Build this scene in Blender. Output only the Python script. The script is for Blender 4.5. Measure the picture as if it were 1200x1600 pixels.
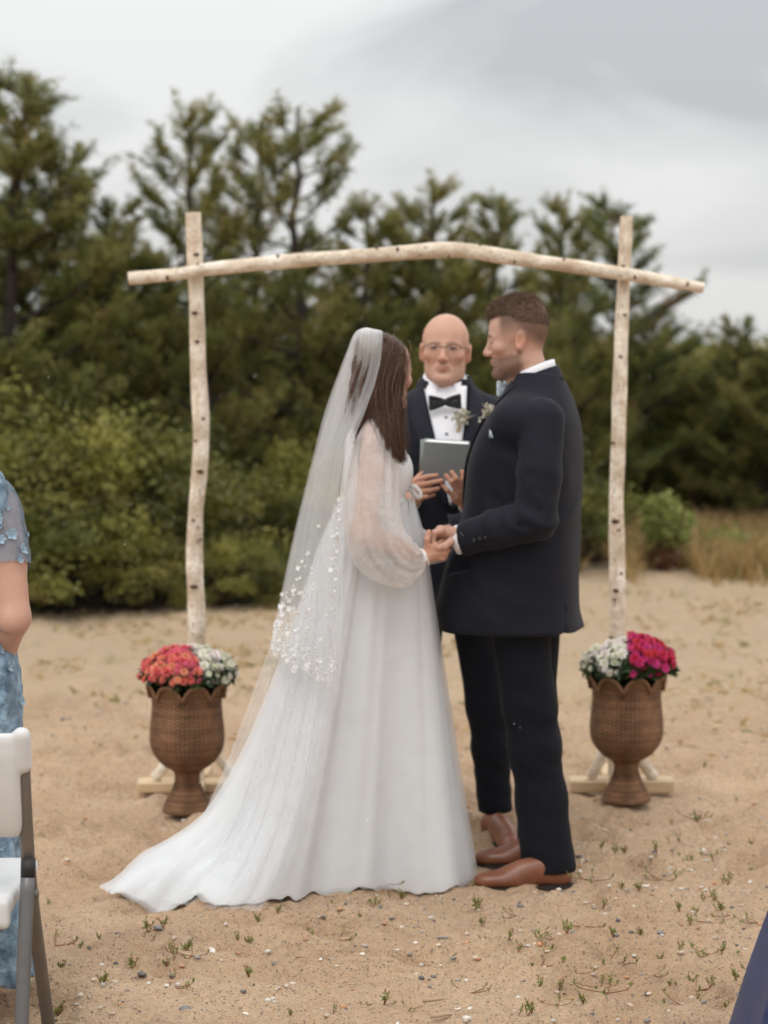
import bpy, math, random
import numpy as np
from mathutils import Vector, Matrix
R = math.radians
PI = math.pi
scene = bpy.context.scene
for o in list(bpy.data.objects):
    bpy.data.objects.remove(o)
col = scene.collection

# ------------------------------------------------------------------ camera
F = 3778.0            # focal length in pixels of the 1200 x 1600 photograph
CAMZ = 1.70
PITCH = math.atan((800 - 533) / F)
cam_d = bpy.data.cameras.new('camera')
cam = bpy.data.objects.new('camera', cam_d)
col.objects.link(cam)
cam.location = (0, 0, CAMZ)
cam.rotation_euler = (PI / 2 - PITCH, 0, 0)
cam_d.sensor_fit = 'VERTICAL'
cam_d.sensor_height = 36.0
cam_d.lens = F / 1600 * 36.0
cam_d.clip_end = 3000
cam_d.dof.use_dof = True
cam_d.dof.focus_distance = 6.1
cam_d.dof.aperture_fstop = 3.2
scene.camera = cam

# ------------------------------------------------------------------ light
SUN_EL, SUN_AZ = R(58), R(200)       # azimuth clockwise from +Y
world = bpy.data.worlds.new('World')
scene.world = world
world.use_nodes = True
wn, wl = world.node_tree.nodes, world.node_tree.links
wn.clear()
def wnode(t, **kw):
    n = wn.new(t)
    for k, v in kw.items():
        setattr(n, k, v)
    return n
def wmath(op, a, b=None, c=None, clamp=False):
    n = wn.new('ShaderNodeMath'); n.operation = op; n.use_clamp = clamp
    for i, v in enumerate((a, b, c)):
        if v is None: continue
        if isinstance(v, (int, float)): n.inputs[i].default_value = v
        else: wl.new(v, n.inputs[i])
    return n.outputs[0]
w_out = wnode('ShaderNodeOutputWorld')
w_bg = wnode('ShaderNodeBackground')
wl.new(w_bg.outputs[0], w_out.inputs[0])
w_sky = wnode('ShaderNodeTexSky')
w_sky.sky_type = 'NISHITA'
w_sky.sun_disc = False
w_sky.sun_elevation = SUN_EL
w_sky.sun_rotation = SUN_AZ
w_tc = wnode('ShaderNodeTexCoord')
w_sep = wnode('ShaderNodeSeparateXYZ')
wl.new(w_tc.outputs['Generated'], w_sep.inputs[0])
den = wmath('ADD', wmath('MAXIMUM', w_sep.outputs[2], 0.0), 0.35)
w_cmb = wnode('ShaderNodeCombineXYZ')
wl.new(wmath('DIVIDE', w_sep.outputs[0], den), w_cmb.inputs[0])
wl.new(wmath('DIVIDE', w_sep.outputs[1], den), w_cmb.inputs[1])
def cloud_noise(scale, detail, off, dist=0.0):
    m = wnode('ShaderNodeMapping'); m.inputs['Location'].default_value = off
    wl.new(w_cmb.outputs[0], m.inputs[0])
    n = wnode('ShaderNodeTexNoise'); n.inputs['Scale'].default_value = scale
    n.inputs['Detail'].default_value = detail; n.inputs['Roughness'].default_value = 0.5
    n.inputs['Distortion'].default_value = dist
    wl.new(m.outputs[0], n.inputs['Vector'])
    return n.outputs['Fac']
c1 = cloud_noise(3.6, 4.0, (3.1, 1.7, 0.0), 0.6)
c2 = cloud_noise(0.9, 2.0, (8.4, -2.2, 0.0), 0.2)
# one broad rain cloud over the right of the trees
vx = wmath('DIVIDE', w_sep.outputs[0], den); vy = wmath('DIVIDE', w_sep.outputs[1], den)
def blob(cx, cy, rx, ry):
    dx = wmath('DIVIDE', wmath('SUBTRACT', vx, cx), rx)
    dy = wmath('DIVIDE', wmath('SUBTRACT', vy, cy), ry)
    r = wmath('SQRT', wmath('ADD', wmath('MULTIPLY', dx, dx), wmath('MULTIPLY', dy, dy)))
    return wmath('SUBTRACT', 1.0, r, clamp=True)
dark = wmath('ADD', wmath('MULTIPLY', blob(0.27, 2.10, 0.30, 0.27), 1.25), wmath('MULTIPLY', wmath('SUBTRACT', c1, 0.26), 2.1))
dark = wmath('ADD', dark, wmath('MULTIPLY', wmath('SUBTRACT', c2, 0.5), 0.7))
ramp = wnode('ShaderNodeValToRGB')
ramp.color_ramp.elements[0].position = 0.15; ramp.color_ramp.elements[0].color = (0.80, 0.80, 0.795, 1)
ramp.color_ramp.elements[1].position = 0.62; ramp.color_ramp.elements[1].color = (0.50, 0.515, 0.53, 1)
e = ramp.color_ramp.elements.new(0.34); e.color = (0.70, 0.705, 0.705, 1)
wl.new(wmath('MULTIPLY', dark, 0.5), ramp.inputs[0])
w_sc = wnode('ShaderNodeMixRGB', blend_type='MULTIPLY'); w_sc.inputs[0].default_value = 1.0
w_sc.inputs[2].default_value = (0.1, 0.1, 0.1, 1)
wl.new(w_sky.outputs[0], w_sc.inputs[1])
w_mix = wnode('ShaderNodeMixRGB'); w_mix.inputs[0].default_value = 0.93
wl.new(w_sc.outputs[0], w_mix.inputs[1]); wl.new(ramp.outputs[0], w_mix.inputs[2])
wl.new(w_mix.outputs[0], w_bg.inputs[0])
# overcast sky: brighter overhead than at the horizon
wl.new(wmath('ADD', 0.97, wmath('MULTIPLY', wmath('MAXIMUM', w_sep.outputs[2], 0.0), 1.35)), w_bg.inputs[1])

sun_d = bpy.data.lights.new('sun', 'SUN')
sun_d.energy = 1.0
sun_d.angle = R(25)
sun_d.color = (1.0, 0.96, 0.90)
sun = bpy.data.objects.new('sun', sun_d)
col.objects.link(sun)
_sd = Vector((math.sin(SUN_AZ) * math.cos(SUN_EL), math.cos(SUN_AZ) * math.cos(SUN_EL), math.sin(SUN_EL)))
sun.rotation_euler = _sd.to_track_quat('Z', 'Y').to_euler()
vs = scene.view_settings
vs.view_transform = 'Standard'; vs.look = 'None'; vs.exposure = 0.0; vs.gamma = 1.0
vs.use_curve_mapping = False
scene.render.engine = 'CYCLES'
scene.cycles.use_denoising = True
scene.cycles.transparent_max_bounces = 24
scene.cycles.max_bounces = 5
scene.cycles.diffuse_bounces = 3
scene.cycles.glossy_bounces = 2
scene.cycles.use_adaptive_sampling = True
scene.cycles.adaptive_threshold = 0.03
# ------------------------------------------------------------------ helpers
def at(px, py, Y):
    """world point seen at photo pixel (px,py) at distance Y in front of the camera"""
    u, v = (px - 600) / F, (800 - py) / F
    ry = math.cos(PITCH) + v * math.sin(PITCH)
    rz = -math.sin(PITCH) + v * math.cos(PITCH)
    t = Y / ry
    return np.array((u * t, Y, CAMZ + rz * t))
def ground_at(px, py):
    u, v = (px - 600) / F, (800 - py) / F
    ry = math.cos(PITCH) + v * math.sin(PITCH)
    rz = -math.sin(PITCH) + v * math.cos(PITCH)
    t = -CAMZ / rz
    return np.array((u * t, ry * t, 0.0))

def set_mesh(me, verts, faces, smooth=True, cols=None):
    verts = np.asarray(verts, np.float32)
    if isinstance(faces, np.ndarray):
        k = faces.shape[1]
        me.vertices.add(len(verts)); me.vertices.foreach_set('co', verts.ravel())
        me.loops.add(faces.size); me.loops.foreach_set('vertex_index', faces.astype(np.int32).ravel())
        me.polygons.add(len(faces))
        me.polygons.foreach_set('loop_start', np.arange(0, faces.size, k, dtype=np.int32))
        me.update(calc_edges=True)
    else:
        me.from_pydata([tuple(map(float, v)) for v in verts], [], [tuple(map(int, f)) for f in faces])
    if smooth:
        me.polygons.foreach_set('use_smooth', np.ones(len(me.polygons), bool))
    if cols is not None:
        a = me.color_attributes.new('Col', 'FLOAT_COLOR', 'POINT')
        c = np.ones((len(verts), 4), np.float32); c[:, :3] = cols
        a.data.foreach_set('color', c.ravel())
    me.validate()
    return me
def mesh_data(name, verts, faces, mat, smooth=True, cols=None):
    me = bpy.data.meshes.new(name)
    set_mesh(me, verts, faces, smooth, cols)
    if mat is not None: me.materials.append(mat)
    return me
def link(name, data, parent=None, loc=None):
    o = bpy.data.objects.new(name, data)
    col.objects.link(o)
    if parent is not None: o.parent = parent
    if loc is not None: o.location = loc
    return o
def obj(name, verts, faces, mat, parent=None, smooth=True, cols=None):
    return link(name, mesh_data(name, verts, faces, mat, smooth, cols), parent)
def tag(o, label=None, cat=None, group=None, kind=None):
    if label: o['label'] = label
    if cat: o['category'] = cat
    if group: o['group'] = group
    if kind: o['kind'] = kind
    return o
def empty(name, loc, rz=0.0):
    o = bpy.data.objects.new(name, None)
    col.objects.link(o)
    o.location = tuple(float(x) for x in loc); o.rotation_euler = (0, 0, rz)
    o.empty_display_size = 0.1
    return o
def copy_tree(o, parent=None):
    c = o.copy(); col.objects.link(c); c.parent = parent
    for ch in list(o.children): copy_tree(ch, c)
    return c

class MB:
    """collects verts / faces of several shapes into one mesh"""
    def __init__(s): s.v, s.f, s.c, s.n = [], [], [], 0
    def add(s, v, f, c=None):
        v = np.asarray(v, float).reshape(-1, 3)
        s.v.append(v); s.f += [tuple(int(i) + s.n for i in q) for q in f]
        s.c.append(np.tile(np.asarray(c if c is not None else (1, 1, 1), float), (len(v), 1)) if c is None or np.ndim(c) == 1 else np.asarray(c))
        s.n += len(v)
        return s
    def build(s, name, mat, parent=None, smooth=True, cols=False):
        return obj(name, np.vstack(s.v), s.f, mat, parent, smooth, np.vstack(s.c) if cols else None)
    def data(s, name, mat, smooth=True, cols=False):
        return mesh_data(name, np.vstack(s.v), s.f, mat, smooth, np.vstack(s.c) if cols else None)

def frames(path):
    p = np.asarray(path, float)
    t = np.gradient(p, axis=0); t /= np.linalg.norm(t, axis=1)[:, None] + 1e-12
    up = np.array((0, 0, 1.0)) if abs(t[0][2]) < 0.9 else np.array((1.0, 0, 0))
    ns = []
    n = np.cross(t[0], up); n /= np.linalg.norm(n)
    for i in range(len(p)):
        n = n - t[i] * np.dot(n, t[i]); n /= np.linalg.norm(n) + 1e-12
        ns.append(n.copy())
    ns = np.array(ns); bs = np.cross(t, ns)
    return p, t, ns, bs
def tube(path, rad, seg=8, caps=True, rad2=None, jit=None):
    p, t, n, b = frames(path)
    rad = np.broadcast_to(np.asarray(rad, float), (len(p),))
    rad2 = rad if rad2 is None else np.broadcast_to(np.asarray(rad2, float), (len(p),))
    a = np.linspace(0, 2 * PI, seg, endpoint=False)
    ca, sa = np.cos(a), np.sin(a)
    k = np.ones((len(p), seg)) if jit is None else jit
    v = p[:, None, :] + (rad[:, None] * k)[:, :, None] * ca[None, :, None] * n[:, None, :] + (rad2[:, None] * k)[:, :, None] * sa[None, :, None] * b[:, None, :]
    v = v.reshape(-1, 3)
    f = []
    for i in range(len(p) - 1):
        for j in range(seg):
            j2 = (j + 1) % seg
            f.append((i * seg + j, i * seg + j2, (i + 1) * seg + j2, (i + 1) * seg + j))
    if caps:
        f.append(tuple(range(seg - 1, -1, -1)))
        f.append(tuple((len(p) - 1) * seg + j for j in range(seg)))
    return v, f
def smooth_path(pts, n):
    """Catmull-Rom through the points (any dimension)"""
    p = np.asarray(pts, float)
    P = np.vstack([2 * p[0] - p[1], p, 2 * p[-1] - p[-2]])
    out = []
    m = len(p) - 1
    for s in np.linspace(0, m, n):
        i = min(int(s), m - 1); t = s - i
        a, b, c, d = P[i], P[i + 1], P[i + 2], P[i + 3]
        out.append(0.5 * (2 * b + (c - a) * t + (2 * a - 5 * b + 4 * c - d) * t * t + (3 * b - a - 3 * c + d) * t ** 3))
    return np.array(out)
def boxv(lo, hi, bev=0.0):
    """a box with bevelled edges"""
    lo, hi = np.array(lo, float), np.array(hi, float)
    b = bev
    if b <= 0:
        v = [(x, y, z) for x in (lo[0], hi[0]) for y in (lo[1], hi[1]) for z in (lo[2], hi[2])]
        return np.array(v), [(0, 1, 3, 2), (4, 6, 7, 5), (0, 4, 5, 1), (2, 3, 7, 6), (0, 2, 6, 4), (1, 5, 7, 3)]
    v, idx = [], {}
    for sx in (0, 1):
        for sy in (0, 1):
            for sz in (0, 1):
                c = [(lo, hi)[s][i] for i, s in enumerate((sx, sy, sz))]
                sg = [1 if s == 0 else -1 for s in (sx, sy, sz)]
                for k in range(3):
                    q = list(c)
                    for i in range(3):
                        if i != k: q[i] += sg[i] * b
                    idx[(sx, sy, sz, k)] = len(v); v.append(q)
    f = []
    for k in range(3):
        i, j = [a for a in range(3) if a != k]
        for s in (0, 1):
            q = []
            for (a_, b_) in ((0, 0), (1, 0), (1, 1), (0, 1)):
                c = [0, 0, 0]; c[k] = s; c[i] = a_; c[j] = b_
                q.append(idx[tuple(c) + (k,)])
            f.append(tuple(q))
    for k in range(3):          # edges along axis k
        i, j = [a for a in range(3) if a != k]
        for a_ in (0, 1):
            for b_ in (0, 1):
                c0 = [0, 0, 0]; c0[i] = a_; c0[j] = b_
                c1 = list(c0); c1[k] = 1
                f.append((idx[tuple(c0) + (i,)], idx[tuple(c1) + (i,)], idx[tuple(c1) + (j,)], idx[tuple(c0) + (j,)]))
    for sx in (0, 1):
        for sy in (0, 1):
            for sz in (0, 1):
                f.append(tuple(idx[(sx, sy, sz, k)] for k in range(3)))
    return np.array(v), f
def xform(v, M):
    M = np.array(M)
    return np.asarray(v) @ M[:3, :3].T + M[:3, 3]
def rot(axis, deg):
    return np.array(Matrix.Rotation(R(deg), 4, axis))
def trans(x, y, z):
    m = np.eye(4); m[:3, 3] = (x, y, z); return m
def scl(x, y=None, z=None):
    return np.diag((x, y if y is not None else x, z if z is not None else x, 1.0))
def fix_normals(me):
    import bmesh
    bm = bmesh.new(); bm.from_mesh(me); bmesh.ops.recalc_face_normals(bm, faces=bm.faces); bm.to_mesh(me); bm.free()

# value noise ---------------------------------------------------------------
_rn = np.random.RandomState(7)
_tab = _rn.rand(256, 256).astype(np.float32)
def vnoise(x, y):
    xi, yi = np.floor(x).astype(int), np.floor(y).astype(int)
    fx, fy = x - xi, y - yi
    fx = fx * fx * (3 - 2 * fx); fy = fy * fy * (3 - 2 * fy)
    g = lambda a, b: _tab[a & 255, b & 255]
    return (g(xi, yi) * (1 - fx) + g(xi + 1, yi) * fx) * (1 - fy) + (g(xi, yi + 1) * (1 - fx) + g(xi + 1, yi + 1) * fx) * fy - 0.5
def fbm(x, y, o=4):
    s, a = 0, 1.0
    for i in range(o):
        s = s + a * vnoise(x * 2 ** i + 17.3 * i, y * 2 ** i + 9.1 * i); a *= 0.5
    return s

# signed-distance modelling ------------------------------------------------
class Field:
    def __init__(s, lo, hi, res):
        s.lo = np.array(lo, float); s.res = res
        n = np.ceil((np.array(hi, float) - s.lo) / res).astype(int) + 1
        s.n = n
        s.ax = [(s.lo[i] + np.arange(n[i]) * res).astype(np.float32) for i in range(3)]
        s.d = np.full(n, 0.3, np.float32)
    def win(s, lo, hi, m):
        sl = []
        for i in range(3):
            a = int(np.clip(math.floor((lo[i] - m - s.lo[i]) / s.res), 0, s.n[i]))
            b = int(np.clip(math.ceil((hi[i] + m - s.lo[i]) / s.res) + 1, 0, s.n[i]))
            sl.append(slice(a, b))
        X = s.ax[0][sl[0]][:, None, None]; Y = s.ax[1][sl[1]][None, :, None]; Z = s.ax[2][sl[2]][None, None, :]
        return tuple(sl), X, Y, Z
    def put(s, sl, v, k, op):
        d = s.d[sl]
        if d.size == 0: return
        if op == 'add':
            h = np.maximum(k - np.abs(d - v), 0) / max(k, 1e-6)
            s.d[sl] = np.minimum(d, v) - h * h * k * 0.25
        elif op == 'sub':
            v = -v
            h = np.maximum(k - np.abs(d - v), 0) / max(k, 1e-6)
            s.d[sl] = np.maximum(d, v) + h * h * k * 0.25
    def cap(s, a, b, ra, rb=None, k=0.01, op='add'):
        a, b = np.array(a, float), np.array(b, float)
        rb = ra if rb is None else rb
        m = max(ra, rb) + k + 3 * s.res
        sl, X, Y, Z = s.win(np.minimum(a, b), np.maximum(a, b), m)
        ba = b - a; L = float(ba @ ba) + 1e-12
        px, py, pz = X - a[0], Y - a[1], Z - a[2]
        t = np.clip((px * ba[0] + py * ba[1] + pz * ba[2]) / L, 0, 1)
        v = np.sqrt((px - t * ba[0]) ** 2 + (py - t * ba[1]) ** 2 + (pz - t * ba[2]) ** 2) - (ra + (rb - ra) * t)
        s.put(sl, v, k, op)
        return s
    def chain(s, pts, rads, k=0.01):
        for i in range(len(pts) - 1): s.cap(pts[i], pts[i + 1], rads[i], rads[i + 1], k)
        return s
    def ell(s, c, r, k=0.01, rot=None, op='add'):
        c, r = np.array(c, float), np.array(r, float)
        rr = np.array((r.max(),) * 3) if rot is not None else r
        sl, X, Y, Z = s.win(c - rr, c + rr, k + 3 * s.res)
        px, py, pz = X - c[0], Y - c[1], Z - c[2]
        if rot is not None:
            Q = np.array(rot)[:3, :3].T
            px, py, pz = (Q[0, 0] * px + Q[0, 1] * py + Q[0, 2] * pz, Q[1, 0] * px + Q[1, 1] * py + Q[1, 2] * pz, Q[2, 0] * px + Q[2, 1] * py + Q[2, 2] * pz)
        k0 = np.sqrt((px / r[0]) ** 2 + (py / r[1]) ** 2 + (pz / r[2]) ** 2)
        k1 = np.sqrt((px / r[0] ** 2) ** 2 + (py / r[1] ** 2) ** 2 + (pz / r[2] ** 2) ** 2) + 1e-9
        s.put(sl, k0 * (k0 - 1) / k1, k, op)
        return s
    def box(s, c, h, rd=0.005, k=0.005, rot=None, op='add'):
        c, h = np.array(c, float), np.array(h, float)
        rr = np.array((np.linalg.norm(h),) * 3) if rot is not None else h
        sl, X, Y, Z = s.win(c - rr, c + rr, k + rd + 3 * s.res)
        px, py, pz = X - c[0], Y - c[1], Z - c[2]
        if rot is not None:
            Q = np.array(rot)[:3, :3].T
            px, py, pz = (Q[0, 0] * px + Q[0, 1] * py + Q[0, 2] * pz, Q[1, 0] * px + Q[1, 1] * py + Q[1, 2] * pz, Q[2, 0] * px + Q[2, 1] * py + Q[2, 2] * pz)
        qx, qy, qz = np.abs(px) - h[0] + rd, np.abs(py) - h[1] + rd, np.abs(pz) - h[2] + rd
        v = np.sqrt(np.maximum(qx, 0) ** 2 + np.maximum(qy, 0) ** 2 + np.maximum(qz, 0) ** 2) + np.minimum(np.maximum(qx, np.maximum(qy, qz)), 0) - rd
        s.put(sl, v, k, op)
        return s
    def loft(s, rows, k=0.02, p=2.3, op='add', rd=0.01):
        """rows: (z, cx, cy, a, b) half-widths along x and y; superellipse sections, flat ends"""
        rows = sorted(rows); q = np.array(rows, float)
        lo = (min(q[:, 1] - q[:, 3]), min(q[:, 2] - q[:, 4]), q[0, 0]); hi = (max(q[:, 1] + q[:, 3]), max(q[:, 2] + q[:, 4]), q[-1, 0])
        sl, X, Y, Z = s.win(lo, hi, k + 4 * s.res)
        zz = Z.ravel()
        zs = np.linspace(q[0, 0], q[-1, 0], 200)
        sp = smooth_path(q, 400)
        it = lambda j: np.interp(zz, sp[:, 0], sp[:, j]).astype(np.float32)[None, None, :]
        cx, cy, a, b = it(1), it(2), it(3), it(4)
        rr = (np.abs((X - cx) / a) ** p + np.abs((Y - cy) / b) ** p) ** (1 / p)
        v = (rr - 1) * np.minimum(a, b)
        v = np.maximum(v, np.maximum(q[0, 0] - Z, Z - q[-1, 0]))
        s.put(sl, v.astype(np.float32), k, op)
        return s
    def disp(s, fn):
        X, Y, Z = s.ax[0][:, None, None], s.ax[1][None, :, None], s.ax[2][None, None, :]
        near = np.abs(s.d) < 0.06
        i, j, k = np.nonzero(near)
        s.d[near] += fn(s.ax[0][i], s.ax[1][j], s.ax[2][k]).astype(np.float32)
        return s
    def mesh(s, smooth=1):
        d = s.d
        ins = d < 0
        c = np.zeros(tuple(np.array(d.shape) - 1), np.uint8)
        nx, ny, nz = d.shape
        offs = [(a, b, e) for a in (0, 1) for b in (0, 1) for e in (0, 1)]
        for a, b, e in offs: c += ins[a:nx - 1 + a, b:ny - 1 + b, e:nz - 1 + e]
        act = (c > 0) & (c < 8)
        idx = np.argwhere(act)
        N = len(idx)
        acc = np.zeros((N, 3)); cnt = np.zeros(N)
        val = {o: d[idx[:, 0] + o[0], idx[:, 1] + o[1], idx[:, 2] + o[2]] for o in offs}
        for a in offs:
            for ax in range(3):
                if a[ax]: continue
                b = list(a); b[ax] = 1; b = tuple(b)
                da, db = val[a], val[b]
                cr = (da < 0) != (db < 0)
                t = da[cr] / (da[cr] - db[cr])
                pt = np.tile(np.array(a, float), (len(t), 1)); pt[:, ax] += t
                acc[cr] += pt; cnt[cr] += 1
        V = s.lo + s.res * (idx + acc / cnt[:, None])
        vid = np.full(act.shape, -1, np.int64); vid[act] = np.arange(N)
        Q = []
        for ax in range(3):
            o1, o2 = [i for i in range(3) if i != ax]
            A = [slice(None)] * 3; B = [slice(None)] * 3
            A[ax] = slice(0, -1); B[ax] = slice(1, None)
            sa, sb = ins[tuple(A)], ins[tuple(B)]
            e = np.argwhere(sa != sb)
            ok = (e[:, o1] > 0) & (e[:, o2] > 0) & (e[:, o1] < d.shape[o1] - 1) & (e[:, o2] < d.shape[o2] - 1)
            e = e[ok]
            if len(e) == 0: continue
            def cell(d1, d2):
                q = e.copy(); q[:, o1] += d1; q[:, o2] += d2
                return vid[q[:, 0], q[:, 1], q[:, 2]]
            quad = np.stack([cell(-1, -1), cell(0, -1), cell(0, 0), cell(-1, 0)], 1)
            flip = ~sa[e[:, 0], e[:, 1], e[:, 2]]
            if ax == 1: flip = ~flip
            quad[flip] = quad[flip][:, ::-1]
            Q.append(quad)
        Q = np.vstack(Q)
        Q = Q[(Q >= 0).all(1)]
        for _ in range(smooth):
            S = np.zeros_like(V); n = np.zeros(len(V))
            for i in range(4):
                a, b = Q[:, i], Q[:, (i + 1) % 4]
                np.add.at(S, a, V[b]); np.add.at(n, a, 1); np.add.at(S, b, V[a]); np.add.at(n, b, 1)
            V = V * 0.4 + 0.6 * S / np.maximum(n, 1)[:, None]
        return V, Q
def merge(parts):
    """several (verts, quads, cols) surfaces as one mesh"""
    v, f, c, n = [], [], [], 0
    for p in parts:
        v.append(p[0]); f.append(np.asarray(p[1]) + n); n += len(p[0])
        c.append(p[2] if len(p) > 2 else np.ones((len(p[0]), 3)))
    return np.vstack(v), np.vstack(f), np.vstack(c)

# ------------------------------------------------------------------ materials
def lin(r, g, b):
    f = lambda c: (c / 255 / 12.92) if c / 255 <= 0.04045 else ((c / 255 + 0.055) / 1.055) ** 2.4
    return (f(r), f(g), f(b))
def material(name, color=(0.5, 0.5, 0.5), rough=0.7, var=0.12, vscale=12, bump=0.0, bscale=60, bdist=0.004, attr=False, spec=0.4,
             sheen=0.0, sss=0.0, metal=0.0, alpha=None, trans=0.0, stretch=(1, 1, 1), coat=0.0, color2=None):
    m = bpy.data.materials.new(name); m.use_nodes = True
    nt = m.node_tree; n, l = nt.nodes, nt.links
    b = n['Principled BSDF']
    b.inputs['Roughness'].default_value = rough
    b.inputs['Specular IOR Level'].default_value = spec
    b.inputs['Metallic'].default_value = metal
    b.inputs['Sheen Weight'].default_value = sheen
    b.inputs['Sheen Roughness'].default_value = 0.5
    b.inputs['Coat Weight'].default_value = coat
    if sss:
        b.inputs['Subsurface Weight'].default_value = sss
        b.inputs['Subsurface Radius'].default_value = (0.012, 0.005, 0.003)
        b.inputs['Subsurface Scale'].default_value = 1.0
    tc = n.new('ShaderNodeTexCoord'); mp = n.new('ShaderNodeMapping'); mp.inputs['Scale'].default_value = stretch
    l.new(tc.outputs['Object'], mp.inputs[0])
    nz = n.new('ShaderNodeTexNoise'); nz.inputs['Scale'].default_value = vscale; nz.inputs['Detail'].default_value = 5
    l.new(mp.outputs[0], nz.inputs['Vector'])
    if attr:
        base = n.new('ShaderNodeAttribute'); base.attribute_name = 'Col'; bo = base.outputs['Color']
    else:
        base = n.new('ShaderNodeRGB'); base.outputs[0].default_value = (*color, 1); bo = base.outputs[0]
    if color2 is not None:
        mx = n.new('ShaderNodeMixRGB'); mx.inputs[2].default_value = (*color2, 1)
        rp = n.new('ShaderNodeValToRGB'); rp.color_ramp.elements[0].position = 0.4; rp.color_ramp.elements[1].position = 0.62
        l.new(nz.outputs['Fac'], rp.inputs[0]); l.new(rp.outputs[0], mx.inputs[0]); l.new(bo, mx.inputs[1]); bo = mx.outputs[0]
    hs = n.new('ShaderNodeHueSaturation')
    mr = n.new('ShaderNodeMapRange'); mr.inputs[1].default_value = 0.25; mr.inputs[2].default_value = 0.75
    mr.inputs[3].default_value = 1 - var; mr.inputs[4].default_value = 1 + var
    l.new(nz.outputs['Fac'], mr.inputs[0]); l.new(mr.outputs[0], hs.inputs['Value']); l.new(bo, hs.inputs['Color'])
    l.new(hs.outputs[0], b.inputs['Base Color'])
    if bump:
        bz = n.new('ShaderNodeTexNoise'); bz.inputs['Scale'].default_value = bscale; bz.inputs['Detail'].default_value = 4
        l.new(mp.outputs[0], bz.inputs['Vector'])
        bp = n.new('ShaderNodeBump'); bp.inputs['Strength'].default_value = bump; bp.inputs['Distance'].default_value = bdist
        l.new(bz.outputs['Fac'], bp.inputs['Height']); l.new(bp.outputs[0], b.inputs['Normal'])
    out = n['Material Output']
    sh = b.outputs[0]
    if trans:
        tr = n.new('ShaderNodeBsdfTranslucent'); l.new(hs.outputs[0], tr.inputs[0])
        ms = n.new('ShaderNodeMixShader'); ms.inputs[0].default_value = trans
        l.new(sh, ms.inputs[1]); l.new(tr.outputs[0], ms.inputs[2]); sh = ms.outputs[0]
    if alpha is not None:
        tp = n.new('ShaderNodeBsdfTransparent')
        ms = n.new('ShaderNodeMixShader'); ms.inputs[0].default_value = alpha
        l.new(tp.outputs[0], ms.inputs[1]); l.new(sh, ms.inputs[2]); sh = ms.outputs[0]
    l.new(sh, out.inputs[0])
    return m
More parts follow.
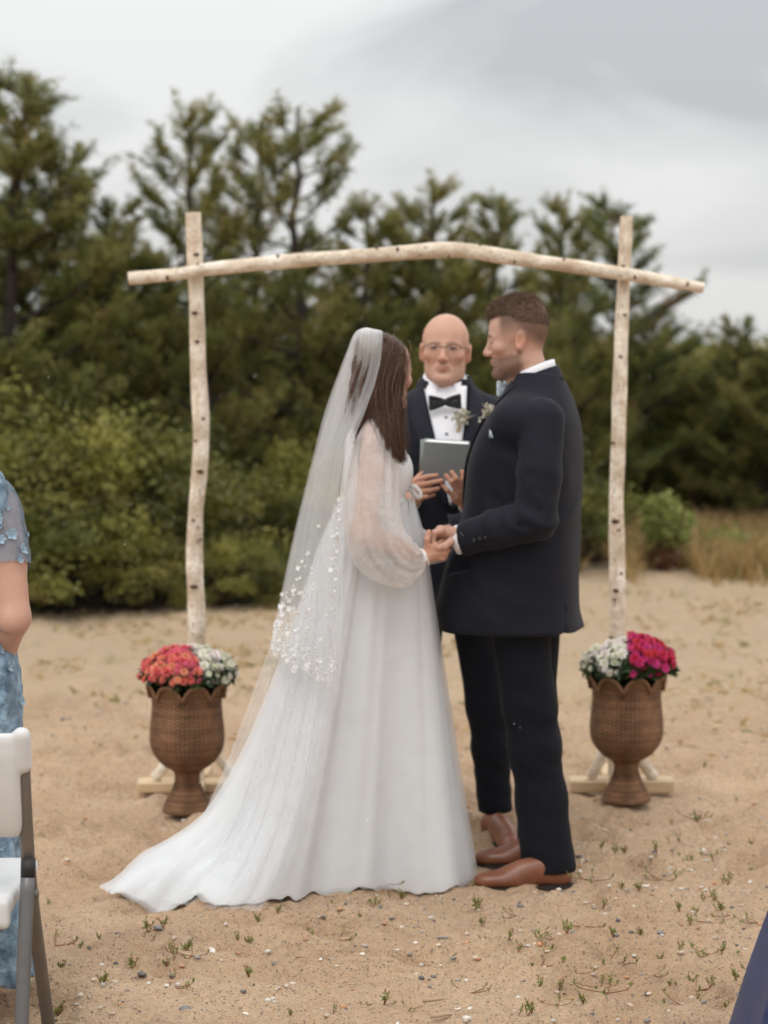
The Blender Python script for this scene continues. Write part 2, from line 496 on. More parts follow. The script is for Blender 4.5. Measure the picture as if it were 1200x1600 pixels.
# ------------------------------------------------------------------ ground
def sand_material():
    m = bpy.data.materials.new('sand'); m.use_nodes = True
    n, l = m.node_tree.nodes, m.node_tree.links
    b = n['Principled BSDF']; b.inputs['Roughness'].default_value = 0.95; b.inputs['Specular IOR Level'].default_value = 0.2
    tc = n.new('ShaderNodeTexCoord')
    def noise(s, d=5, r=0.55, vec=None):
        z = n.new('ShaderNodeTexNoise'); z.inputs['Scale'].default_value = s; z.inputs['Detail'].default_value = d; z.inputs['Roughness'].default_value = r
        l.new(vec or tc.outputs['Object'], z.inputs['Vector']); return z.outputs['Fac']
    def ramp(f, a, ca, b_, cb):
        r = n.new('ShaderNodeValToRGB'); r.color_ramp.elements[0].position = a; r.color_ramp.elements[0].color = (*ca, 1)
        r.color_ramp.elements[1].position = b_; r.color_ramp.elements[1].color = (*cb, 1); l.new(f, r.inputs[0]); return r.outputs[0]
    def mix(f, a, b_, t='MIX'):
        x = n.new('ShaderNodeMixRGB'); x.blend_type = t
        for i, v in enumerate((f, a, b_)):
            if isinstance(v, (int, float)): x.inputs[i].default_value = v
            elif isinstance(v, tuple): x.inputs[i].default_value = (*v, 1)
            else: l.new(v, x.inputs[i])
        return x.outputs[0]
    def mth(op, a, b_):
        x = n.new('ShaderNodeMath'); x.operation = op
        for i, v in enumerate((a, b_)):
            if isinstance(v, (int, float)): x.inputs[i].default_value = v
            else: l.new(v, x.inputs[i])
        return x.outputs[0]
    base = ramp(noise(2.2, 6), 0.32, (0.68, 0.452, 0.280), 0.70, (0.85, 0.610, 0.402))
    damp = ramp(noise(0.9, 5), 0.52, (0, 0, 0), 0.66, (1, 1, 1))
    base = mix(mth('MULTIPLY', damp, 0.45), base, (0.55, 0.355, 0.215))
    crumb = ramp(noise(38, 5, 0.7), 0.46, (0, 0, 0), 0.66, (1, 1, 1))
    base = mix(mth('MULTIPLY', crumb, 0.40), base, (0.46, 0.30, 0.185))
    # farther back the sand is covered by pale straw and dry litter
    sp = n.new('ShaderNodeSeparateXYZ'); l.new(tc.outputs['Object'], sp.inputs[0])
    mr = n.new('ShaderNodeMapRange'); mr.inputs[1].default_value = 9.0; mr.inputs[2].default_value = 13.0; l.new(sp.outputs[1], mr.inputs[0])
    lit = ramp(noise(7, 6, 0.65), 0.40, (0, 0, 0), 0.56, (1, 1, 1))
    straw = mix(noise(25, 4), (0.72, 0.56, 0.39), (0.52, 0.39, 0.24))
    f = mth('MULTIPLY', mth('ADD', mth('MULTIPLY', lit, 0.7), 0.3), mr.outputs[0])
    base = mix(f, base, straw)
    gr = ramp(noise(3.3, 4), 0.60, (0, 0, 0), 0.72, (1, 1, 1))
    base = mix(mth('MULTIPLY', mth('MULTIPLY', gr, 0.5), mr.outputs[0]), base, (0.25, 0.24, 0.09))
    # grains: pale, dark and rusty specks
    for sc, th, cc, am in ((260, 0.13, (0.75, 0.68, 0.58), 0.8), (210, 0.10, (0.10, 0.09, 0.085), 0.75), (170, 0.09, (0.45, 0.19, 0.09), 0.6), (90, 0.08, (0.16, 0.14, 0.13), 0.6)):
        v = n.new('ShaderNodeTexVoronoi'); v.inputs['Scale'].default_value = sc
        l.new(tc.outputs['Object'], v.inputs['Vector'])
        w = n.new('ShaderNodeSeparateColor'); l.new(v.outputs['Color'], w.inputs[0])
        pick = mth('LESS_THAN', w.outputs[0], 0.16)
        near = mth('LESS_THAN', v.outputs['Distance'], 0.36)
        base = mix(mth('MULTIPLY', mth('MULTIPLY', pick, near), am), base, cc)
    l.new(base, b.inputs['Base Color'])
    h = mth('ADD', mth('MULTIPLY', noise(24, 6, 0.6), 1.0), mth('MULTIPLY', noise(140, 4, 0.7), 0.35))
    bp = n.new('ShaderNodeBump'); bp.inputs['Strength'].default_value = 1.0; bp.inputs['Distance'].default_value = 0.05
    l.new(h, bp.inputs['Height']); l.new(bp.outputs[0], b.inputs['Normal'])
    return m
def graded(lo, hi, step, far_lo, far_hi, grow=1.25):
    a = list(np.arange(lo, hi + 1e-6, step))
    s = step
    while a[-1] < far_hi: s *= grow; a.append(a[-1] + s)
    s = step; pre = []
    x = lo
    while x > far_lo: s *= grow; x -= s; pre.append(x)
    return np.array(pre[::-1] + a)
rng = np.random.RandomState(3)
FOOT = []
for i in range(240):
    y = rng.uniform(4.6, 11.5); FOOT.append((rng.uniform(-0.22, 0.22) * y * 1.1, y, rng.uniform(0, PI), rng.uniform(0.6, 1.2)))
def ground_h(x, y):
    h = 0.030 * fbm(x * 1.1 + 3, y * 1.1, 3) + 0.040 * fbm(x * 4.3, y * 4.3 + 5, 4) + 0.030 * fbm(x * 11, y * 15, 3)
    for fx, fy, fa, fs in FOOT:
        dx, dy = x - fx, y - fy
        u = (dx * math.cos(fa) + dy * math.sin(fa)) / (0.13 * fs); w = (-dx * math.sin(fa) + dy * math.cos(fa)) / (0.055 * fs)
        r2 = u * u + w * w
        h = h - 0.038 * np.exp(-r2 * 1.2) + 0.020 * np.exp(-(np.sqrt(r2) - 1.5) ** 2 * 4)
    fade = np.clip(1 - (np.hypot(x, y - 7) - 9) / 6, 0.15, 1)
    return h * fade
gx = graded(-2.2, 2.2, 0.022, -900, 900); gy = graded(4.2, 11.0, 0.022, -60, 1500)
GX, GY = np.meshgrid(gx, gy, indexing='ij')
GZ = ground_h(GX, GY)
nx_, ny_ = len(gx), len(gy)
ii = (np.arange(nx_ - 1)[:, None] * ny_ + np.arange(ny_ - 1)[None, :]).ravel()
ground = obj('ground', np.stack([GX, GY, GZ], -1).reshape(-1, 3), np.stack([ii, ii + ny_, ii + ny_ + 1, ii + 1], 1), sand_material())
tag(ground, 'pale tan sand with footprints, pebbles and straw litter', None, None, 'structure')
def gz(x, y): return float(ground_h(np.array([x]), np.array([y]))[0])

# ------------------------------------------------------------------ vegetation
M_needle = material('pine_needles', attr=True, rough=0.55, var=0.2, vscale=3, trans=0.45, spec=0.3)
M_leaf = material('shrub_leaves', attr=True, rough=0.5, var=0.2, vscale=4, trans=0.25, spec=0.35)
M_bark = material('dark_bark', (0.045, 0.035, 0.028), 0.9, var=0.35, vscale=30, bump=0.6, bscale=40, bdist=0.02, stretch=(1, 1, 0.3))
M_grass = material('dry_grass_blades', attr=True, rough=0.8, var=0.15, vscale=3, trans=0.3, spec=0.2)

def unit(v): return v / (np.linalg.norm(v, axis=-1, keepdims=True) + 1e-9)
def tufts(P, A, n, ln, w, rng, spread, cols):
    """n needles (one triangle each) at each point P around axis A"""
    N = len(P)
    D = unit(A[:, None, :] * (1 - spread) + unit(rng.normal(size=(N, n, 3))) * spread)
    L = ln * rng.uniform(0.6, 1.15, (N, n, 1))
    S = unit(np.cross(D, rng.normal(size=(N, n, 3))))
    base = P[:, None, :] + rng.normal(size=(N, n, 3)) * 0.012
    v = np.stack([base - S * w / 2, base + S * w / 2, base + D * L], 2).reshape(-1, 3)
    f = np.arange(len(v)).reshape(-1, 3)
    c = np.repeat(cols, n * 3, axis=0) * rng.uniform(0.8, 1.2, (N * n, 1)).repeat(3, axis=0)
    return v, f, c
def leaves(P, ln, w, rng, cols, up=0.35):
    N = len(P)
    D = unit(rng.normal(size=(N, 3)) + np.array((0, 0, up)))
    S = unit(np.cross(D, rng.normal(size=(N, 3))))
    L = ln * rng.uniform(0.6, 1.2, (N, 1))
    v = np.stack([P, P + D * L * 0.5 + S * w, P + D * L, P + D * L * 0.5 - S * w], 1).reshape(-1, 3)
    f = np.arange(len(v)).reshape(-1, 4)
    return v, f, np.repeat(cols, 4, axis=0)
GREENS = np.array([(0.165, 0.195, 0.052), (0.230, 0.235, 0.064), (0.300, 0.272, 0.085), (0.120, 0.155, 0.052), (0.33, 0.270, 0.090), (0.30, 0.155, 0.078)])
def pine_mesh(seed, H=3.6, W=1.15, limbs=34, dens=1.0, pg=(0.27, 0.28, 0.18, 0.14, 0.09, 0.04), bare=0.08, up=1.0, second=0.0):
    rng = np.random.RandomState(seed)
    mb = MB(); P, A = [], []
    n = 14
    tz = np.linspace(0, 1, n)
    tr = np.stack([0.10 * np.sin(tz * 3 + seed) * tz + rng.normal(size=n) * 0.02, 0.08 * np.cos(tz * 4 + seed) * tz, tz * H], 1)
    mb.add(*tube(tr, np.linspace(0.062, 0.008, n), 7))
    for s in np.linspace(0.80, 1.0, 12):
        p = np.array([np.interp(s, tz, tr[:, k]) for k in range(3)]); P.append(p); A.append((0, 0, 1.0))
    for i in range(limbs):
        h = bare + (0.97 - bare) * ((i + rng.uniform(0, 0.8)) / limbs) ** 0.85
        p0 = np.array([np.interp(h, tz, tr[:, k]) for k in range(3)])
        az = i * 2.4 + rng.uniform(-0.5, 0.5)
        L = (W * (1 - h) ** 0.80 + 0.10) * rng.uniform(0.55, 1.15)
        el0, el1 = R(rng.uniform(5, 35)), R(rng.uniform(50, 85)) * up
        m = 9; pts = [p0]; a2 = az
        for k in range(m):
            el = el0 + (el1 - el0) * (k / m) ** 1.4
            a2 += rng.uniform(-0.15, 0.15)
            pts.append(pts[-1] + L / m * np.array((math.cos(a2) * math.cos(el), math.sin(a2) * math.cos(el), math.sin(el))))
        pts = np.array(pts)
        mb.add(*tube(pts, np.linspace(0.024 * (1 - h) + 0.007, 0.004, m + 1), 5, caps=False))
        d_end = unit(pts[-1] - pts[-2])
        for s in np.arange(0.74, 1.001, 0.05):
            q = np.array([np.interp(s * m, np.arange(m + 1), pts[:, k]) for k in range(3)]); P.append(q); A.append(d_end)
        nb = int((7 + 17 * L) * dens)
        for b in range(nb):
            s = rng.uniform(0.28, 0.98)
            q = np.array([np.interp(s * m, np.arange(m + 1), pts[:, k]) for k in range(3)])
            dr = unit(pts[min(int(s * m) + 1, m)] - pts[int(s * m)])
            sd = unit(np.cross(dr, (0, 0, 1.0))) * rng.choice((-1, 1))
            bd = unit(dr * rng.uniform(0.3, 1) + sd * rng.uniform(0.2, 0.9) + np.array((0, 0, rng.uniform(0.3, 1.3) * up)))
            bl = rng.uniform(0.12, 0.42) * (0.6 + 0.6 * (1 - h))
            mb.add(*tube(np.array([q, q + bd * bl * 0.5 + (0, 0, 0.01), q + bd * bl]), (0.006, 0.004, 0.003), 4, caps=False))
            nt = max(3, int(bl / 0.034))
            for t in np.linspace(0.25, 1.0, nt):
                P.append(q + bd * bl * t + rng.normal(size=3) * 0.012); A.append(unit(bd + np.array((0, 0, 0.2)) + rng.normal(size=3) * 0.25))
    P, A = np.array(P), np.array(A)
    cl = rng.choice(len(GREENS), len(P), p=np.array(pg) / sum(pg))
    # neighbouring shoots share a tone
    key = (np.floor(P / 0.22).astype(int) * (73, 191, 37)).sum(1) % 97
    tone = rng.choice(len(GREENS), 97, p=np.array(pg) / sum(pg))
    cols = 0.35 * GREENS[cl] + 0.65 * GREENS[tone[key]]
    v, f, c = tufts(P, A, 9, 0.068, 0.0085, rng, 0.62, cols)
    return mb.data('trunk', M_bark), mesh_data('crown', v, f, M_needle, False, c)
def shrub_mesh(seed, Rx=0.9, H=1.6, n=9000, tones=((0.175, 0.172, 0.036), (0.225, 0.205, 0.046), (0.110, 0.115, 0.030), (0.22, 0.12, 0.058)), ln=0.062, w=0.011):
    rng = np.random.RandomState(seed)
    mb = MB(); P = []
    nc = 34
    for i in range(150):      # bare twigs inside
        d = unit(rng.normal(size=3) + (0, 0, 0.5)); d[2] = abs(d[2]); e = d * np.array((Rx, Rx, H)) * rng.uniform(0.5, 0.9)
        mb.add(*tube(smooth_path([e * 0.05 * (1, 1, 0), e * (0.45, 0.45, 0.5) + rng.normal(size=3) * 0.06, e], 5), np.linspace(0.008, 0.003, 5), 4, caps=False))
    for i in range(nc):
        az = rng.uniform(0, 2 * PI); el = math.asin(rng.uniform(0.0, 1.0) ** 0.8)
        r = rng.uniform(0.66, 1.05)
        c = np.array((math.cos(az) * math.cos(el) * Rx * r, math.sin(az) * math.cos(el) * Rx * r, 0.10 + math.sin(el) * (H - 0.2) * r))
        mid = c * (0.5, 0.5, 0.45) + rng.normal(size=3) * 0.05
        mb.add(*tube(smooth_path([(c[0] * 0.05, c[1] * 0.05, 0), mid, c], 6), np.linspace(0.013, 0.004, 6), 4, caps=False))
        k = n // nc
        up = rng.uniform(0.15, 0.30)
        q = unit(rng.normal(size=(k, 3)) + (0, 0, 0.45)) * rng.uniform(0.45, 1.05, (k, 1)) ** 0.6
        tp = c + q * np.array((0.22, 0.22, 0.13)) * rng.uniform(0.65, 1.3) + np.stack([0 * q[:, 0], 0 * q[:, 0], up * rng.rand(k) ** 6], 1)
        P.append(np.hstack([tp, np.full((k, 1), i)]))
    P = np.vstack(P); P[:, 2] = np.abs(P[:, 2]) + 0.01
    tones = np.array(tones)
    tone = tones[rng.choice(len(tones), nc, p=[0.4, 0.28, 0.24, 0.08])] * rng.uniform(0.65, 1.35, (nc, 1))
    cols = tone[P[:, 3].astype(int)] * rng.uniform(0.75, 1.25, (len(P), 1))
    v, f, c = leaves(P[:, :3], ln, w, rng, cols, 0.7)
    return mb.data('stem', M_bark), mesh_data('crown', v, f, M_leaf, False, c)

PINES = [pine_mesh(11, limbs=42, up=0.8), pine_mesh(23, W=1.3, limbs=46, up=0.9), pine_mesh(31, W=0.95, limbs=36, dens=0.85, pg=(0.26, 0.30, 0.22, 0.08, 0.11, 0.03)),
         pine_mesh(47, W=1.25, limbs=32, dens=0.62, bare=0.20, pg=(0.22, 0.30, 0.22, 0.08, 0.13, 0.05), up=0.75),
         pine_mesh(59, W=1.5, limbs=46, dens=1.0, pg=(0.33, 0.25, 0.10, 0.26, 0.04, 0.02), up=0.6)]
SHRUBS = [shrub_mesh(5), shrub_mesh(6, 1.0, 1.5), shrub_mesh(8, 0.8, 1.3, tones=((0.150, 0.164, 0.034), (0.190, 0.190, 0.042), (0.100, 0.114, 0.030), (0.20, 0.13, 0.052)))]
def plant(kind, name, var, px, Y, top, ws, rz, label, cat, group, H0, lean=0.0):
    base = at(px, 800, Y); topz = at(px, top, Y)[2]
    H = topz
    o = empty(name, (base[0], Y, -0.02), rz)
    s = H / H0
    o.scale = (s * ws, s * ws, s)
    o.rotation_euler = (0, lean, rz)
    tr, cr = var
    link('trunk' if kind == 'tree' else 'stem', tr, o); link('crown', cr, o)
    return tag(o, label, cat, group)
HP = 3.78
TREES = [
 (0, 14, 17.0, 78, 1.25, 'tall dense pine at the left edge, its tip touching the open sky'),
 (1, 96, 17.5, 188, 1.05, 'bushy pine just right of the tallest one at the left edge'),
 (0, 196, 17.6, 285, 1.0, 'low rounded pine left of the left birch post top'),
 (2, 322, 17.8, 132, 1.05, 'slim brown-tipped pine rising directly above the left birch post'),
 (3, 405, 18.6, 150, 0.95, 'open crowned pine with thin bare twigs between two spires'),
 (3, 486, 18.2, 128, 1.10, 'loose airy pine with a dark forked trunk left of centre'),
 (2, 566, 18.0, 285, 1.05, 'short olive pine above the veiled head'),
 (1, 640, 18.8, 318, 0.95, 'low dense pine behind the middle of the birch crossbeam'),
 (2, 692, 18.3, 258, 1.20, 'pointed yellow-green pine above the bald man'),
 (0, 762, 18.6, 280, 1.0, 'dark green pine above the groom, left of his head'),
 (2, 862, 19.8, 286, 0.95, 'narrow pine just left of the right birch post top'),
 (4, 948, 21.4, 288, 1.05, 'wide pine behind the right birch post with branches reaching right'),
 (4, 1010, 22.0, 470, 1.0, 'drooping low pine right of the right birch post'),
 (0, 1146, 21.0, 478, 1.15, 'single spire pine near the right edge'),
 (1, 1205, 21.0, 520, 1.3, 'bushy low pine cut by the right edge'),
 (1, 1090, 21.5, 560, 1.3, 'small far pine in the dip right of the arch'),
 (1, 40, 20.0, 330, 1.2, 'shaded pine behind the tall one at the left edge'),
 (4, 250, 20.5, 360, 1.2, 'shaded pine filling the gap behind the left birch post'),
 (1, 360, 20.8, 400, 1.2, 'shaded pine behind the dark forked trunk'),
 (4, 540, 20.8, 380, 1.2, 'shaded pine behind the crossbeam above the bride'),
 (1, 720, 21.0, 380, 1.25, 'shaded pine behind the bald man and the groom'),
 (4, 840, 21.0, 400, 1.2, 'shaded pine behind the groom and the right birch post'),
 (1, 930, 21.2, 520, 1.2, 'shaded low pine behind the right birch post'),
 (0, 140, 20.6, 350, 1.2, 'shaded pine filling the gap left of the left birch post'),
 (1, 460, 21.5, 430, 1.2, 'shaded pine low behind the loose airy pine'),
 (0, 620, 21.5, 400, 1.2, 'shaded pine low behind the bald man'),
 (1, 1040, 24.0, 565, 1.5, 'distant pine just right of the right birch post'),
 (4, 1120, 25.0, 560, 1.6, 'distant pine in the gap under the cloud at the right'),
 (1, 1190, 26.0, 545, 1.6, 'distant pine behind the bushy one at the right edge'),
 (4, 985, 24.5, 520, 1.5, 'distant pine behind the right birch post'),
]
for i, (k, px, Y, top, ws, lab) in enumerate(TREES):
    plant('tree', 'pine_tree', PINES[k], px, Y, top, ws * 1.18, i * 1.37, lab, 'tree', 'pines behind the beach', HP)
ORD = ('first', 'second', 'third', 'fourth', 'fifth', 'sixth', 'seventh', 'eighth', 'ninth', 'tenth', 'eleventh', 'twelfth', 'thirteenth', 'fourteenth', 'fifteenth', 'sixteenth', 'seventeenth', 'eighteenth', 'nineteenth', 'twentieth', 'twenty-first', 'twenty-second', 'twenty-third', 'twenty-fourth', 'twenty-fifth', 'twenty-sixth', 'twenty-seventh', 'twenty-eighth', 'twenty-ninth', 'thirtieth', 'thirty-first', 'thirty-second', 'thirty-third', 'thirty-fourth', 'thirty-fifth', 'thirty-sixth')
for i, px in enumerate(np.linspace(-20, 1230, 13)):
    k = (1, 4, 0)[i % 3]
    plant('shrub', 'shrub', SHRUBS[i % 3], px, 29 + 2 * (i % 2), 512 - 10 * (i % 3), 1.5, i * 0.9, 'far thicket on the horizon behind the pines, %s from the left' % ORD[i], 'shrub', 'far thickets on the horizon', 1.5)
BUSH = [
 (0, 30, 15.9, 590, 1.25, 'large rounded shrub at the left edge behind the guest in blue'),
 (1, 150, 16.1, 585, 1.25, 'broad green shrub left of the left birch post'),
 (2, 250, 16.4, 640, 1.2, 'green shrub directly behind the left birch post'),
 (1, 385, 16.3, 690, 1.2, 'domed yellow-green shrub between the left birch post and the veil'),
 (0, 470, 16.6, 730, 1.2, 'green shrub half hidden behind the veil'),
 (2, 90, 15.2, 770, 1.5, 'low spreading shrub in front at the left, on the sand edge'),
 (0, 200, 15.3, 800, 1.5, 'low shrub at the sand edge just left of the left birch post'),
 (1, 340, 15.5, 810, 1.5, 'low shrub at the sand edge just right of the left birch post'),
 (2, 440, 15.8, 840, 1.4, 'low shrub with reddish stems beside the veil'),
 (1, 560, 17.2, 640, 1.3, 'dark shrub hidden behind the bride'),
 (0, 690, 17.4, 640, 1.3, 'dark shrub behind the bald man'),
 (2, 820, 17.8, 660, 1.3, 'dark shrub behind the groom'),
 (1, 935, 22.6, 640, 1.2, 'dark shrub between the groom and the right birch post'),
 (2, 1020, 22.8, 640, 1.2, 'olive shrub right of the right birch post'),
 (0, 1100, 23.0, 612, 1.25, 'broad olive shrub under the dip in the tree line'),
 (1, 1185, 22.8, 600, 1.25, 'olive shrub cut by the right edge'),
]
for i, (k, px, Y, top, ws, lab) in enumerate(BUSH):
    plant('shrub', 'shrub', SHRUBS[k], px, Y, top, ws, i * 2.1, lab, 'shrub', 'shrubs at the edge of the sand', (1.66, 1.56, 1.36)[k])

# the wood goes on to both sides of what the camera sees
for i, (x, Y, H) in enumerate(((3.9, 20.5, 3.0), (5.0, 21.5, 3.3), (6.2, 20.8, 2.9), (7.5, 22.0, 3.4), (-3.6, 17.6, 3.6), (-4.6, 18.2, 3.4), (-5.8, 17.8, 3.6))):
    o = empty('pine_tree', (x, Y, -0.02), i * 1.9); s_ = H / HP; o.scale = (s_ * 1.3, s_ * 1.3, s_)
    tr, cr = PINES[(0, 1, 4)[i % 3]]; link('trunk', tr, o); link('crown', cr, o)
    tag(o, 'pine just outside the %s edge, %s from the frame' % ('right' if x > 0 else 'left', ORD[i if x > 0 else i - 4]), 'tree', 'pines beside the frame')
for i, (x, Y) in enumerate(((4.3, 22.0), (5.6, 22.4), (7.0, 22.2), (-3.3, 16.0), (-4.7, 16.2))):
    o = empty('shrub', (x, Y, -0.02), i * 1.3); o.scale = (1.4, 1.4, 1.0); tr, cr = SHRUBS[i % 3]; link('stem', tr, o); link('crown', cr, o)
    tag(o, 'shrub just outside the %s edge, %s from the frame' % ('right' if x > 0 else 'left', ORD[i if x > 0 else i - 3]), 'shrub', 'shrubs beside the frame')
# dry grass at the back, thin straw litter nearer
rng = np.random.RandomState(12)
def blades(n, xs, ys, h, cols, lay=0.0):
    P = np.stack([xs, ys, np.zeros(n)], 1); P[:, 2] = ground_h(P[:, 0], P[:, 1]) - 0.005
    D = unit(np.stack([rng.normal(size=n) * (0.35 + lay), rng.normal(size=n) * (0.35 + lay), np.ones(n) * (1 - 0.75 * lay)], 1))
    S = unit(np.cross(D, rng.normal(size=(n, 3))))
    hh = h[:, None]
    m = P + D * hh * 0.55; t = P + D * hh + np.stack([rng.normal(size=n), rng.normal(size=n), -np.abs(rng.normal(size=n))], 1) * hh * 0.18
    w = 0.004 + 0.004 * rng.rand(n, 1)
    v = np.stack([P - S * w, P + S * w, m + S * w * 0.8, t, m - S * w * 0.8], 1).reshape(-1, 3)
    k = np.arange(n)[:, None] * 5
    return v, np.vstack([k + np.array([[0, 1, 2, 4]])]), np.vstack([k + np.array([[4, 2, 3]])]), np.repeat(cols, 5, axis=0)
STRAW = np.array([(0.42, 0.29, 0.13), (0.34, 0.22, 0.09), (0.50, 0.38, 0.20), (0.22, 0.20, 0.07), (0.30, 0.16, 0.07)])
n = 24000
ys = rng.uniform(16.6, 21.5, n) ; xs = np.where(rng.rand(n) < 0.90, rng.uniform(1.15, 3.9, n), rng.uniform(-4, 1.5, n))
keep = fbm(xs * 0.9, ys * 0.9, 2) + 0.35 * (ys - 16.6) / 3 > -0.12
keep &= ~((ys < 17.95) & (np.abs(xs - 2.03) < 0.22)) & ~((ys < 18.5) & (np.abs(xs - 1.58) < 0.15)) & ((ys > 17.1) | (rng.rand(n) < 0.12))
xs, ys = xs[keep], ys[keep]
v, q, t, c = blades(len(xs), xs, ys, rng.uniform(0.12, 0.38, len(xs)), STRAW[rng.choice(5, len(xs), p=[.35, .25, .15, .15, .10])])
tag(obj('dry_grass', v, [tuple(x) for x in q] + [tuple(x) for x in t], M_grass, None, False, c), 'dry yellow grass standing in front of the far shrubs', 'grass', None, 'stuff')
n = 9000
ys = rng.uniform(9.5, 16.5, n); xs = rng.uniform(-0.2, 0.2, n) * ys
keep = (fbm(xs * 2.4, ys * 1.6, 3) > -0.02) & (rng.rand(n) < np.clip((ys - 9) / 4, 0.08, 1))
xs, ys = xs[keep], ys[keep]
v, q, t, c = blades(len(xs), xs, ys, rng.uniform(0.03, 0.09, len(xs)), STRAW[rng.choice(5, len(xs), p=[.25, .15, .25, .30, .05])] * 1.1, 0.75)
tag(obj('straw_litter', v, [tuple(x) for x in q] + [tuple(x) for x in t], M_grass, None, False, c), 'thin straw litter lying on the sand behind the arch', 'grass', None, 'stuff')
# leafy weeds standing in the dry grass
def weed(px, base_py, top_py, wide, label, seed):
    rng = np.random.RandomState(seed)
    g = ground_at(px, base_py); Y = g[1]
    H = at(px, top_py, Y)[2]
    o = empty('weed_clump', (g[0], Y, 0))
    st = MB(); P = []
    for i in range(26):
        x, y = rng.normal(size=2) * wide * 0.45
        h = H * rng.uniform(0.6, 1.0)
        path = smooth_path([(x * 0.35, y * 0.35, 0), (x * 0.7, y * 0.7, h * 0.5), (x, y, h)], 6)
        st.add(*tube(path, np.linspace(0.007, 0.003, 6), 4, caps=False))
        k = 60
        s = rng.uniform(0.55, 1.02, k)
        q = np.stack([np.interp(s * 5, np.arange(6), path[:, j]) for j in range(3)], 1) + rng.normal(size=(k, 3)) * 0.035
        P.append(q)
        k = 14
        s = rng.uniform(0.1, 0.6, k)
        P.append(np.stack([np.interp(s * 5, np.arange(6), path[:, j]) for j in range(3)], 1) + rng.normal(size=(k, 3)) * 0.03)
    lowm = np.concatenate([np.r_[np.zeros(60, bool), np.ones(14, bool)]] * 26)
    P = np.vstack(P)
    cols = np.where(lowm[:, None], (0.17, 0.075, 0.045), (0.26, 0.30, 0.085)) * rng.uniform(0.7, 1.3, (len(P), 1))
    v, f, c = leaves(P, 0.07, 0.012, rng, cols, 0.8)
    st.build('stem', material('weed_stem', (0.13, 0.06, 0.035), 0.8), o)
    obj('foliage', v, f, M_leaf, o, False, c)
    tag(o, label, 'weed', 'weeds in the dry grass')
weed(1035, 893, 782, 0.16, 'bright green weed clump with red-brown stems right of the right birch post', 1)
weed(925, 878, 800, 0.12, 'smaller green weed clump between the groom and the right birch post', 2)
weed(1130, 880, 838, 0.20, 'low grey-green weed patch in the dry grass near the right edge', 3)
# ------------------------------------------------------------------ birch arch
def birch_material():
    m = material('birch_bark', (0.64, 0.53, 0.40), 0.75, var=0.20, vscale=11, bump=0.8, bscale=45, bdist=0.010, color2=(0.78, 0.71, 0.60))
    n, l = m.node_tree.nodes, m.node_tree.links
    b = n['Principled BSDF']
    src = b.inputs['Base Color'].links[0].from_socket
    at_ = n.new('ShaderNodeAttribute'); at_.attribute_name = 'Col'     # Col.r along the log in metres, g,b round it
    mp = n.new('ShaderNodeMapping'); mp.inputs['Scale'].default_value = (55, 5, 5); l.new(at_.outputs['Vector'], mp.inputs[0])
    v = n.new('ShaderNodeTexNoise'); v.inputs['Scale'].default_value = 1.0; v.inputs['Detail'].default_value = 2; l.new(mp.outputs[0], v.inputs['Vector'])
    rp = n.new('ShaderNodeValToRGB'); rp.color_ramp.elements[0].position = 0.60; rp.color_ramp.elements[1].position = 0.68
    l.new(v.outputs['Fac'], rp.inputs[0])
    mx = n.new('ShaderNodeMixRGB'); mx.inputs[2].default_value = (0.16, 0.11, 0.08, 1)
    mm = n.new('ShaderNodeMath'); mm.operation = 'MULTIPLY'; mm.inputs[1].default_value = 0.75
    l.new(rp.outputs[0], mm.inputs[0]); l.new(mm.outputs[0], mx.inputs[0]); l.new(src, mx.inputs[1])
    mp2 = n.new('ShaderNodeMapping'); mp2.inputs['Scale'].default_value = (6, 2.0, 2.0); l.new(at_.outputs['Vector'], mp2.inputs[0])
    v2 = n.new('ShaderNodeTexNoise'); v2.inputs['Scale'].default_value = 1.0; v2.inputs['Detail'].default_value = 4; l.new(mp2.outputs[0], v2.inputs['Vector'])
    rp2 = n.new('ShaderNodeValToRGB'); rp2.color_ramp.elements[0].position = 0.50; rp2.color_ramp.elements[1].position = 0.68
    l.new(v2.outputs['Fac'], rp2.inputs[0])
    mx2 = n.new('ShaderNodeMixRGB'); mx2.inputs[2].default_value = (0.60, 0.42, 0.27, 1)
    m3 = n.new('ShaderNodeMath'); m3.operation = 'MULTIPLY'; m3.inputs[1].default_value = 0.6
    l.new(rp2.outputs[0], m3.inputs[0]); l.new(m3.outputs[0], mx2.inputs[0]); l.new(mx.outputs[0], mx2.inputs[1])
    l.new(mx2.outputs[0], b.inputs['Base Color'])
    return m
M_birch = birch_material()
M_cut = material('cut_wood', (0.62, 0.44, 0.25), 0.8, var=0.15, vscale=40)
M_knot = material('birch_knot', (0.10, 0.06, 0.04), 0.9, var=0.3, vscale=60)
M_plank = material('pale_plank', (0.60, 0.45, 0.28), 0.75, var=0.14, vscale=10, stretch=(1, 8, 8), bump=0.2, bscale=30)
AY = 9.08
arch = empty('birch_arch', (at(640, 800, AY)[0], AY, 0.0))
AX = np.array(arch.location)
tag(arch, 'birch log wedding arch with bent crossbeam on plank feet', 'arch')
rng = np.random.RandomState(21)
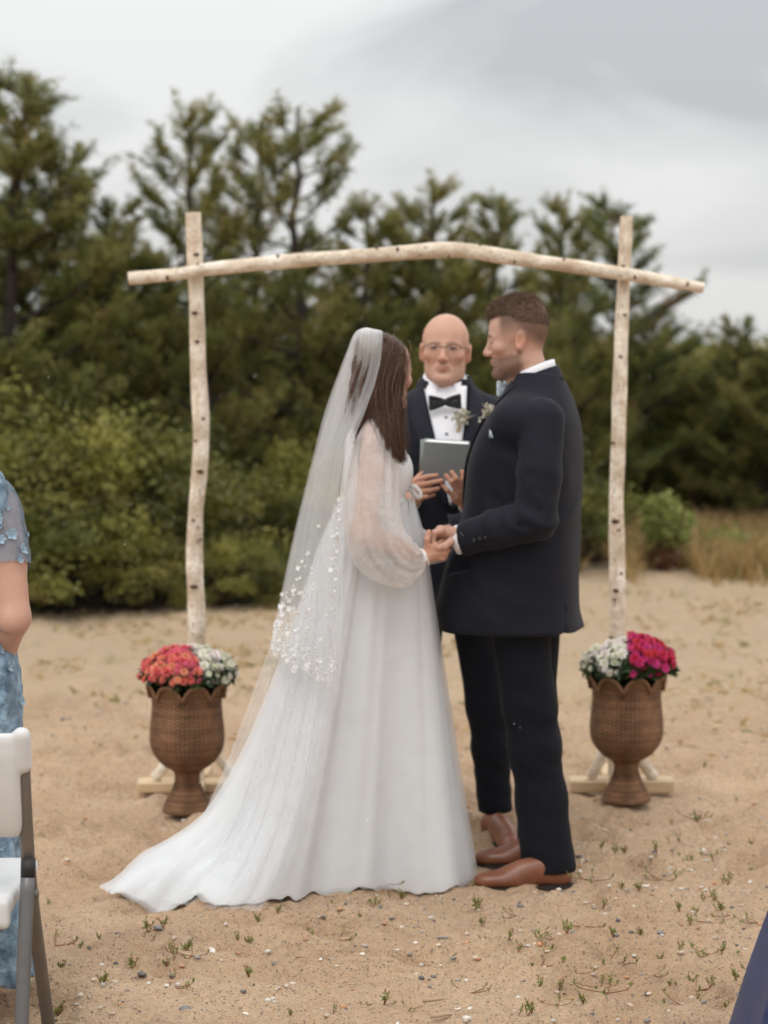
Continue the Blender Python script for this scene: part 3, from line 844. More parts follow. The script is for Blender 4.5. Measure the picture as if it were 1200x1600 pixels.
def log(name, pts, rads, seed, parent=None, n=60, seg=18):
    rng = np.random.RandomState(seed)
    p = smooth_path(pts, n); r = np.interp(np.linspace(0, 1, n), np.linspace(0, 1, len(rads)), rads)
    L = np.concatenate([[0], np.cumsum(np.linalg.norm(np.diff(p, axis=0), axis=1))])
    a = np.linspace(0, 2 * PI, seg, endpoint=False)
    jit = 1 + 0.05 * np.sin(L[:, None] * 9 + seed + np.cos(a)[None, :] * 1.3) + 0.035 * np.sin(L[:, None] * 23 + 2 * a[None, :] + seed) + rng.normal(size=(n, seg)) * 0.012
    v, f = tube(p, r, seg, True, jit=jit)
    c = np.stack([np.repeat(L, seg) + seed * 3.1, np.tile(np.cos(a), n), np.tile(np.sin(a), n)], 1)
    o = obj(name, v - AX, f[:-2], M_birch, parent or arch, True, c)
    for e, idx in ((0, f[-2]), (1, f[-1])):
        vv = v[list(idx)] - AX
        q = obj('cut_end', np.vstack([vv, vv.mean(0) + (p[0] - p[1] if e == 0 else p[-1] - p[-2]) * 0.05]), [(i, (i + 1) % seg, seg) for i in range(seg)], M_cut, o, False)
    return o, p, r
def knots(o, p, r, specs, facing=(0, -1, 0)):
    for (s, side, sz) in specs:
        i = int(s * (len(p) - 1)); t = unit(p[min(i + 1, len(p) - 1)] - p[max(i - 1, 0)])
        f0 = np.array(facing, float); f0 = unit(f0 - t * (f0 @ t)); sd = np.cross(t, f0)
        d = unit(f0 * math.cos(side) + sd * math.sin(side)); b = np.cross(t, d)
        c = p[i] + d * r[i] * 0.99 - AX
        a = np.linspace(0, 2 * PI, 10, endpoint=False)
        ring = [c + (t * math.cos(x) * sz * 0.62 + b * math.sin(x) * sz) - d * 0.006 for x in a]
        ring2 = [c + (t * math.cos(x) * sz * 0.36 + b * math.sin(x) * sz * 0.6) + d * 0.005 for x in a]
        v = ring + ring2 + [c + d * 0.001]
        f = [(j, (j + 1) % 10, 10 + (j + 1) % 10, 10 + j) for j in range(10)] + [(10 + j, 10 + (j + 1) % 10, 20) for j in range(10)]
        obj('knot', v, f, M_knot, o)
g0 = 1.0
pl = [at(x, y, AY) for x, y in ((302, 332), (305, 420), (308, 500), (310, 580), (314, 660), (313, 720), (306, 800), (304, 880), (307, 960), (306, 1060), (305, 1150), (305, 1232))]
lp = log('post', pl, [0.029, 0.030, 0.031, 0.030, 0.031, 0.032, 0.032, 0.033], 1)
knots(*lp, [(0.075, -0.3, 0.013), (0.18, 0.2, 0.014), (0.235, 0.0, 0.012), (0.36, -0.4, 0.010), (0.42, 0.7, 0.010), (0.475, -0.2, 0.015), (0.56, 0.2, 0.011), (0.60, -0.8, 0.010), (0.69, 0.1, 0.019), (0.80, 0.3, 0.012)])
pr = [at(x, y, AY) for x, y in ((979, 338), (975, 430), (971, 520), (968, 620), (966, 700), (963, 780), (964, 860), (965, 940), (964, 1030), (964, 1130), (963, 1222))]
rp_ = log('post', pr, [0.023, 0.026, 0.027, 0.029, 0.030, 0.030, 0.031], 2)
knots(*rp_, [(0.10, 0.3, 0.010), (0.17, -0.3, 0.010), (0.25, 0.1, 0.012), (0.40, 0.9, 0.010), (0.55, 0.2, 0.018), (0.57, -0.2, 0.009), (0.645, -0.4, 0.010), (0.71, 0.5, 0.008), (0.77, 1.0, 0.012), (0.69, 0.3, 0.014)])
cb = [at(x, y, AY - 0.058) for x, y in ((201, 435), (270, 429), (340, 419), (420, 411), (500, 404), (580, 399), (640, 394), (690, 391), (730, 392), (790, 401), (860, 411), (930, 421), (1000, 432), (1060, 443), (1099, 450))]
cp = log('crossbeam', cb, [0.024, 0.025, 0.026, 0.028, 0.029, 0.028, 0.027, 0.023, 0.021], 3, n=80)
knots(*cp, [(0.07, 0.5, 0.012), (0.12, -1.2, 0.010), (0.23, -1.0, 0.013), (0.37, -1.2, 0.013), (0.41, -0.5, 0.013), (0.52, 0.9, 0.010), (0.60, -1.2, 0.010), (0.66, 0.6, 0.008), (0.74, -0.8, 0.010), (0.86, 0.3, 0.011), (0.955, -0.2, 0.010)])
def plank(lo, hi):
    v, f = boxv(lo, hi, 0.004)
    o = obj('foot_plank', v - AX, f, M_plank, arch, False); fix_normals(o.data); return o
xL, xR = at(305, 1240, AY)[0], at(963, 1240, AY)[0]
plank((xL - 0.215, AY - 0.06, 0.0), (xL + 0.20, AY + 0.06, 0.038)); plank((xL - 0.045, AY - 0.30, 0.012), (xL + 0.045, AY - 0.062, 0.05)); plank((xL - 0.045, AY + 0.062, 0.012), (xL + 0.045, AY + 0.30, 0.05))
plank((xR - 0.18, AY - 0.06, 0.0), (xR + 0.215, AY + 0.06, 0.045)); plank((xR - 0.045, AY - 0.24, 0.012), (xR + 0.045, AY - 0.062, 0.05)); plank((xR - 0.045, AY + 0.062, 0.012), (xR + 0.045, AY + 0.30, 0.05))
for k, (x, s, m) in enumerate(((xL, -1, 0.15), (xL, 1, 0.15), (xR, -1, 0.10), (xR, 1, 0.14))):
    log('brace', [np.array((x + s * m, AY - 0.02, 0.05)), np.array((x + s * m * 0.55, AY - 0.02, 0.14)), np.array((x + s * 0.02, AY - 0.01, 0.24))], [0.022, 0.021, 0.02], 5 + k, n=14, seg=12)

# ------------------------------------------------------------------ wicker urns with chrysanthemums
M_wicker = material('brown_wicker', attr=True, rough=0.7, var=0.25, vscale=25, bump=0.3, bscale=150, spec=0.35)
M_soil = material('potting_soil', (0.03, 0.022, 0.017), 0.95, var=0.4, vscale=60, bump=0.6)
def urn_mesh(s=436.0):
    """lathe of woven wicker: strands run over and under the stakes"""
    prof = [(0.0, 35.5), (2, 37.5), (8, 37), (18, 33), (28, 27.5), (38, 22.5), (48, 19), (56, 18), (63, 19.2), (68, 24), (73, 33), (82, 43), (95, 52.5), (108, 56.5), (122, 57.5), (140, 56), (160, 54), (176, 53.5), (184, 55.5)]
    prof = [(z / s, r / s) for z, r in prof]
    q = smooth_path(prof, 400); L = np.concatenate([[0], np.cumsum(np.linalg.norm(np.diff(q, axis=0), axis=1))])
    rows = 72; per = 4; n = rows * per; seg = 144; stakes = 24
    t = np.linspace(0, L[-1], n)
    z, r = np.interp(t, L, q[:, 0]), np.interp(t, L, q[:, 1])
    a = np.linspace(0, 2 * PI, seg, endpoint=False)
    row = (np.arange(n) // per); ph = (np.arange(n) % per + 0.5) / per
    over = np.cos(a[None, :] * stakes / 1.0 + PI * (row % 2)[:, None])
    rr = r[:, None] + 0.0030 * over * np.sin(PI * ph)[:, None] + 0.0030 * np.sin(PI * ph)[:, None] ** 0.7 - 0.003 + 0.0022 * (np.cos(a * stakes) ** 2)[None, :]
    v = np.stack([rr * np.cos(a), rr * np.sin(a), np.broadcast_to(z[:, None], rr.shape)], -1).reshape(-1, 3)
    rng = np.random.RandomState(4)
    tone = np.array((0.190, 0.098, 0.050))[None, None, :] * rng.uniform(0.7, 1.25, (rows, 1, 1)).repeat(per, 0) * (1 + 0.22 * np.cos(a * stakes * 2)[None, :, None]) * (1 + 0.25 * np.sin(a * 5 + 1.0)[None, :, None] * rng.uniform(0.3, 1, (rows, 1, 1)).repeat(per, 0))
    tone = tone + np.array((0.03, 0.02, 0.012)) * (fbm(np.tile(a, (n, 1)) * 3, np.tile(z[:, None] * 30, (1, seg)), 3))[..., None]
    c = np.clip(tone, 0.01, 1).reshape(-1, 3)
    ii = (np.arange(n - 1)[:, None] * seg + np.arange(seg)[None, :]); jj = (np.arange(n - 1)[:, None] * seg + (np.arange(seg)[None, :] + 1) % seg)
    f = np.stack([ii.ravel(), jj.ravel(), (jj + seg).ravel(), (ii + seg).ravel()], 1)
    return mesh_data('woven_wall', v, f, M_wicker, True, c), r[-1], z[-1]
URN_ME, URN_R, URN_Z = urn_mesh()
def petal_rim():
    """one scallop of the rim, curling out, with its rolled edge"""
    n = 8; da = 2 * PI / n
    u = np.linspace(-0.5, 0.5, 17); hts = np.linspace(0, 1, 8)
    V = []
    for h in hts:
        for x in u:
            a = x * da * 0.99
            H = 0.052 * max(0.0, 1 - abs(2 * x) ** 2.6) + 0.006
            r = URN_R - 0.004 + 0.020 * h * h * (1 - 0.5 * abs(2 * x) ** 2) + 0.0016 * math.sin(h * 34)
            V.append((r * math.cos(a), r * math.sin(a), URN_Z - 0.012 + H * h))
    m = len(u)
    f = [(i * m + j, i * m + j + 1, (i + 1) * m + j + 1, (i + 1) * m + j) for i in range(len(hts) - 1) for j in range(m - 1)]
    mb = MB(); mb.add(V, f, (0.18, 0.095, 0.048))
    edge = np.array(V[-m:])
    v, g = tube(edge, 0.0062, 8); mb.add(v, g, (0.23, 0.125, 0.065))
    return mb.data('rim_scallop', M_wicker, True, True)
PETAL_ME = petal_rim()
def base_ring():
    a = np.linspace(0, 2 * PI, 40); v, f = tube(np.stack([np.cos(a) * 0.084, np.sin(a) * 0.084, 0 * a + 0.008], 1), 0.008, 8, False)
    return mesh_data('base_ring', v, f, M_wicker, True, np.tile((0.13, 0.062, 0.03), (len(v), 1)))
RING_ME = base_ring()
a_ = np.linspace(0, 2 * PI, 24, endpoint=False)
SOIL_ME = mesh_data('soil', np.vstack([np.stack([np.cos(a_) * 0.118, np.sin(a_) * 0.118, 0 * a_ + URN_Z - 0.03], 1), [(0, 0, URN_Z - 0.015)]]), [(i, (i + 1) % 24, 24) for i in range(24)], M_soil)
def urn(px, py, label, rz):
    g = ground_at(px, py)
    o = empty('wicker_urn', (g[0], g[1], gz(g[0], g[1]) + 0.004), rz)
    link('woven_wall', URN_ME, o); link('base_ring', RING_ME, o); link('soil', SOIL_ME, o)
    for i in range(8):
        p = link('rim_scallop', PETAL_ME, o); p.rotation_euler = (0, 0, i * PI / 4)
    return tag(o, label, 'planter', 'wicker urns at the arch')
M_bloom = material('chrysanthemum_petals', attr=True, rough=0.6, var=0.1, vscale=60, trans=0.15, spec=0.3)
M_mumleaf = material('chrysanthemum_leaves', attr=True, rough=0.6, var=0.25, vscale=40, trans=0.1)
def bloom_mesh(petal, centre, seed):
    rng = np.random.RandomState(seed)
    mb = MB()
    for ring, (n, l, el, z) in enumerate(((12, 0.0215, 8, 0.0), (10, 0.018, 35, 0.002), (8, 0.012, 62, 0.003))):
        for i in range(n):
            a = (i + 0.5 * ring) * 2 * PI / n + rng.uniform(-0.1, 0.1); e = R(el + rng.uniform(-8, 8))
            d = np.array((math.cos(a) * math.cos(e), math.sin(a) * math.cos(e), math.sin(e))); s = np.array((-math.sin(a), math.cos(a), 0)) * 0.0036
            p = np.array((0, 0, z))
            c = np.array(petal) * rng.uniform(0.85, 1.12)
            mb.add([p, p + d * l * 0.6 + s, p + d * l, p + d * l * 0.6 - s], [(0, 1, 2, 3)], c)
    a = np.linspace(0, 2 * PI, 6, endpoint=False)
    mb.add(np.vstack([np.stack([np.cos(a) * 0.0045, np.sin(a) * 0.0045, 0 * a + 0.006], 1), [(0, 0, 0.009)]]), [(i, (i + 1) % 6, 6) for i in range(6)], centre)
    return mb.data('bloom', M_bloom, False, True)
BLOOMS = {'coral': [bloom_mesh(c, (0.75, 0.33, 0.12), i) for i, c in enumerate(((0.80, 0.22, 0.17), (0.84, 0.34, 0.20), (0.76, 0.14, 0.15), (0.74, 0.14, 0.22)))],
          'white': [bloom_mesh(c, (0.75, 0.65, 0.25), i + 9) for i, c in enumerate(((0.86, 0.84, 0.74), (0.82, 0.82, 0.66), (0.86, 0.78, 0.76)))],
          'magenta': [bloom_mesh(c, (0.5, 0.12, 0.05), i + 17) for i, c in enumerate(((0.62, 0.035, 0.18), (0.66, 0.05, 0.25), (0.60, 0.03, 0.10), (0.58, 0.03, 0.05)))]}
def mum(u, colour, az0, az1, n, label, seed, rad=0.160, hh=0.118, off=(0, 0)):
    """a dome of blooms between two directions (degrees, 0 = to the right, 270 = towards the camera)"""
    rng = np.random.RandomState(seed)
    ul = np.array(u.location)
    o = empty('chrysanthemum_plant', ul + (off[0], off[1], URN_Z + 0.035))
    # foliage
    k = 1500
    a = R(1) * rng.uniform(az0 - 8, az1 + 8, k); ro = rng.uniform(0.0, 1, k) ** 0.6; e = rng.uniform(0.02, 0.93, k)
    r = rad * 0.96 * ro
    z = hh * 0.93 * np.sqrt(np.clip(1 - ro ** 2, 0, 1)) * rng.uniform(0.2, 1.0, k) + 0.008
    P = np.stack([np.cos(a) * r, np.sin(a) * r, z], 1)
    cols = np.array((0.028, 0.055, 0.016)) * rng.uniform(0.6, 1.6, (k, 1))
    P[:, 2] -= np.where(ro > 0.72, -0.012, 0.03)
    v, f, c = leaves(P, 0.034, 0.008, rng, cols, 0.3)
    obj('foliage', v, f, M_mumleaf, o, False, c)
    st = MB()
    m = BLOOMS[colour]; placed = []
    tries = 0
    while len(placed) < n and tries < 6000:
        tries += 1
        aa = R(rng.uniform(az0, az1)); el = math.asin(rng.uniform(0.16, 1.0))
        if el < 0.45 and rng.rand() < 0.55: continue
        d = np.array((math.cos(aa) * math.cos(el), math.sin(aa) * math.cos(el), math.sin(el)))
        p = d * np.array((rad, rad, hh)) * rng.uniform(0.84, 1.10) + (0, 0, 0.012)
        if any(np.linalg.norm(p - q) < 0.0185 for q in placed): continue
        placed.append(p)
        b = link('bloom', m[rng.choice(len(m))], o)
        nd = Vector(unit(d + rng.normal(size=3) * 0.25))
        b.location = p; b.rotation_euler = nd.to_track_quat('Z', 'Y').to_euler()
        s = rng.uniform(0.85, 1.22) * (0.75 if el < 0.4 else 1); b.scale = (s, s, s)
        st.add(*tube(smooth_path([(d[0] * 0.03, d[1] * 0.03, 0.0), p * (0.6, 0.6, 0.55), p], 4), 0.0022, 4, False))
    st.build('stem', material('chrysanthemum_stem', (0.05, 0.09, 0.03), 0.7), o)
    return tag(o, label, 'flowers', 'potted chrysanthemums')
u1 = urn(293, 1272, 'brown wicker urn left of the bride, planted with coral and white flowers', 0.35)
u2 = urn(978, 1259, 'brown wicker urn right of the groom, planted with white and magenta flowers', 0.2)
mum(u1, 'coral', 128, 292, 150, 'coral red chrysanthemums in the left wicker urn', 1)
mum(u1, 'white', -66, 118, 140, 'white chrysanthemums in the left wicker urn', 2, off=(0.012, 0.01))
mum(u2, 'white', 112, 258, 85, 'white chrysanthemums in the right wicker urn', 3)
mum(u2, 'magenta', -92, 102, 170, 'magenta and red chrysanthemums in the right wicker urn', 4, rad=0.165, hh=0.135, off=(0.01, 0))
# ------------------------------------------------------------------ people: shared builders
from mathutils.bvhtree import BVHTree
M_skin = material('skin', attr=True, rough=0.55, var=0.05, vscale=30, sss=0.12, spec=0.35, bump=0.08, bscale=180, bdist=0.002)
M_suit = material('navy_wool', (0.0095, 0.0105, 0.0170), 0.75, var=0.18, vscale=140, bump=0.25, bscale=500, bdist=0.001, sheen=0.04, spec=0.18)
M_suit2 = material('midnight_wool', (0.0100, 0.0112, 0.0175), 0.75, var=0.18, vscale=140, bump=0.25, bscale=500, bdist=0.001, sheen=0.04, spec=0.18)
M_lapel = material('lapel_wool', (0.0115, 0.0128, 0.0200), 0.75, var=0.15, vscale=160, bump=0.2, bscale=500, bdist=0.001, sheen=0.03, spec=0.2)
M_trouser = material('navy_trousers', (0.0070, 0.0076, 0.0115), 0.85, var=0.18, vscale=140, bump=0.25, bscale=500, bdist=0.001, sheen=0.02, spec=0.15)
M_shirt = material('white_shirt', (0.80, 0.80, 0.84), 0.75, var=0.03, vscale=40, bump=0.1, bscale=200, bdist=0.002)
M_black = material('black_satin', (0.008, 0.008, 0.010), 0.5, var=0.1, vscale=60, spec=0.5)
M_button = material('dark_button', (0.02, 0.02, 0.025), 0.35, var=0.1)
M_shoe = material('tan_leather', (0.195, 0.070, 0.036), 0.38, var=0.28, vscale=16, bump=0.12, bscale=90, spec=0.5)
M_sole = material('dark_sole', (0.022, 0.018, 0.016), 0.7, var=0.2)
M_lace_stem = material('twine', (0.52, 0.38, 0.25), 0.9, var=0.2, vscale=120)
M_cream = material('cream_petals', attr=True, rough=0.7, var=0.12, vscale=80, trans=0.2)

class Person:
    def __init__(s, px, Y, deg, label, cat='person'):
        g = at(px, 800, Y)
        s.o = np.array((g[0], Y, 0.0)); s.a = R(deg)
        s.root = tag(empty('person', s.o, s.a), label, cat)
        c, n = math.cos(s.a), math.sin(s.a)
        s.Rm = np.array(((c, -n, 0), (n, c, 0), (0, 0, 1)))
    def loc(s, w): return (np.asarray(w, float) - s.o) @ s.Rm
    def px(s, x, y, Y): return s.loc(at(x, y, Y))
    def add(s, name, v, f, mat, parent=None, smooth=True, cols=None):
        return obj(name, v, f, mat, parent or s.root, smooth, cols)
def flat(v, c): return np.tile(np.asarray(c, float), (len(v), 1))

def head_mesh(skin, res=0.003, sx=1.0, sy=1.0, sz=1.0, fem=False, eyes='open', brow=(0.2, 0.13, 0.09), beard=None, hairline=None, neck=0.058, neck_to=(0, 0.025, -0.10), jaw=1.0):
    """origin under the chin, face towards -y"""
    q = Field((-0.105, -0.135, -0.115), (0.105, 0.115, 0.25), res)
    j = 0.88 if fem else jaw
    q.ell((0, 0.008, 0.150), (0.074, 0.089, 0.087), 0.01)
    q.ell((0, -0.030, 0.150), (0.064, 0.055, 0.066), 0.03)
    q.ell((0, -0.030, 0.095), (0.060 * j, 0.056, 0.080), 0.03)
    q.ell((0, -0.038, 0.045), (0.047 * j, 0.046, 0.042), 0.03)
    q.ell((0, -0.077, 0.019), (0.021 * j, 0.017, 0.017), 0.022)
    for sg in (-1, 1):
        q.cap((sg * 0.052 * j, 0.002, 0.055), (sg * 0.017 * j, -0.070, 0.016), 0.016, 0.013, 0.022)
        q.ell((sg * 0.044, -0.058, 0.094), (0.021, 0.020, 0.017), 0.02)
        q.cap((sg * 0.010, -0.082, 0.131), (sg * 0.044, -0.070, 0.130), 0.009 if not fem else 0.006, 0.007, 0.014)
        q.ell((sg * 0.031, -0.098, 0.117), (0.018, 0.016, 0.011), 0.012, op='sub')
        q.ell((sg * 0.031, -0.0735, 0.116), (0.014, 0.0125, 0.0125), 0.004)
        q.cap((sg * 0.019, -0.0835, 0.1205), (sg * 0.043, -0.0785, 0.1195), 0.004, 0.004, 0.004)
        q.cap((sg * 0.020, -0.083, 0.1105), (sg * 0.042, -0.0775, 0.1105), 0.003, 0.003, 0.004)
        # ear
        er = rot('X', -12) @ rot('Z', sg * 22)
        q.ell((sg * 0.077, 0.012, 0.110), (0.0085, 0.018, 0.031), 0.008, rot=er)
        q.ell((sg * 0.072, 0.006, 0.094), (0.007, 0.009, 0.013), 0.008)
        q.ell((sg * 0.0875, 0.006, 0.111), (0.0075, 0.010, 0.019), 0.004, rot=er, op='sub')
        q.ell((sg * 0.0125, -0.0945, 0.0775), (0.0085, 0.010, 0.0075), 0.006)
        q.cap((sg * 0.020, -0.085, 0.074), (sg * 0.030, -0.077, 0.056), 0.003, 0.003, 0.012, op='sub')
    q.cap((0, -0.086, 0.126), (0, -0.1045, 0.084), 0.0075, 0.0105, 0.012)
    q.ell((0, -0.1055, 0.0815), (0.0105, 0.0105, 0.0095), 0.008)
    q.cap((-0.021, -0.080, 0.0535), (0, -0.0885, 0.0555), 0.0048, 0.0062, 0.008); q.cap((0.021, -0.080, 0.0535), (0, -0.0885, 0.0555), 0.0048, 0.0062, 0.008)
    q.cap((-0.018, -0.080, 0.0455), (0, -0.0865, 0.0435), 0.0045, 0.0068, 0.006); q.cap((0.018, -0.080, 0.0455), (0, -0.0865, 0.0435), 0.0045, 0.0068, 0.006)
    q.cap((-0.022, -0.086, 0.0500), (0.022, -0.086, 0.0500), 0.0014, 0.0014, 0.003, op='sub')
    q.ell((0, -0.090, 0.034), (0.018, 0.008, 0.006), 0.010, op='sub')
    q.cap((0, 0.012, 0.07), neck_to, neck, neck * 1.06, 0.025)
    if not fem: q.cap((0, -0.022, 0.0), (0, -0.028, -0.05), 0.022, 0.018, 0.03)
    v, f = q.mesh(2)
    x, y, z = v.T
    c = np.tile(np.array(skin, float), (len(v), 1))
    def blend(w, col):
        nonlocal c
        w = np.clip(w, 0, 1)[:, None]; c = c * (1 - w) + np.array(col) * w
    red = np.array(skin) * (1.0, 0.78, 0.72)
    g = lambda cx, cy, cz, r: np.exp(-(((np.abs(x) - cx) / r) ** 2 + ((y - cy) / r) ** 2 + ((z - cz) / r) ** 2))
    blend(0.7 * g(0.042, -0.065, 0.080, 0.022), red); blend(0.7 * g(0, -0.108, 0.082, 0.014), red); blend(0.8 * g(0.082, 0.012, 0.110, 0.03), red)
    blend(0.5 * np.clip((0.0 - z) / 0.03, 0, 1), np.array(skin) * (0.96, 0.84, 0.78))
    mot = np.sin(x * 130 + 3 * np.sin(z * 90)) * np.sin(z * 110 + y * 70) + 0.6 * np.sin(x * 310 + z * 270) * np.sin(y * 290)
    c = c * (1 + 0.045 * mot)[:, None] * np.stack([np.ones(len(x)), 1 - 0.03 * mot, 1 - 0.03 * mot], 1)
    if hairline is not None: blend(hairline(x, y, z), hairline.col)
    if beard is not None:
        w = np.clip((0.068 - z - 0.35 * np.clip(np.abs(y + 0.09) - 0.0, 0, 0.2) * 0 + 0.18 * np.clip(y + 0.075, 0, 0.09)) / 0.014, 0, 1) * np.clip((z + 0.012 + 0.0 * y) / 0.014, 0, 1) * np.clip((0.018 - y) / 0.02, 0, 1)
        w = w + np.clip(1 - np.abs(z - 0.064) / 0.005, 0, 1) * (np.abs(x) < 0.024) * (y < -0.078) * 0.8
        w = w * (0.8 + 0.2 * np.sin(x * 900) * np.sin(z * 1100 + y * 700))
        blend(beard[1] * w, beard[0])
    lipw = np.clip(1 - ((x / 0.024) ** 2 + ((z - 0.0495) / 0.0088) ** 2), 0, 1) * 2.0 * (y < -0.074)
    blend(np.clip(lipw, 0, 0.6), np.array(skin) * (0.86, 0.60, 0.58))
    bw = np.clip(1 - np.abs(z - (0.1335 - 0.12 * np.clip(np.abs(x) - 0.034, 0, 1))) / 0.0065, 0, 1) * (np.abs(x) > 0.011) * (np.abs(x) < 0.047) * (y < -0.06)
    blend(0.9 * bw, brow)
    dx = np.abs(x) - 0.031
    if eyes == 'open':
        e = (((dx / 0.0115) ** 2 + ((z - 0.1150) / 0.0034) ** 2) < 1) & (y < -0.078)
        c[e] = (0.15, 0.10, 0.085)  # eye whites painted in a shadowed skin tone, shade put into the colour
        c[e & (np.abs(dx) < 0.0052)] = (0.05, 0.05, 0.06)
    lash = (np.abs(z - (0.1195 if eyes == 'open' else 0.1115)) < 0.0022) & (np.abs(dx) < 0.0125) & (y < -0.074)
    c[lash] = np.array(brow) * 0.5
    v = v * (sx, sy, sz)
    return v, f, c
class Hairline:
    def __init__(s, fn, col): s.fn, s.col = fn, np.array(col)
    def __call__(s, x, y, z): return s.fn(x, y, z)
def place(v, M): return xform(v, M)

def hand_mesh(pts_palm, fingers, thumb, wrist, res=0.0025, rf=0.0088, skin=(0.5, 0.3, 0.22), forearm=None, rp=0.020):
    """pts_palm: capsules (a,b,r) making up the palm; fingers / thumb: joint lists; all in person-local metres"""
    allp = [np.array(p) for f in fingers for p in f] + [np.array(p) for p in thumb] + [np.array(w[0]) for w in wrist] + [np.array(p) for c in pts_palm for p in c[:2]]
    lo = np.min(allp, 0) - 0.06; hi = np.max(allp, 0) + 0.06
    q = Field(lo, hi, res)
    for a, b, r in pts_palm: q.cap(a, b, r, r, 0.010)
    for i in range(len(wrist) - 1): q.cap(wrist[i][0], wrist[i + 1][0], wrist[i][1], wrist[i + 1][1], 0.012)
    for fi, fg in enumerate(fingers):
        k = (1.0, 1.05, 1.0, 0.86)[fi % 4] * rf
        for i in range(len(fg) - 1):
            q.cap(fg[i], fg[i + 1], k * (1.12 - 0.10 * i), k * (1.04 - 0.10 * i), 0.004 if i else 0.006)
    for i in range(len(thumb) - 1): q.cap(thumb[i], thumb[i + 1], rf * (1.35 - 0.14 * i), rf * (1.18 - 0.14 * i), 0.006)
    v, f = q.mesh(1)
    c = flat(v, skin)
    for fg in list(fingers) + [thumb]:
        t = np.array(fg[-1]); w = np.clip(1 - np.linalg.norm(v - t, axis=1) / 0.016, 0, 1)[:, None] * 0.6
        c = c * (1 - w) + np.array(skin) * (1.06, 0.80, 0.78) * w
        for jn in fg[1:-1]:
            w = np.clip(1 - np.linalg.norm(v - np.array(jn), axis=1) / 0.012, 0, 1)[:, None] * 0.35
            c = c * (1 - w) + np.array(skin) * (0.95, 0.74, 0.70) * w
    return v, f, c
def coarse_body(chains, skin, res=0.014, lofts=()):
    P = np.vstack([np.array(p) for ch in chains for p in ch[0]])
    if lofts:
        for L in lofts:
            L = np.array(L); P = np.vstack([P, np.stack([L[:, 1] - L[:, 3], L[:, 2] - L[:, 4], L[:, 0]], 1), np.stack([L[:, 1] + L[:, 3], L[:, 2] + L[:, 4], L[:, 0]], 1)])
    q = Field(P.min(0) - 0.15, P.max(0) + 0.15, res)
    for L in lofts: q.loft(L, 0.03)
    for pts, r in chains: q.chain([np.array(p) for p in pts], r, 0.03)
    v, f = q.mesh(1)
    return v, f, flat(v, skin)

def wrinkle(amp, centers):
    """cloth folds: centres are (point, direction, wavelength, reach, gain)"""
    def fn(x, y, z):
        p = np.stack([x, y, z], 1); s = np.zeros(len(x))
        for c, d, wl, reach, g in centers:
            q = p - np.array(c); d = unit(np.array(d, float))
            r = np.linalg.norm(q, axis=1)
            ph = (q @ d) * 2 * PI / wl + 1.7 * np.sin(r * 14 + c[2] * 7) + 0.8 * np.sin(q[:, 0] * 23 + q[:, 2] * 11)
            w = np.sin(ph); w = 0.45 * w + 0.55 * (1 - 2 * np.abs(np.sin(ph * 0.5 + 0.4)))
            s += g * w * np.exp(-(r / reach) ** 2)
        s += 0.35 * np.sin(x * 21 + z * 9 + 1) * np.sin(z * 13 - y * 17)
        return amp * s
    return fn
def cut_end(q, p, d, r=0.10, depth=0.06):
    """flat cut across a sleeve or leg end"""
    X = unit(np.array(d, float)); Yv = unit(np.cross((0, 0, 1), X)); M = np.stack([X, Yv, np.cross(X, Yv)], 1)
    q.box(np.array(p) + X * depth, (depth, r, r), 0.001, 0.003, rot=M, op='sub')
def bvh_of(v, f): return BVHTree.FromPolygons([tuple(map(float, p)) for p in v], [tuple(map(int, q)) for q in f])
def drape(bvh, U, off, thick=0.004, direction=(0, 1, 0), start=0.6):
    """project a grid of points (rows x cols x 3) onto a surface along direction; closed thin slab"""
    U = np.asarray(U, float); n, m = U.shape[:2]
    d = Vector(direction); V = np.zeros_like(U); last = None
    for i in range(n):
        for j in range(m):
            p = Vector(U[i, j]) - d * start
            h = bvh.ray_cast(p, d)
            V[i, j] = np.array(h[0]) if h[0] is not None else (U[i, j] if last is None else np.array((U[i, j][0], last[1], U[i, j][2])))
            last = V[i, j]
    # relax a little so seams do not jump
    for _ in range(2):
        W = V.copy(); W[1:-1] = 0.5 * V[1:-1] + 0.25 * (V[:-2] + V[2:]); V = W
        W = V.copy(); W[:, 1:-1] = 0.5 * V[:, 1:-1] + 0.25 * (V[:, :-2] + V[:, 2:]); V = W
    dv = np.array(direction, float)
    return slab(V - dv * off, -dv * thick)
def slab(V, t):
    n, m = V.shape[:2]
    A = V.reshape(-1, 3); B = A + t
    N = n * m
    f = []
    for i in range(n - 1):
        for j in range(m - 1):
            a = i * m + j
            f.append((a, a + 1, a + m + 1, a + m)); f.append((N + a, N + a + m, N + a + m + 1, N + a + 1))
    rim = [(0, j) for j in range(m)] + [(i, m - 1) for i in range(1, n)] + [(n - 1, j) for j in range(m - 2, -1, -1)] + [(i, 0) for i in range(n - 2, 0, -1)]
    rim = [i * m + j for i, j in rim]
    for a, b in zip(rim, rim[1:] + rim[:1]): f.append((b, a, N + a, N + b))
    return np.vstack([A, B]), f
def between(L, Rr, n, m, z=None):
    """grid between two polylines of (x, z)"""
    a, b = smooth_lin(L, n), smooth_lin(Rr, n)
    t = np.linspace(0, 1, m)[None, :, None]
    g = a[:, None, :] * (1 - t) + b[:, None, :] * t
    return np.stack([g[..., 0], np.zeros(g.shape[:2]), g[..., 1]], -1)
def smooth_lin(p, n):
    p = np.asarray(p, float); L = np.concatenate([[0], np.cumsum(np.linalg.norm(np.diff(p, axis=0), axis=1))])
    t = np.linspace(0, L[-1], n)
    return np.stack([np.interp(t, L, p[:, k]) for k in range(p.shape[1])], 1)
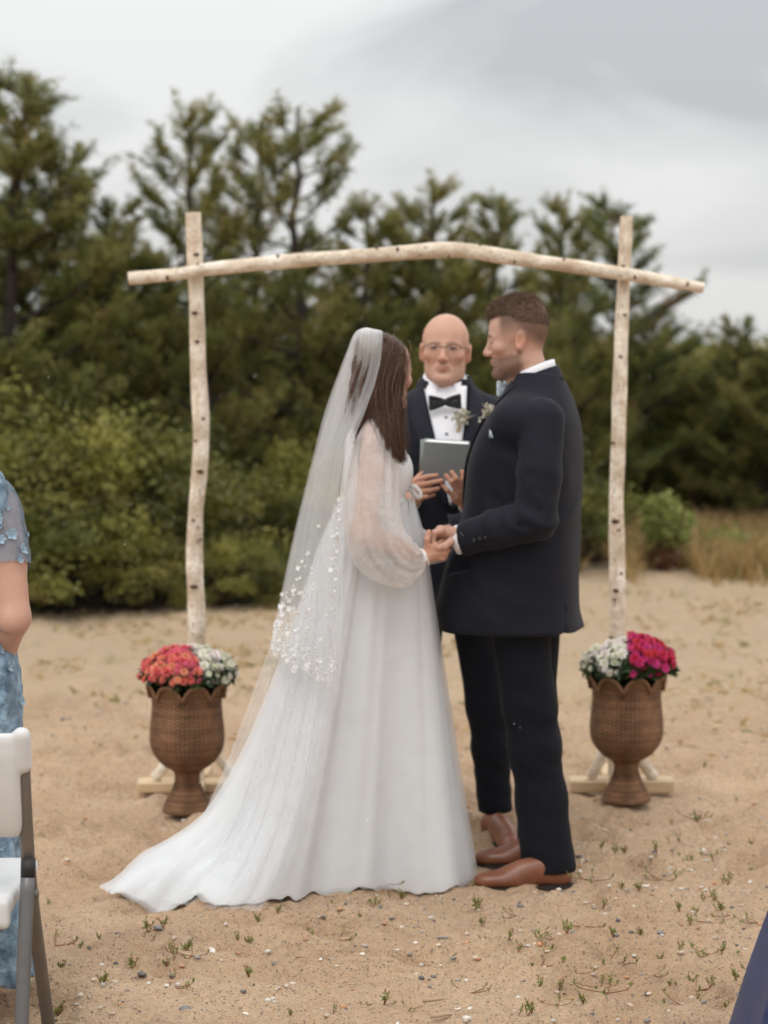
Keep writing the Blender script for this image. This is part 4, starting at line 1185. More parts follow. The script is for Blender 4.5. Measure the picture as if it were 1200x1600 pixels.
def collar_band(c, ra, rb, h, flare, tilt, phi, front_drop=0.0, thick=0.003, n=36, rows=5, curl=0.0):
    """band round the neck; phi = half opening angle at the front (-y); tilt raises the back"""
    V = np.zeros((rows, n, 3))
    for i in range(rows):
        s = i / (rows - 1)
        for j, p in enumerate(np.linspace(-PI + phi, PI - phi, n)):
            # p = 0 at the back
            a = ra + flare * s + curl * math.sin(s * PI); b = rb + flare * s + curl * math.sin(s * PI)
            x = a * math.sin(p); y = b * math.cos(p)
            zz = c[2] + tilt * math.cos(p) - h * s - front_drop * max(0, -math.cos(p)) * s
            V[i, j] = (c[0] + x, c[1] + y, zz)
    cen = np.array(c)
    A = V.reshape(-1, 3)
    d = A - cen; d[:, 2] = 0; d = unit(d)
    n_, m_ = rows, n
    return slab2(V, (d * thick).reshape(rows, n, 3))
def slab2(V, T):
    v, f = slab(V, np.zeros(3)); N = len(v) // 2
    v[N:] += T.reshape(-1, 3); return v, f
def bow_mesh(w=0.055, h=0.026, res=0.0022):
    q = Field((-w - 0.02, -0.03, -h - 0.015), (w + 0.02, 0.03, h + 0.015), res)
    for sg in (-1, 1):
        for t in np.linspace(0.12, 1, 10):
            hh = h * (0.38 + 0.62 * t ** 0.8)
            q.box((sg * w * t, -0.004 + 0.003 * math.sin(t * 5), 0), (0.004, 0.005 + 0.003 * (1 - t), hh), 0.003, 0.006)
        q.cap((sg * 0.012, -0.013, 0.002), (sg * w * 0.75, -0.012, h * 0.3), 0.002, 0.002, 0.006, op='sub')
    q.box((0, -0.006, 0), (0.009, 0.010, 0.010), 0.005, 0.004)
    return q.mesh(1)
def boutonniere(P, M, seed, label=None):
    """cream flower spray with wrapped stem; local +z up along the spray, -y outwards"""
    rng = np.random.RandomState(seed)
    st = MB()
    for k in range(7):
        st.add(*tube(smooth_path([(rng.normal() * 0.003, 0, -0.05), (rng.normal() * 0.002, -0.004, -0.02), (rng.normal() * 0.012, -0.008, 0.03)], 6), 0.0022, 5))
    v, f = tube([(0, -0.002, -0.042), (0, -0.004, -0.014)], 0.0062, 8); st.add(v, f)
    s = MB(); s.v = [xform(np.vstack(st.v), M)]; s.f = st.f; s.c = [np.ones((len(s.v[0]), 3))]; s.n = len(s.v[0])
    o = s.build('boutonniere', M_lace_stem, P.root)
    fl = MB()
    for k in range(15):
        c = np.array((rng.normal() * 0.017, -0.014 + rng.normal() * 0.006, 0.022 + rng.normal() * 0.017))
        colr = np.array(((0.74, 0.70, 0.58), (0.66, 0.64, 0.52), (0.50, 0.53, 0.42))[rng.choice(3, p=[.5, .3, .2])])
        for j in range(9):
            d = unit(rng.normal(size=3) + (0, -0.6, 0.3)); sd = unit(np.cross(d, rng.normal(size=3))) * 0.0042
            L = rng.uniform(0.007, 0.014)
            fl.add([c, c + d * L * 0.6 + sd, c + d * L, c + d * L * 0.6 - sd], [(0, 1, 2, 3)], colr * rng.uniform(0.85, 1.1))
    for k in range(26):
        c = np.array((rng.normal() * 0.012, -0.010, 0.02)); d = unit(rng.normal(size=3) * (1, 0.5, 1) + (0, -0.3, 0.9)); L = rng.uniform(0.02, 0.04); sd = unit(np.cross(d, (0, 1, 0.1))) * 0.0018
        fl.add([c, c + d * L * 0.5 + sd, c + d * L, c + d * L * 0.5 - sd], [(0, 1, 2, 3)], np.array((0.42, 0.44, 0.33)) * rng.uniform(0.8, 1.25))
    b = MB(); b.v = [xform(np.vstack(fl.v), M)]; b.f = fl.f; b.c = [np.vstack(fl.c)]; b.n = len(b.v[0])
    b.build('bloom_spray', M_cream, o, False, True)
    return o
def shoe(P, heel, toe, name='shoe', w=0.048, hgt=0.075, res=0.004):
    """leather derby from heel point to toe point (person-local, on the ground)"""
    heel, toe = np.array(heel, float), np.array(toe, float)
    d = toe - heel; L = np.linalg.norm(d[:2]); d = d / np.linalg.norm(d)
    X = np.array((d[0], d[1], 0)); X /= np.linalg.norm(X); Yv = np.array((-X[1], X[0], 0))
    M = np.eye(4); M[:3, 0] = X; M[:3, 1] = Yv; M[:3, 3] = heel
    q = Field((-0.03, -0.08, -0.01), (L + 0.03, 0.08, 0.16), res)
    q.ell((0.044, 0, 0.034), (0.046, 0.032, 0.036), 0.02)
    q.ell((0.055, 0, 0.055), (0.038, 0.028, 0.03), 0.02)
    q.ell((L * 0.42, 0, 0.045), (L * 0.25, 0.038, 0.045), 0.03)
    q.cap((L * 0.30, 0, 0.075), (L * 0.62, 0, 0.042), 0.026, 0.022, 0.03)
    q.ell((L * 0.70, 0, 0.030), (L * 0.26, w, 0.030), 0.03)
    q.ell((L * 0.86, 0, 0.026), (L * 0.135, w * 0.74, 0.021), 0.02)
    q.box((L / 2, 0, -0.02), (L, 0.2, 0.030), 0.002, 0.002, op='sub')
    q.box((0.050, 0, 0.12), (0.030, 0.022, 0.045), 0.01, 0.006, op='sub')
    v, f = q.mesh(1)
    o = P.add(name, xform(v, M), f, M_shoe)
    # welt and sole
    t = np.linspace(0, 2 * PI, 48, endpoint=False); pts = []
    for a in t:
        x = 0.5 - 0.5 * math.cos(a)
        ww = np.interp(x, (0, 0.03, 0.12, 0.30, 0.45, 0.68, 0.85, 0.95, 1.0), (0.0, 0.022, 0.036, 0.036, 0.037, w + 0.004, w * 0.86, w * 0.5, 0.0))
        pts.append((-0.006 + x * (L + 0.012), ww * (1 if math.sin(a) >= 0 else -1), 0))
    pts = np.array(pts); n = len(pts)
    v = np.vstack([pts, pts + (0, 0, 0.012)]); v[:n, 2] = np.where(np.abs(pts[:, 0] - L * 0.40) < L * 0.09, 0.006, 0.0)
    f = [tuple(range(n - 1, -1, -1)), tuple(range(n, 2 * n))] + [(i, (i + 1) % n, n + (i + 1) % n, n + i) for i in range(n)]
    P.add('sole', xform(v, M), f, M_sole, o, False)
    q2 = MB()
    for k in range(4):
        x = L * (0.40 + 0.055 * k); z = 0.098 - 0.021 * k
        q2.add(*tube(smooth_path([(x, -0.016, z - 0.008), (x + 0.003, 0, z), (x + 0.006, 0.016, z - 0.008)], 7), 0.0022, 5))
    s = MB(); s.add(xform(np.vstack(q2.v), M), q2.f); tag(s.build('laces', M_shoe, o), kind='stuff')
    return o

def strands(v, f, rng, n, length, width, lean, mask=None):
    """short hairs (one triangle each) standing on a surface"""
    v = np.asarray(v); f = np.asarray(f)
    a, b, c = v[f[:, 0]], v[f[:, 1]], v[f[:, 2]]
    nr = np.cross(b - a, c - a); ar = np.linalg.norm(nr, axis=1); cen = v[f].mean(1)
    if mask is not None: ar = ar * mask(cen)
    i = rng.choice(len(f), n, p=ar / ar.sum())
    w = rng.dirichlet((1, 1, 1, 1), n); p = (v[f[i]] * w[..., None]).sum(1); nn = unit(nr[i])
    d = unit(nn * 0.55 + lean(p) + rng.normal(size=(n, 3)) * 0.22); s = unit(np.cross(d, rng.normal(size=(n, 3)))) * width
    L = length(p)[:, None] * rng.uniform(0.6, 1.3, (n, 1))
    V = np.stack([p - s - nn * 0.001, p + s - nn * 0.001, p + d * L], 1).reshape(-1, 3)
    return V, np.arange(3 * n).reshape(-1, 3)
# ------------------------------------------------------------------ groom
SKIN_G = (0.54, 0.325, 0.242)
G = Person(815, 7.70, -106, 'man in navy suit with short brown hair and brown shoes, holding hands with the bride')
gp = lambda x, y, Y: G.px(x, y, Y)
jr = [(0.782, 0, -0.026, 0.234, 0.226), (0.81, 0, -0.034, 0.235, 0.226), (0.86, 0, -0.043, 0.236, 0.226), (0.99, 0, -0.028, 0.232, 0.208), (1.155, 0, 0.002, 0.220, 0.184),
      (1.318, 0, 0.012, 0.226, 0.176), (1.43, 0, 0.032, 0.222, 0.150), (1.50, 0, 0.048, 0.185, 0.115), (1.56, 0, 0.055, 0.115, 0.085), (1.60, 0, 0.055, 0.080, 0.068)]
q = Field((-0.40, -0.50, 0.72), (0.42, 0.36, 1.68), 0.0075)
q.loft(jr, 0.03, 2.35)
for sg in (-1, 1): q.ell((sg * 0.180, 0.035, 1.455), (0.075, 0.085, 0.068), 0.05)
sh, mid, el, wr = gp(848, 655, 7.49), gp(842, 735, 7.44), gp(838, 812, 7.42), gp(722, 842, 7.49)
fm = el * 0.5 + wr * 0.5 + np.array((0, 0, 0.004))
q.chain([sh, mid, el, fm, wr], [0.068, 0.066, 0.063, 0.059, 0.053], 0.012)
shr, elr, wrr = np.array((-0.20, 0.03, 1.43)), np.array((-0.24, 0.00, 1.13)), np.array((-0.13, -0.26, 1.075))
q.chain([shr, elr, wrr], [0.076, 0.072, 0.058], 0.022)
wd = unit(wr - el)
cut_end(q, wr + wd * 0.004, wd)
cut_end(q, wrr + unit(wrr - elr) * 0.004, unit(wrr - elr))
q.box((0, 0, 1.66), (0.3, 0.3, 0.055), 0.002, 0.01, op='sub')
ve = gp(882, 985, 7.52)
ang = rot('Z', 20)
q.box(ve + (0, 0, 0.0), (0.13, 0.0045, 0.075), 0.001, 0.004, rot=ang, op='sub')
q.box(ve + (0, 0, -0.055), (0.13, 0.014, 0.035), 0.001, 0.02, rot=ang, op='sub')
# creases at the inner elbow
ud = unit(el - mid); out_ = np.array((1.0, 0, 0))
for k, (s0, s1, r0) in enumerate(((-0.055, 0.010, 0.006), (-0.025, 0.028, 0.007), (0.005, 0.050, 0.006), (-0.090, -0.045, 0.004), (0.030, 0.085, 0.005))):
    inner = unit(wd - ud); p0 = el - ud * max(0, -s0) + wd * max(0, s0) + inner * 0.045 + out_ * 0.03; p1 = el + wd * s1 * 0.6 - inner * 0.020 + out_ * 0.066
    q.cap(p0, p1, r0, 0.002, 0.016, op='sub')
q.disp(wrinkle(0.0072, [(el, (0.3, 0.6, 0.9), 0.055, 0.11, 1.6), (fm, wd, 0.06, 0.10, 1.2), (mid, (0.1, 0.4, 1.0), 0.10, 0.13, 0.9), ((0.15, 0.0, 1.02), (0.2, 0.7, 0.8), 0.12, 0.20, 0.9), ((0.12, 0.14, 1.20), (0.3, 0.2, 1), 0.14, 0.2, 0.9), ((0.2, -0.12, 0.9), (0, 1, 0.3), 0.15, 0.2, 0.8), (sh + (0, 0.05, -0.1), (0, 1, 0.35), 0.07, 0.12, 0.8)]))
jv, jf = q.mesh(1)
jacket = G.add('jacket', jv, jf, M_suit)
B = bvh_of(jv, jf)
# lapels and collar
for sg in (1, -1):
    L = [(sg * 0.060, 1.575), (sg * 0.050, 1.50), (sg * 0.036, 1.38), (sg * 0.020, 1.26), (sg * 0.008, 1.15)]
    O = [(sg * 0.105, 1.56), (sg * 0.118, 1.475), (sg * 0.115, 1.43), (sg * 0.070, 1.27), (sg * 0.012, 1.145)]
    v, f = drape(B, between(L, O, 24, 6), 0.004, 0.006)
    G.add('lapel', v, f, M_lapel, jacket)
v, f = drape(B, between([(-0.060, 1.57), (-0.036, 1.38), (-0.004, 1.16)], [(0.060, 1.57), (0.036, 1.38), (0.004, 1.16)], 20, 9), 0.001, 0.003)
shirt = G.add('shirt_front', v, f, M_shirt)
nc = np.array((0, 0.040, 1.595))
v, f = collar_band(nc, 0.073, 0.071, 0.044, 0.020, 0.028, 0.80, front_drop=0.03, thick=0.004, curl=0.001)
G.add('jacket_collar', v, f, M_lapel, jacket)
v, f = collar_band(nc + (0, -0.004, 0.020), 0.064, 0.063, 0.052, 0.012, 0.028, 0.22, front_drop=0.012, thick=0.004)
G.add('shirt_collar', v, f, M_shirt, shirt)
# cuff
v, f = tube([wr - wd * 0.02, wr + wd * 0.006, wr + wd * 0.022], [0.043, 0.043, 0.042], 24, False, rad2=[0.046, 0.046, 0.045])
c_ = G.add('cuff', v, f, M_shirt, shirt)
sm = c_.modifiers.new('thick', 'SOLIDIFY'); sm.thickness = 0.003
for k in range(3):
    t = wr - wd * (0.035 + 0.018 * k)
    h = B.ray_cast(Vector(t + np.array((0.3, 0.10, -0.05))), Vector(unit(np.array((-0.3, -0.10, 0.05)))))
    if h[0] is not None:
        n_ = np.array(h[1]); qv = Vector(n_).to_track_quat('Z', 'Y').to_matrix().to_4x4(); qv.translation = Vector(np.array(h[0]))
        v, f = tube([(0, 0, -0.001), (0, 0, 0.003)], 0.0065, 12); G.add('sleeve_button', xform(v, qv), f, M_button, jacket)
# trousers
q = Field((-0.26, -0.26, 0.02), (0.26, 0.30, 0.98), 0.0075)
q.loft([(0.78, 0, 0.0, 0.19, 0.135), (0.88, 0, 0.01, 0.19, 0.145), (0.97, 0, 0.0, 0.18, 0.13)], 0.03)
near = [np.array((0.095, 0.01, 0.84)), gp(826, 1100, 7.60), gp(835, 1170, 7.595), gp(846, 1250, 7.585), gp(858, 1358, 7.545)]
far = [np.array((-0.095, 0.01, 0.84)), gp(828, 1095, 7.80), gp(838, 1165, 7.80), gp(846, 1240, 7.82), gp(850, 1330, 7.84)]
for ch in (near, far): q.chain(ch, [0.098, 0.083, 0.078, 0.078, 0.087], 0.03)
hb = near[-1][2]
q.box((0, 0, -0.06), (0.5, 0.5, 0.092), 0.001, 0.002, op='sub')
q.disp(wrinkle(0.0056, [(near[2], (0.1, 0.55, 0.85), 0.075, 0.13, 1.3), (near[1] + (0, 0.03, 0.03), (0.1, 0.5, 0.9), 0.09, 0.12, 1.0), (near[4] + (0, 0, 0.05), (0, 0.35, 1), 0.07, 0.08, 1.4), (near[3], (0, 0.4, 1), 0.12, 0.1, 0.7), (far[4] + (0, 0, 0.05), (0, 0.3, 1), 0.07, 0.08, 1.2)]))
tv, tf = q.mesh(1)
G.add('trousers', tv, tf, M_trouser)
def gground(px, py):
    p = ground_at(px, py); r = G.loc(p); r[2] = gz(p[0], p[1]) - 0.008; return r
shoe(G, gground(893, 1379), gground(739, 1383)); shoe(G, gground(893, 1350), gground(741, 1352))
# head, neck and hands
fade = Hairline(lambda x, y, z: np.clip((z - (0.128 + np.where(y > 0.0, -0.75 * np.clip(y - 0.0, 0, 0.075), 0))) / 0.045, 0, 1) ** 0.8 * np.clip((y + 0.058 + 0.0 * z) / 0.016, 0, 1) * 0.92, (0.135, 0.078, 0.051))
hv, hf, hc = head_mesh(SKIN_G, 0.0028, 0.98, 1.0, 1.03, eyes='down', brow=(0.13, 0.075, 0.05), beard=((0.150, 0.085, 0.055), 0.85), hairline=fade, neck=0.057, neck_to=(0, 0.055, -0.10), jaw=0.95)
chin = gp(781, 592, 7.70)
HM = trans(*chin) @ rot('Z', 8) @ rot('X', 5) @ trans(0, 0.070, 0)
hv = xform(hv, HM)
W = gp(716, 838, 7.485)
hp = lambda x, y, Y: gp(x, y, Y)
palm = [(hp(708, 833, 7.475), hp(688, 829, 7.455), 0.017), (hp(706, 840, 7.49), hp(688, 839, 7.49), 0.018), (hp(704, 833, 7.52), hp(689, 830, 7.53), 0.017)]
fing = []
for k, (dy, dY) in enumerate(((-2, 7.440), (1, 7.462), (3, 7.486), (5, 7.510))):
    fing.append([hp(690, 831 + dy, dY), hp(679, 834 + dy, dY - 0.006), hp(676, 846 + dy * 0.6, dY), hp(684, 855 + dy * 0.3, dY + 0.004)])
thumb = [hp(704, 846, 7.45), hp(695, 853, 7.43), hp(685, 856, 7.43)]
lh = hand_mesh(palm, fing, thumb, [(wr - wd * 0.05, 0.031), (wr + wd * 0.01, 0.029), (hp(708, 836, 7.487), 0.027)], skin=SKIN_G, rf=0.0090)
rw = wrr + unit(wrr - elr) * 0.02; rd_ = unit(wrr - elr)
rf_ = [[rw + rd_ * 0.06 + np.array((0.02 * (k - 1.5), 0, 0)), rw + rd_ * 0.095 + np.array((0.02 * (k - 1.5), 0, -0.012)), rw + rd_ * 0.10 + np.array((0.018 * (k - 1.5), 0, -0.04)), rw + rd_ * 0.08 + np.array((0.018 * (k - 1.5), 0, -0.055))] for k in range(4)]
rh = hand_mesh([(rw, rw + rd_ * 0.065 + np.array((0.02, 0, 0)), 0.019), (rw, rw + rd_ * 0.065 - np.array((0.02, 0, 0)), 0.019)], rf_, [rw + (0.03, 0, 0), rw + rd_ * 0.04 + (0.045, 0, -0.01), rw + rd_ * 0.07 + (0.05, 0, -0.02)], [(rw - rd_ * 0.06, 0.03), (rw, 0.028)], skin=SKIN_G, res=0.004)
tb = coarse_body([([near[0], near[2], near[4]], [0.075, 0.055, 0.04]), ([far[0], far[2], far[4]], [0.075, 0.055, 0.04]), ([sh, el, wr], [0.05, 0.045, 0.032]), ([shr, elr, wrr], [0.05, 0.045, 0.032]), ([(0, 0.04, 1.45), (0, 0.03, 1.60)], [0.075, 0.06])], SKIN_G,
                 lofts=[[(0.80, 0, 0, 0.15, 0.10), (1.1, 0, 0, 0.15, 0.10), (1.3, 0, 0.01, 0.16, 0.12), (1.47, 0, 0.04, 0.14, 0.08)]])
bv, bf, bc = merge([(hv, hf, hc), lh, rh, tb])
G.add('body', bv, bf, M_skin, cols=bc)
def fade_mask(p):
    q = (p - HM[:3, 3]) @ HM[:3, :3] / np.array((0.98, 1.0, 1.03)); x, y, z = q.T
    side = (z > 0.105 - 0.5 * np.clip(y, 0, 0.08)) * (y > -0.052) * (z < 0.20) * np.clip((z - 0.09 + 0.5 * np.clip(y, 0, 0.08)) / 0.05, 0.15, 1) * (np.abs(x) < 0.076)
    beard = (z < 0.066 + 0.18 * np.clip(y + 0.075, 0, 0.09)) * (z > -0.004) * (y < 0.012) * (np.abs(z - 0.0495) > 0.009)
    return side + 1.3 * beard
# hair on top: short, brushed forward and up
q = Field((-0.10, -0.13, 0.10), (0.10, 0.13, 0.275), 0.0028)
q.ell((0, 0.012, 0.174), (0.0722, 0.0872, 0.081), 0.01)
q.ell((0, -0.046, 0.204), (0.047, 0.042, 0.027), 0.03)
q.ell((0, 0.006, 0.150), (0.0725, 0.0875, 0.0855), 0.004, op='sub')
q.box((0, -0.160, 0.16), (0.2, 0.060, 0.08), 0.002, 0.012, rot=rot('X', 12), op='sub')
q.box((0, -0.085, 0.10), (0.2, 0.070, 0.083), 0.002, 0.012, op='sub')
v, f = q.mesh(1)
v = v * (0.985, 1.0, 1.03)
rng = np.random.RandomState(5)
_k = np.clip((v[:, 2] - 0.150) / 0.055, 0, 1)[:, None] * np.clip((0.20 - v[:, 1]) / 0.1, 0, 1)[:, None]
hcol = np.array((0.120, 0.070, 0.045))[None] * _k + np.array((0.135, 0.078, 0.051))[None] * (1 - _k)
M_hair = material('hair', attr=True, rough=0.5, var=0.3, vscale=160, spec=0.35, bump=0.3, bscale=260, stretch=(1, 0.25, 1), bdist=0.004)
hair = G.add('hair', xform(v, HM), f, M_hair, cols=hcol)
sv, sf = strands(v, f, rng, 14000, lambda p: 0.009 + 0.007 * np.clip((p[:, 2] - 0.19) / 0.05, 0, 1), 0.0007, lambda p: np.stack([0 * p[:, 0], -0.75 * np.clip((p[:, 2] - 0.185) / 0.03, 0, 1), 0.25 - 1.15 * np.clip((0.215 - p[:, 2]) / 0.03, 0, 1)], 1))
k_ = np.clip((sv[:, 2] - 0.16) / 0.05, 0, 1)[:, None]
sc_ = (np.array((0.125, 0.073, 0.047)) * k_ + np.array((0.150, 0.087, 0.058)) * (1 - k_)) * np.repeat(rng.uniform(0.6, 1.45, (len(sf), 1)), 3, axis=0)
tag(G.add('short_hairs', xform(sv, HM), sf, M_hair, hair, False, sc_), kind='stuff')
sv, sf = strands(hv, hf, rng, 10000, lambda p: 0.0028 + 0 * p[:, 0], 0.0005, lambda p: np.zeros((len(p), 3)) + np.array((0, 0, -0.4)), mask=lambda p: fade_mask(p))
tag(G.add('stubble', sv, sf, M_hair, hair, False, flat(sv, (0.17, 0.095, 0.062)) * np.repeat(rng.uniform(0.7, 1.4, (len(sf), 1)), 3, axis=0)), kind='stuff')
# bow tie, pocket square, boutonniere
M_bluebow = material('pale_blue_floral', (0.36, 0.48, 0.55), 0.75, var=0.25, vscale=90, color2=(0.62, 0.68, 0.70))
v, f = bow_mesh(0.052, 0.024)
G.add('bow_tie', xform(v, trans(*(nc + np.array((0, -0.098, -0.045))))), f, M_bluebow)
pk = gp(768, 684, 7.5)
h = B.ray_cast(Vector(pk + np.array((0.5, -0.25, 0))), Vector(unit(np.array((-0.5, 0.25, 0)))))
pc = np.array(h[0]) if h[0] is not None else pk
nn = unit(np.array((0.6, -0.8, 0.1))); tt = unit(np.cross((0, 0, 1), nn))
v = [pc + nn * 0.004 + tt * -0.016, pc + nn * 0.004 + tt * 0.016, pc + nn * 0.007 + tt * 0.012 + (0, 0, 0.015), pc + nn * 0.010 + tt * 0.002 + (0, 0, 0.028), pc + nn * 0.007 + tt * -0.008 + (0, 0, 0.016), pc + nn * 0.012 + (0, 0, 0.008)]
G.add('pocket_square', v, [(0, 1, 5), (1, 2, 5), (2, 3, 5), (3, 4, 5), (4, 0, 5)], M_bluebow, jacket, False)
bp_ = gp(766, 652, 7.62)
Mb = trans(*bp_) @ rot('Z', 40) @ rot('Y', 32)
boutonniere(G, Mb, 3)
# ------------------------------------------------------------------ officiant
SKIN_O = (0.54, 0.315, 0.225)
O = Person(697, 8.40, 3, 'bald man with glasses and black bow tie standing behind the couple')
op_ = lambda x, y, Y: O.px(x, y, Y)
q = Field((-0.36, -0.52, 0.72), (0.36, 0.28, 1.66), 0.0075)
q.loft([(0.77, 0, 0.0, 0.225, 0.165), (0.90, 0, 0.0, 0.218, 0.160), (1.05, 0, 0.0, 0.205, 0.150), (1.20, 0, 0.0, 0.210, 0.150), (1.34, 0, 0.0, 0.222, 0.150), (1.43, 0, 0.01, 0.215, 0.125), (1.49, 0, 0.02, 0.175, 0.095), (1.54, 0, 0.025, 0.105, 0.075), (1.575, 0, 0.025, 0.078, 0.066)], 0.03)
for sg in (-1, 1): q.ell((sg * 0.172, 0.015, 1.435), (0.065, 0.075, 0.06), 0.05)
# his right arm is on the viewer's left
rS, rE, rW = np.array((-0.205, 0.015, 1.41)), op_(612, 800, 8.30), op_(640, 782, 8.04)
lS, lE, lW = np.array((0.205, 0.015, 1.41)), op_(800, 810, 8.30), op_(735, 788, 8.05)
for S, E, Wr in ((rS, rE, rW), (lS, lE, lW)):
    q.chain([S, E, Wr], [0.072, 0.066, 0.052], 0.02)
    cut_end(q, Wr + unit(Wr - E) * 0.004, unit(Wr - E))
q.box((0, 0, 1.63), (0.3, 0.3, 0.06), 0.002, 0.01, op='sub')
q.disp(wrinkle(0.0030, [(rE, (0.3, 0.5, 0.8), 0.06, 0.11, 1.3), (lE, (-0.3, 0.5, 0.8), 0.06, 0.11, 1.3), ((0, -0.15, 1.12), (0.6, 0, 0.8), 0.1, 0.16, 1.0), ((0.12, -0.1, 1.3), (0.5, 0, 0.8), 0.16, 0.15, 0.7), ((-0.12, -0.1, 1.3), (-0.5, 0, 0.8), 0.16, 0.15, 0.7)]))
jv, jf = q.mesh(1)
jk = O.add('jacket', jv, jf, M_suit2)
B = bvh_of(jv, jf)
v, f = drape(B, between([(-0.082, 1.546), (-0.072, 1.46), (-0.040, 1.32), (0.0, 1.14)], [(0.068, 1.546), (0.060, 1.46), (0.036, 1.32), (0.008, 1.14)], 26, 11), 0.003, 0.003)
shirt = O.add('shirt_front', v, f, M_shirt)
for z in (1.44, 1.385, 1.33, 1.27):
    h = B.ray_cast(Vector((-0.010, -0.6, z)), Vector((0, 1, 0)))
    p = np.array(h[0]); v, f = tube([p + (0, -0.004, 0), p + (0, -0.0095, 0)], 0.0055, 12); O.add('shirt_stud', v, f, material('stud', (0.35, 0.36, 0.42), 0.3, var=0.05), shirt)
for sg in (-1, 1):
    L = [(sg * 0.082, 1.548), (sg * 0.068, 1.46), (sg * 0.040, 1.32), (sg * 0.004, 1.14)]
    Oo = [(sg * 0.112, 1.535), (sg * 0.134, 1.455), (sg * 0.128, 1.41), (sg * 0.075, 1.26), (sg * 0.008, 1.13)]
    v, f = drape(B, between(L, Oo, 26, 7), 0.006, 0.007); O.add('lapel', v, f, M_lapel, jk)
nc = np.array((0, 0.018, 1.575))
v, f = collar_band(nc, 0.080, 0.070, 0.046, 0.024, 0.022, 0.85, front_drop=0.02, thick=0.005, curl=0.004); O.add('jacket_collar', v, f, M_lapel, jk)
v, f = collar_band(nc + (-0.004, -0.006, 0.009), 0.067, 0.066, 0.050, 0.022, 0.034, 0.36, front_drop=0.02, thick=0.004)
O.add('shirt_collar', v, f, M_shirt, shirt)
v, f = bow_mesh(0.052, 0.026)
bt = op_(691, 627, 8.40); bt[1] = -0.118
O.add('bow_tie', xform(v, trans(*bt) @ rot('Y', -3)), f, M_black)
h = B.ray_cast(Vector((0.0, -0.6, 1.10)), Vector((0, 1, 0))); p = np.array(h[0])
v, f = tube([p, p + (0, -0.006, 0)], 0.010, 14); O.add('jacket_button', v, f, M_button, jk)
bp_ = op_(720, 662, 8.22); h = B.ray_cast(Vector((bp_[0], -0.6, bp_[2])), Vector((0, 1, 0))); p = np.array(h[0]) + (0, -0.014, 0)
boutonniere(O, trans(*p) @ rot('Y', 10), 8)
# cuffs
for E, Wr in ((rE, rW), (lE, lW)):
    d = unit(Wr - E); v, f = tube([Wr - d * 0.02, Wr + d * 0.018], [0.038, 0.037], 20, False)
    c_ = O.add('cuff', v, f, M_shirt, shirt); sm = c_.modifiers.new('thick', 'SOLIDIFY'); sm.thickness = 0.003
# trousers and shoes
q = Field((-0.26, -0.26, 0.02), (0.28, 0.26, 0.98), 0.0075)
q.loft([(0.79, 0, 0.0, 0.185, 0.13), (0.88, 0, 0.01, 0.185, 0.14), (0.97, 0, 0.0, 0.18, 0.125)], 0.03)
lg = [np.array((0.095, 0.0, 0.84)), op_(762, 1105, 8.40), op_(767, 1170, 8.40), op_(774, 1262, 8.40)]
rg = [np.array((-0.095, 0.0, 0.84)), op_(650, 1105, 8.40), op_(646, 1170, 8.42), op_(642, 1262, 8.42)]
for ch in (lg, rg): q.chain(ch, [0.095, 0.072, 0.064, 0.060], 0.03)
q.box((0, 0, -0.06), (0.5, 0.5, 0.112), 0.001, 0.002, op='sub')
q.disp(wrinkle(0.0052, [(lg[2], (0.5, 0.2, 0.85), 0.08, 0.13, 1.0), (lg[3] + (0, 0, 0.07), (0.3, 0, 1), 0.07, 0.08, 1.3), (lg[1], (0.5, 0, 0.85), 0.10, 0.12, 0.8)]))
v, f = q.mesh(1); O.add('trousers', v, f, M_trouser)
def oground(px, py):
    p = ground_at(px, py); r = O.loc(p); r[2] = gz(p[0], p[1]) - 0.008; return r
shoe(O, oground(760, 1292), oground(826, 1340)); shoe(O, oground(640, 1290), oground(606, 1340))
# head
hv, hf, hc = head_mesh(SKIN_O, 0.0028, 1.07, 1.0, 1.05, eyes='open', brow=(0.30, 0.20, 0.15), neck=0.060, neck_to=(0.0, 0.03, -0.10), jaw=0.86,
                       beard=((0.42, 0.29, 0.24), 0.22))
chin = op_(691, 600, 8.33)
HM = trans(*chin) @ rot('Z', -9) @ rot('X', -5) @ rot('Y', 2) @ trans(0, 0.072, 0)
hv = xform(hv, HM)
# hands round the book
rp = lambda x, y, Y: op_(x, y, Y)
BY = 8.00
rpalm = [(rp(645, 780, 8.02), rp(652, 752, 8.01), 0.018), (rp(645, 782, 8.02), rp(655, 764, 8.00), 0.019), (rp(645, 784, 8.02), rp(656, 775, 8.00), 0.018)]
rfing = [[rp(654, 749, 7.99), rp(668, 745, 7.972), rp(682, 743, 7.975)], [rp(655, 758, 7.985), rp(672, 755, 7.966), rp(690, 751, 7.972)], [rp(655, 768, 7.985), rp(672, 766, 7.968), rp(685, 763, 7.974)], [rp(654, 777, 7.99), rp(667, 776, 7.975), rp(678, 773, 7.98)]]
rthumb = [rp(648, 762, 8.04), rp(655, 745, 8.06), rp(664, 735, 8.075)]
rhm = hand_mesh(rpalm, rfing, rthumb, [(rW - unit(rW - rE) * 0.05, 0.030), (rW, 0.028), (rp(645, 778, 8.02), 0.024)], skin=np.array(SKIN_O) * (0.98, 0.88, 0.85), rf=0.0082)
lpalm = [(rp(730, 786, 8.03), rp(722, 762, 8.00), 0.018), (rp(728, 786, 8.03), rp(716, 768, 7.995), 0.019), (rp(726, 786, 8.03), rp(712, 778, 7.995), 0.017)]
lfing = [[rp(725, 762, 7.99), rp(724, 748, 7.975), rp(722, 737, 7.98)], [rp(720, 762, 7.985), rp(713, 748, 7.966), rp(706, 738, 7.972)], [rp(714, 768, 7.985), rp(705, 753, 7.966), rp(697, 743, 7.972)], [rp(710, 777, 7.985), rp(699, 766, 7.97), rp(690, 757, 7.975)]]
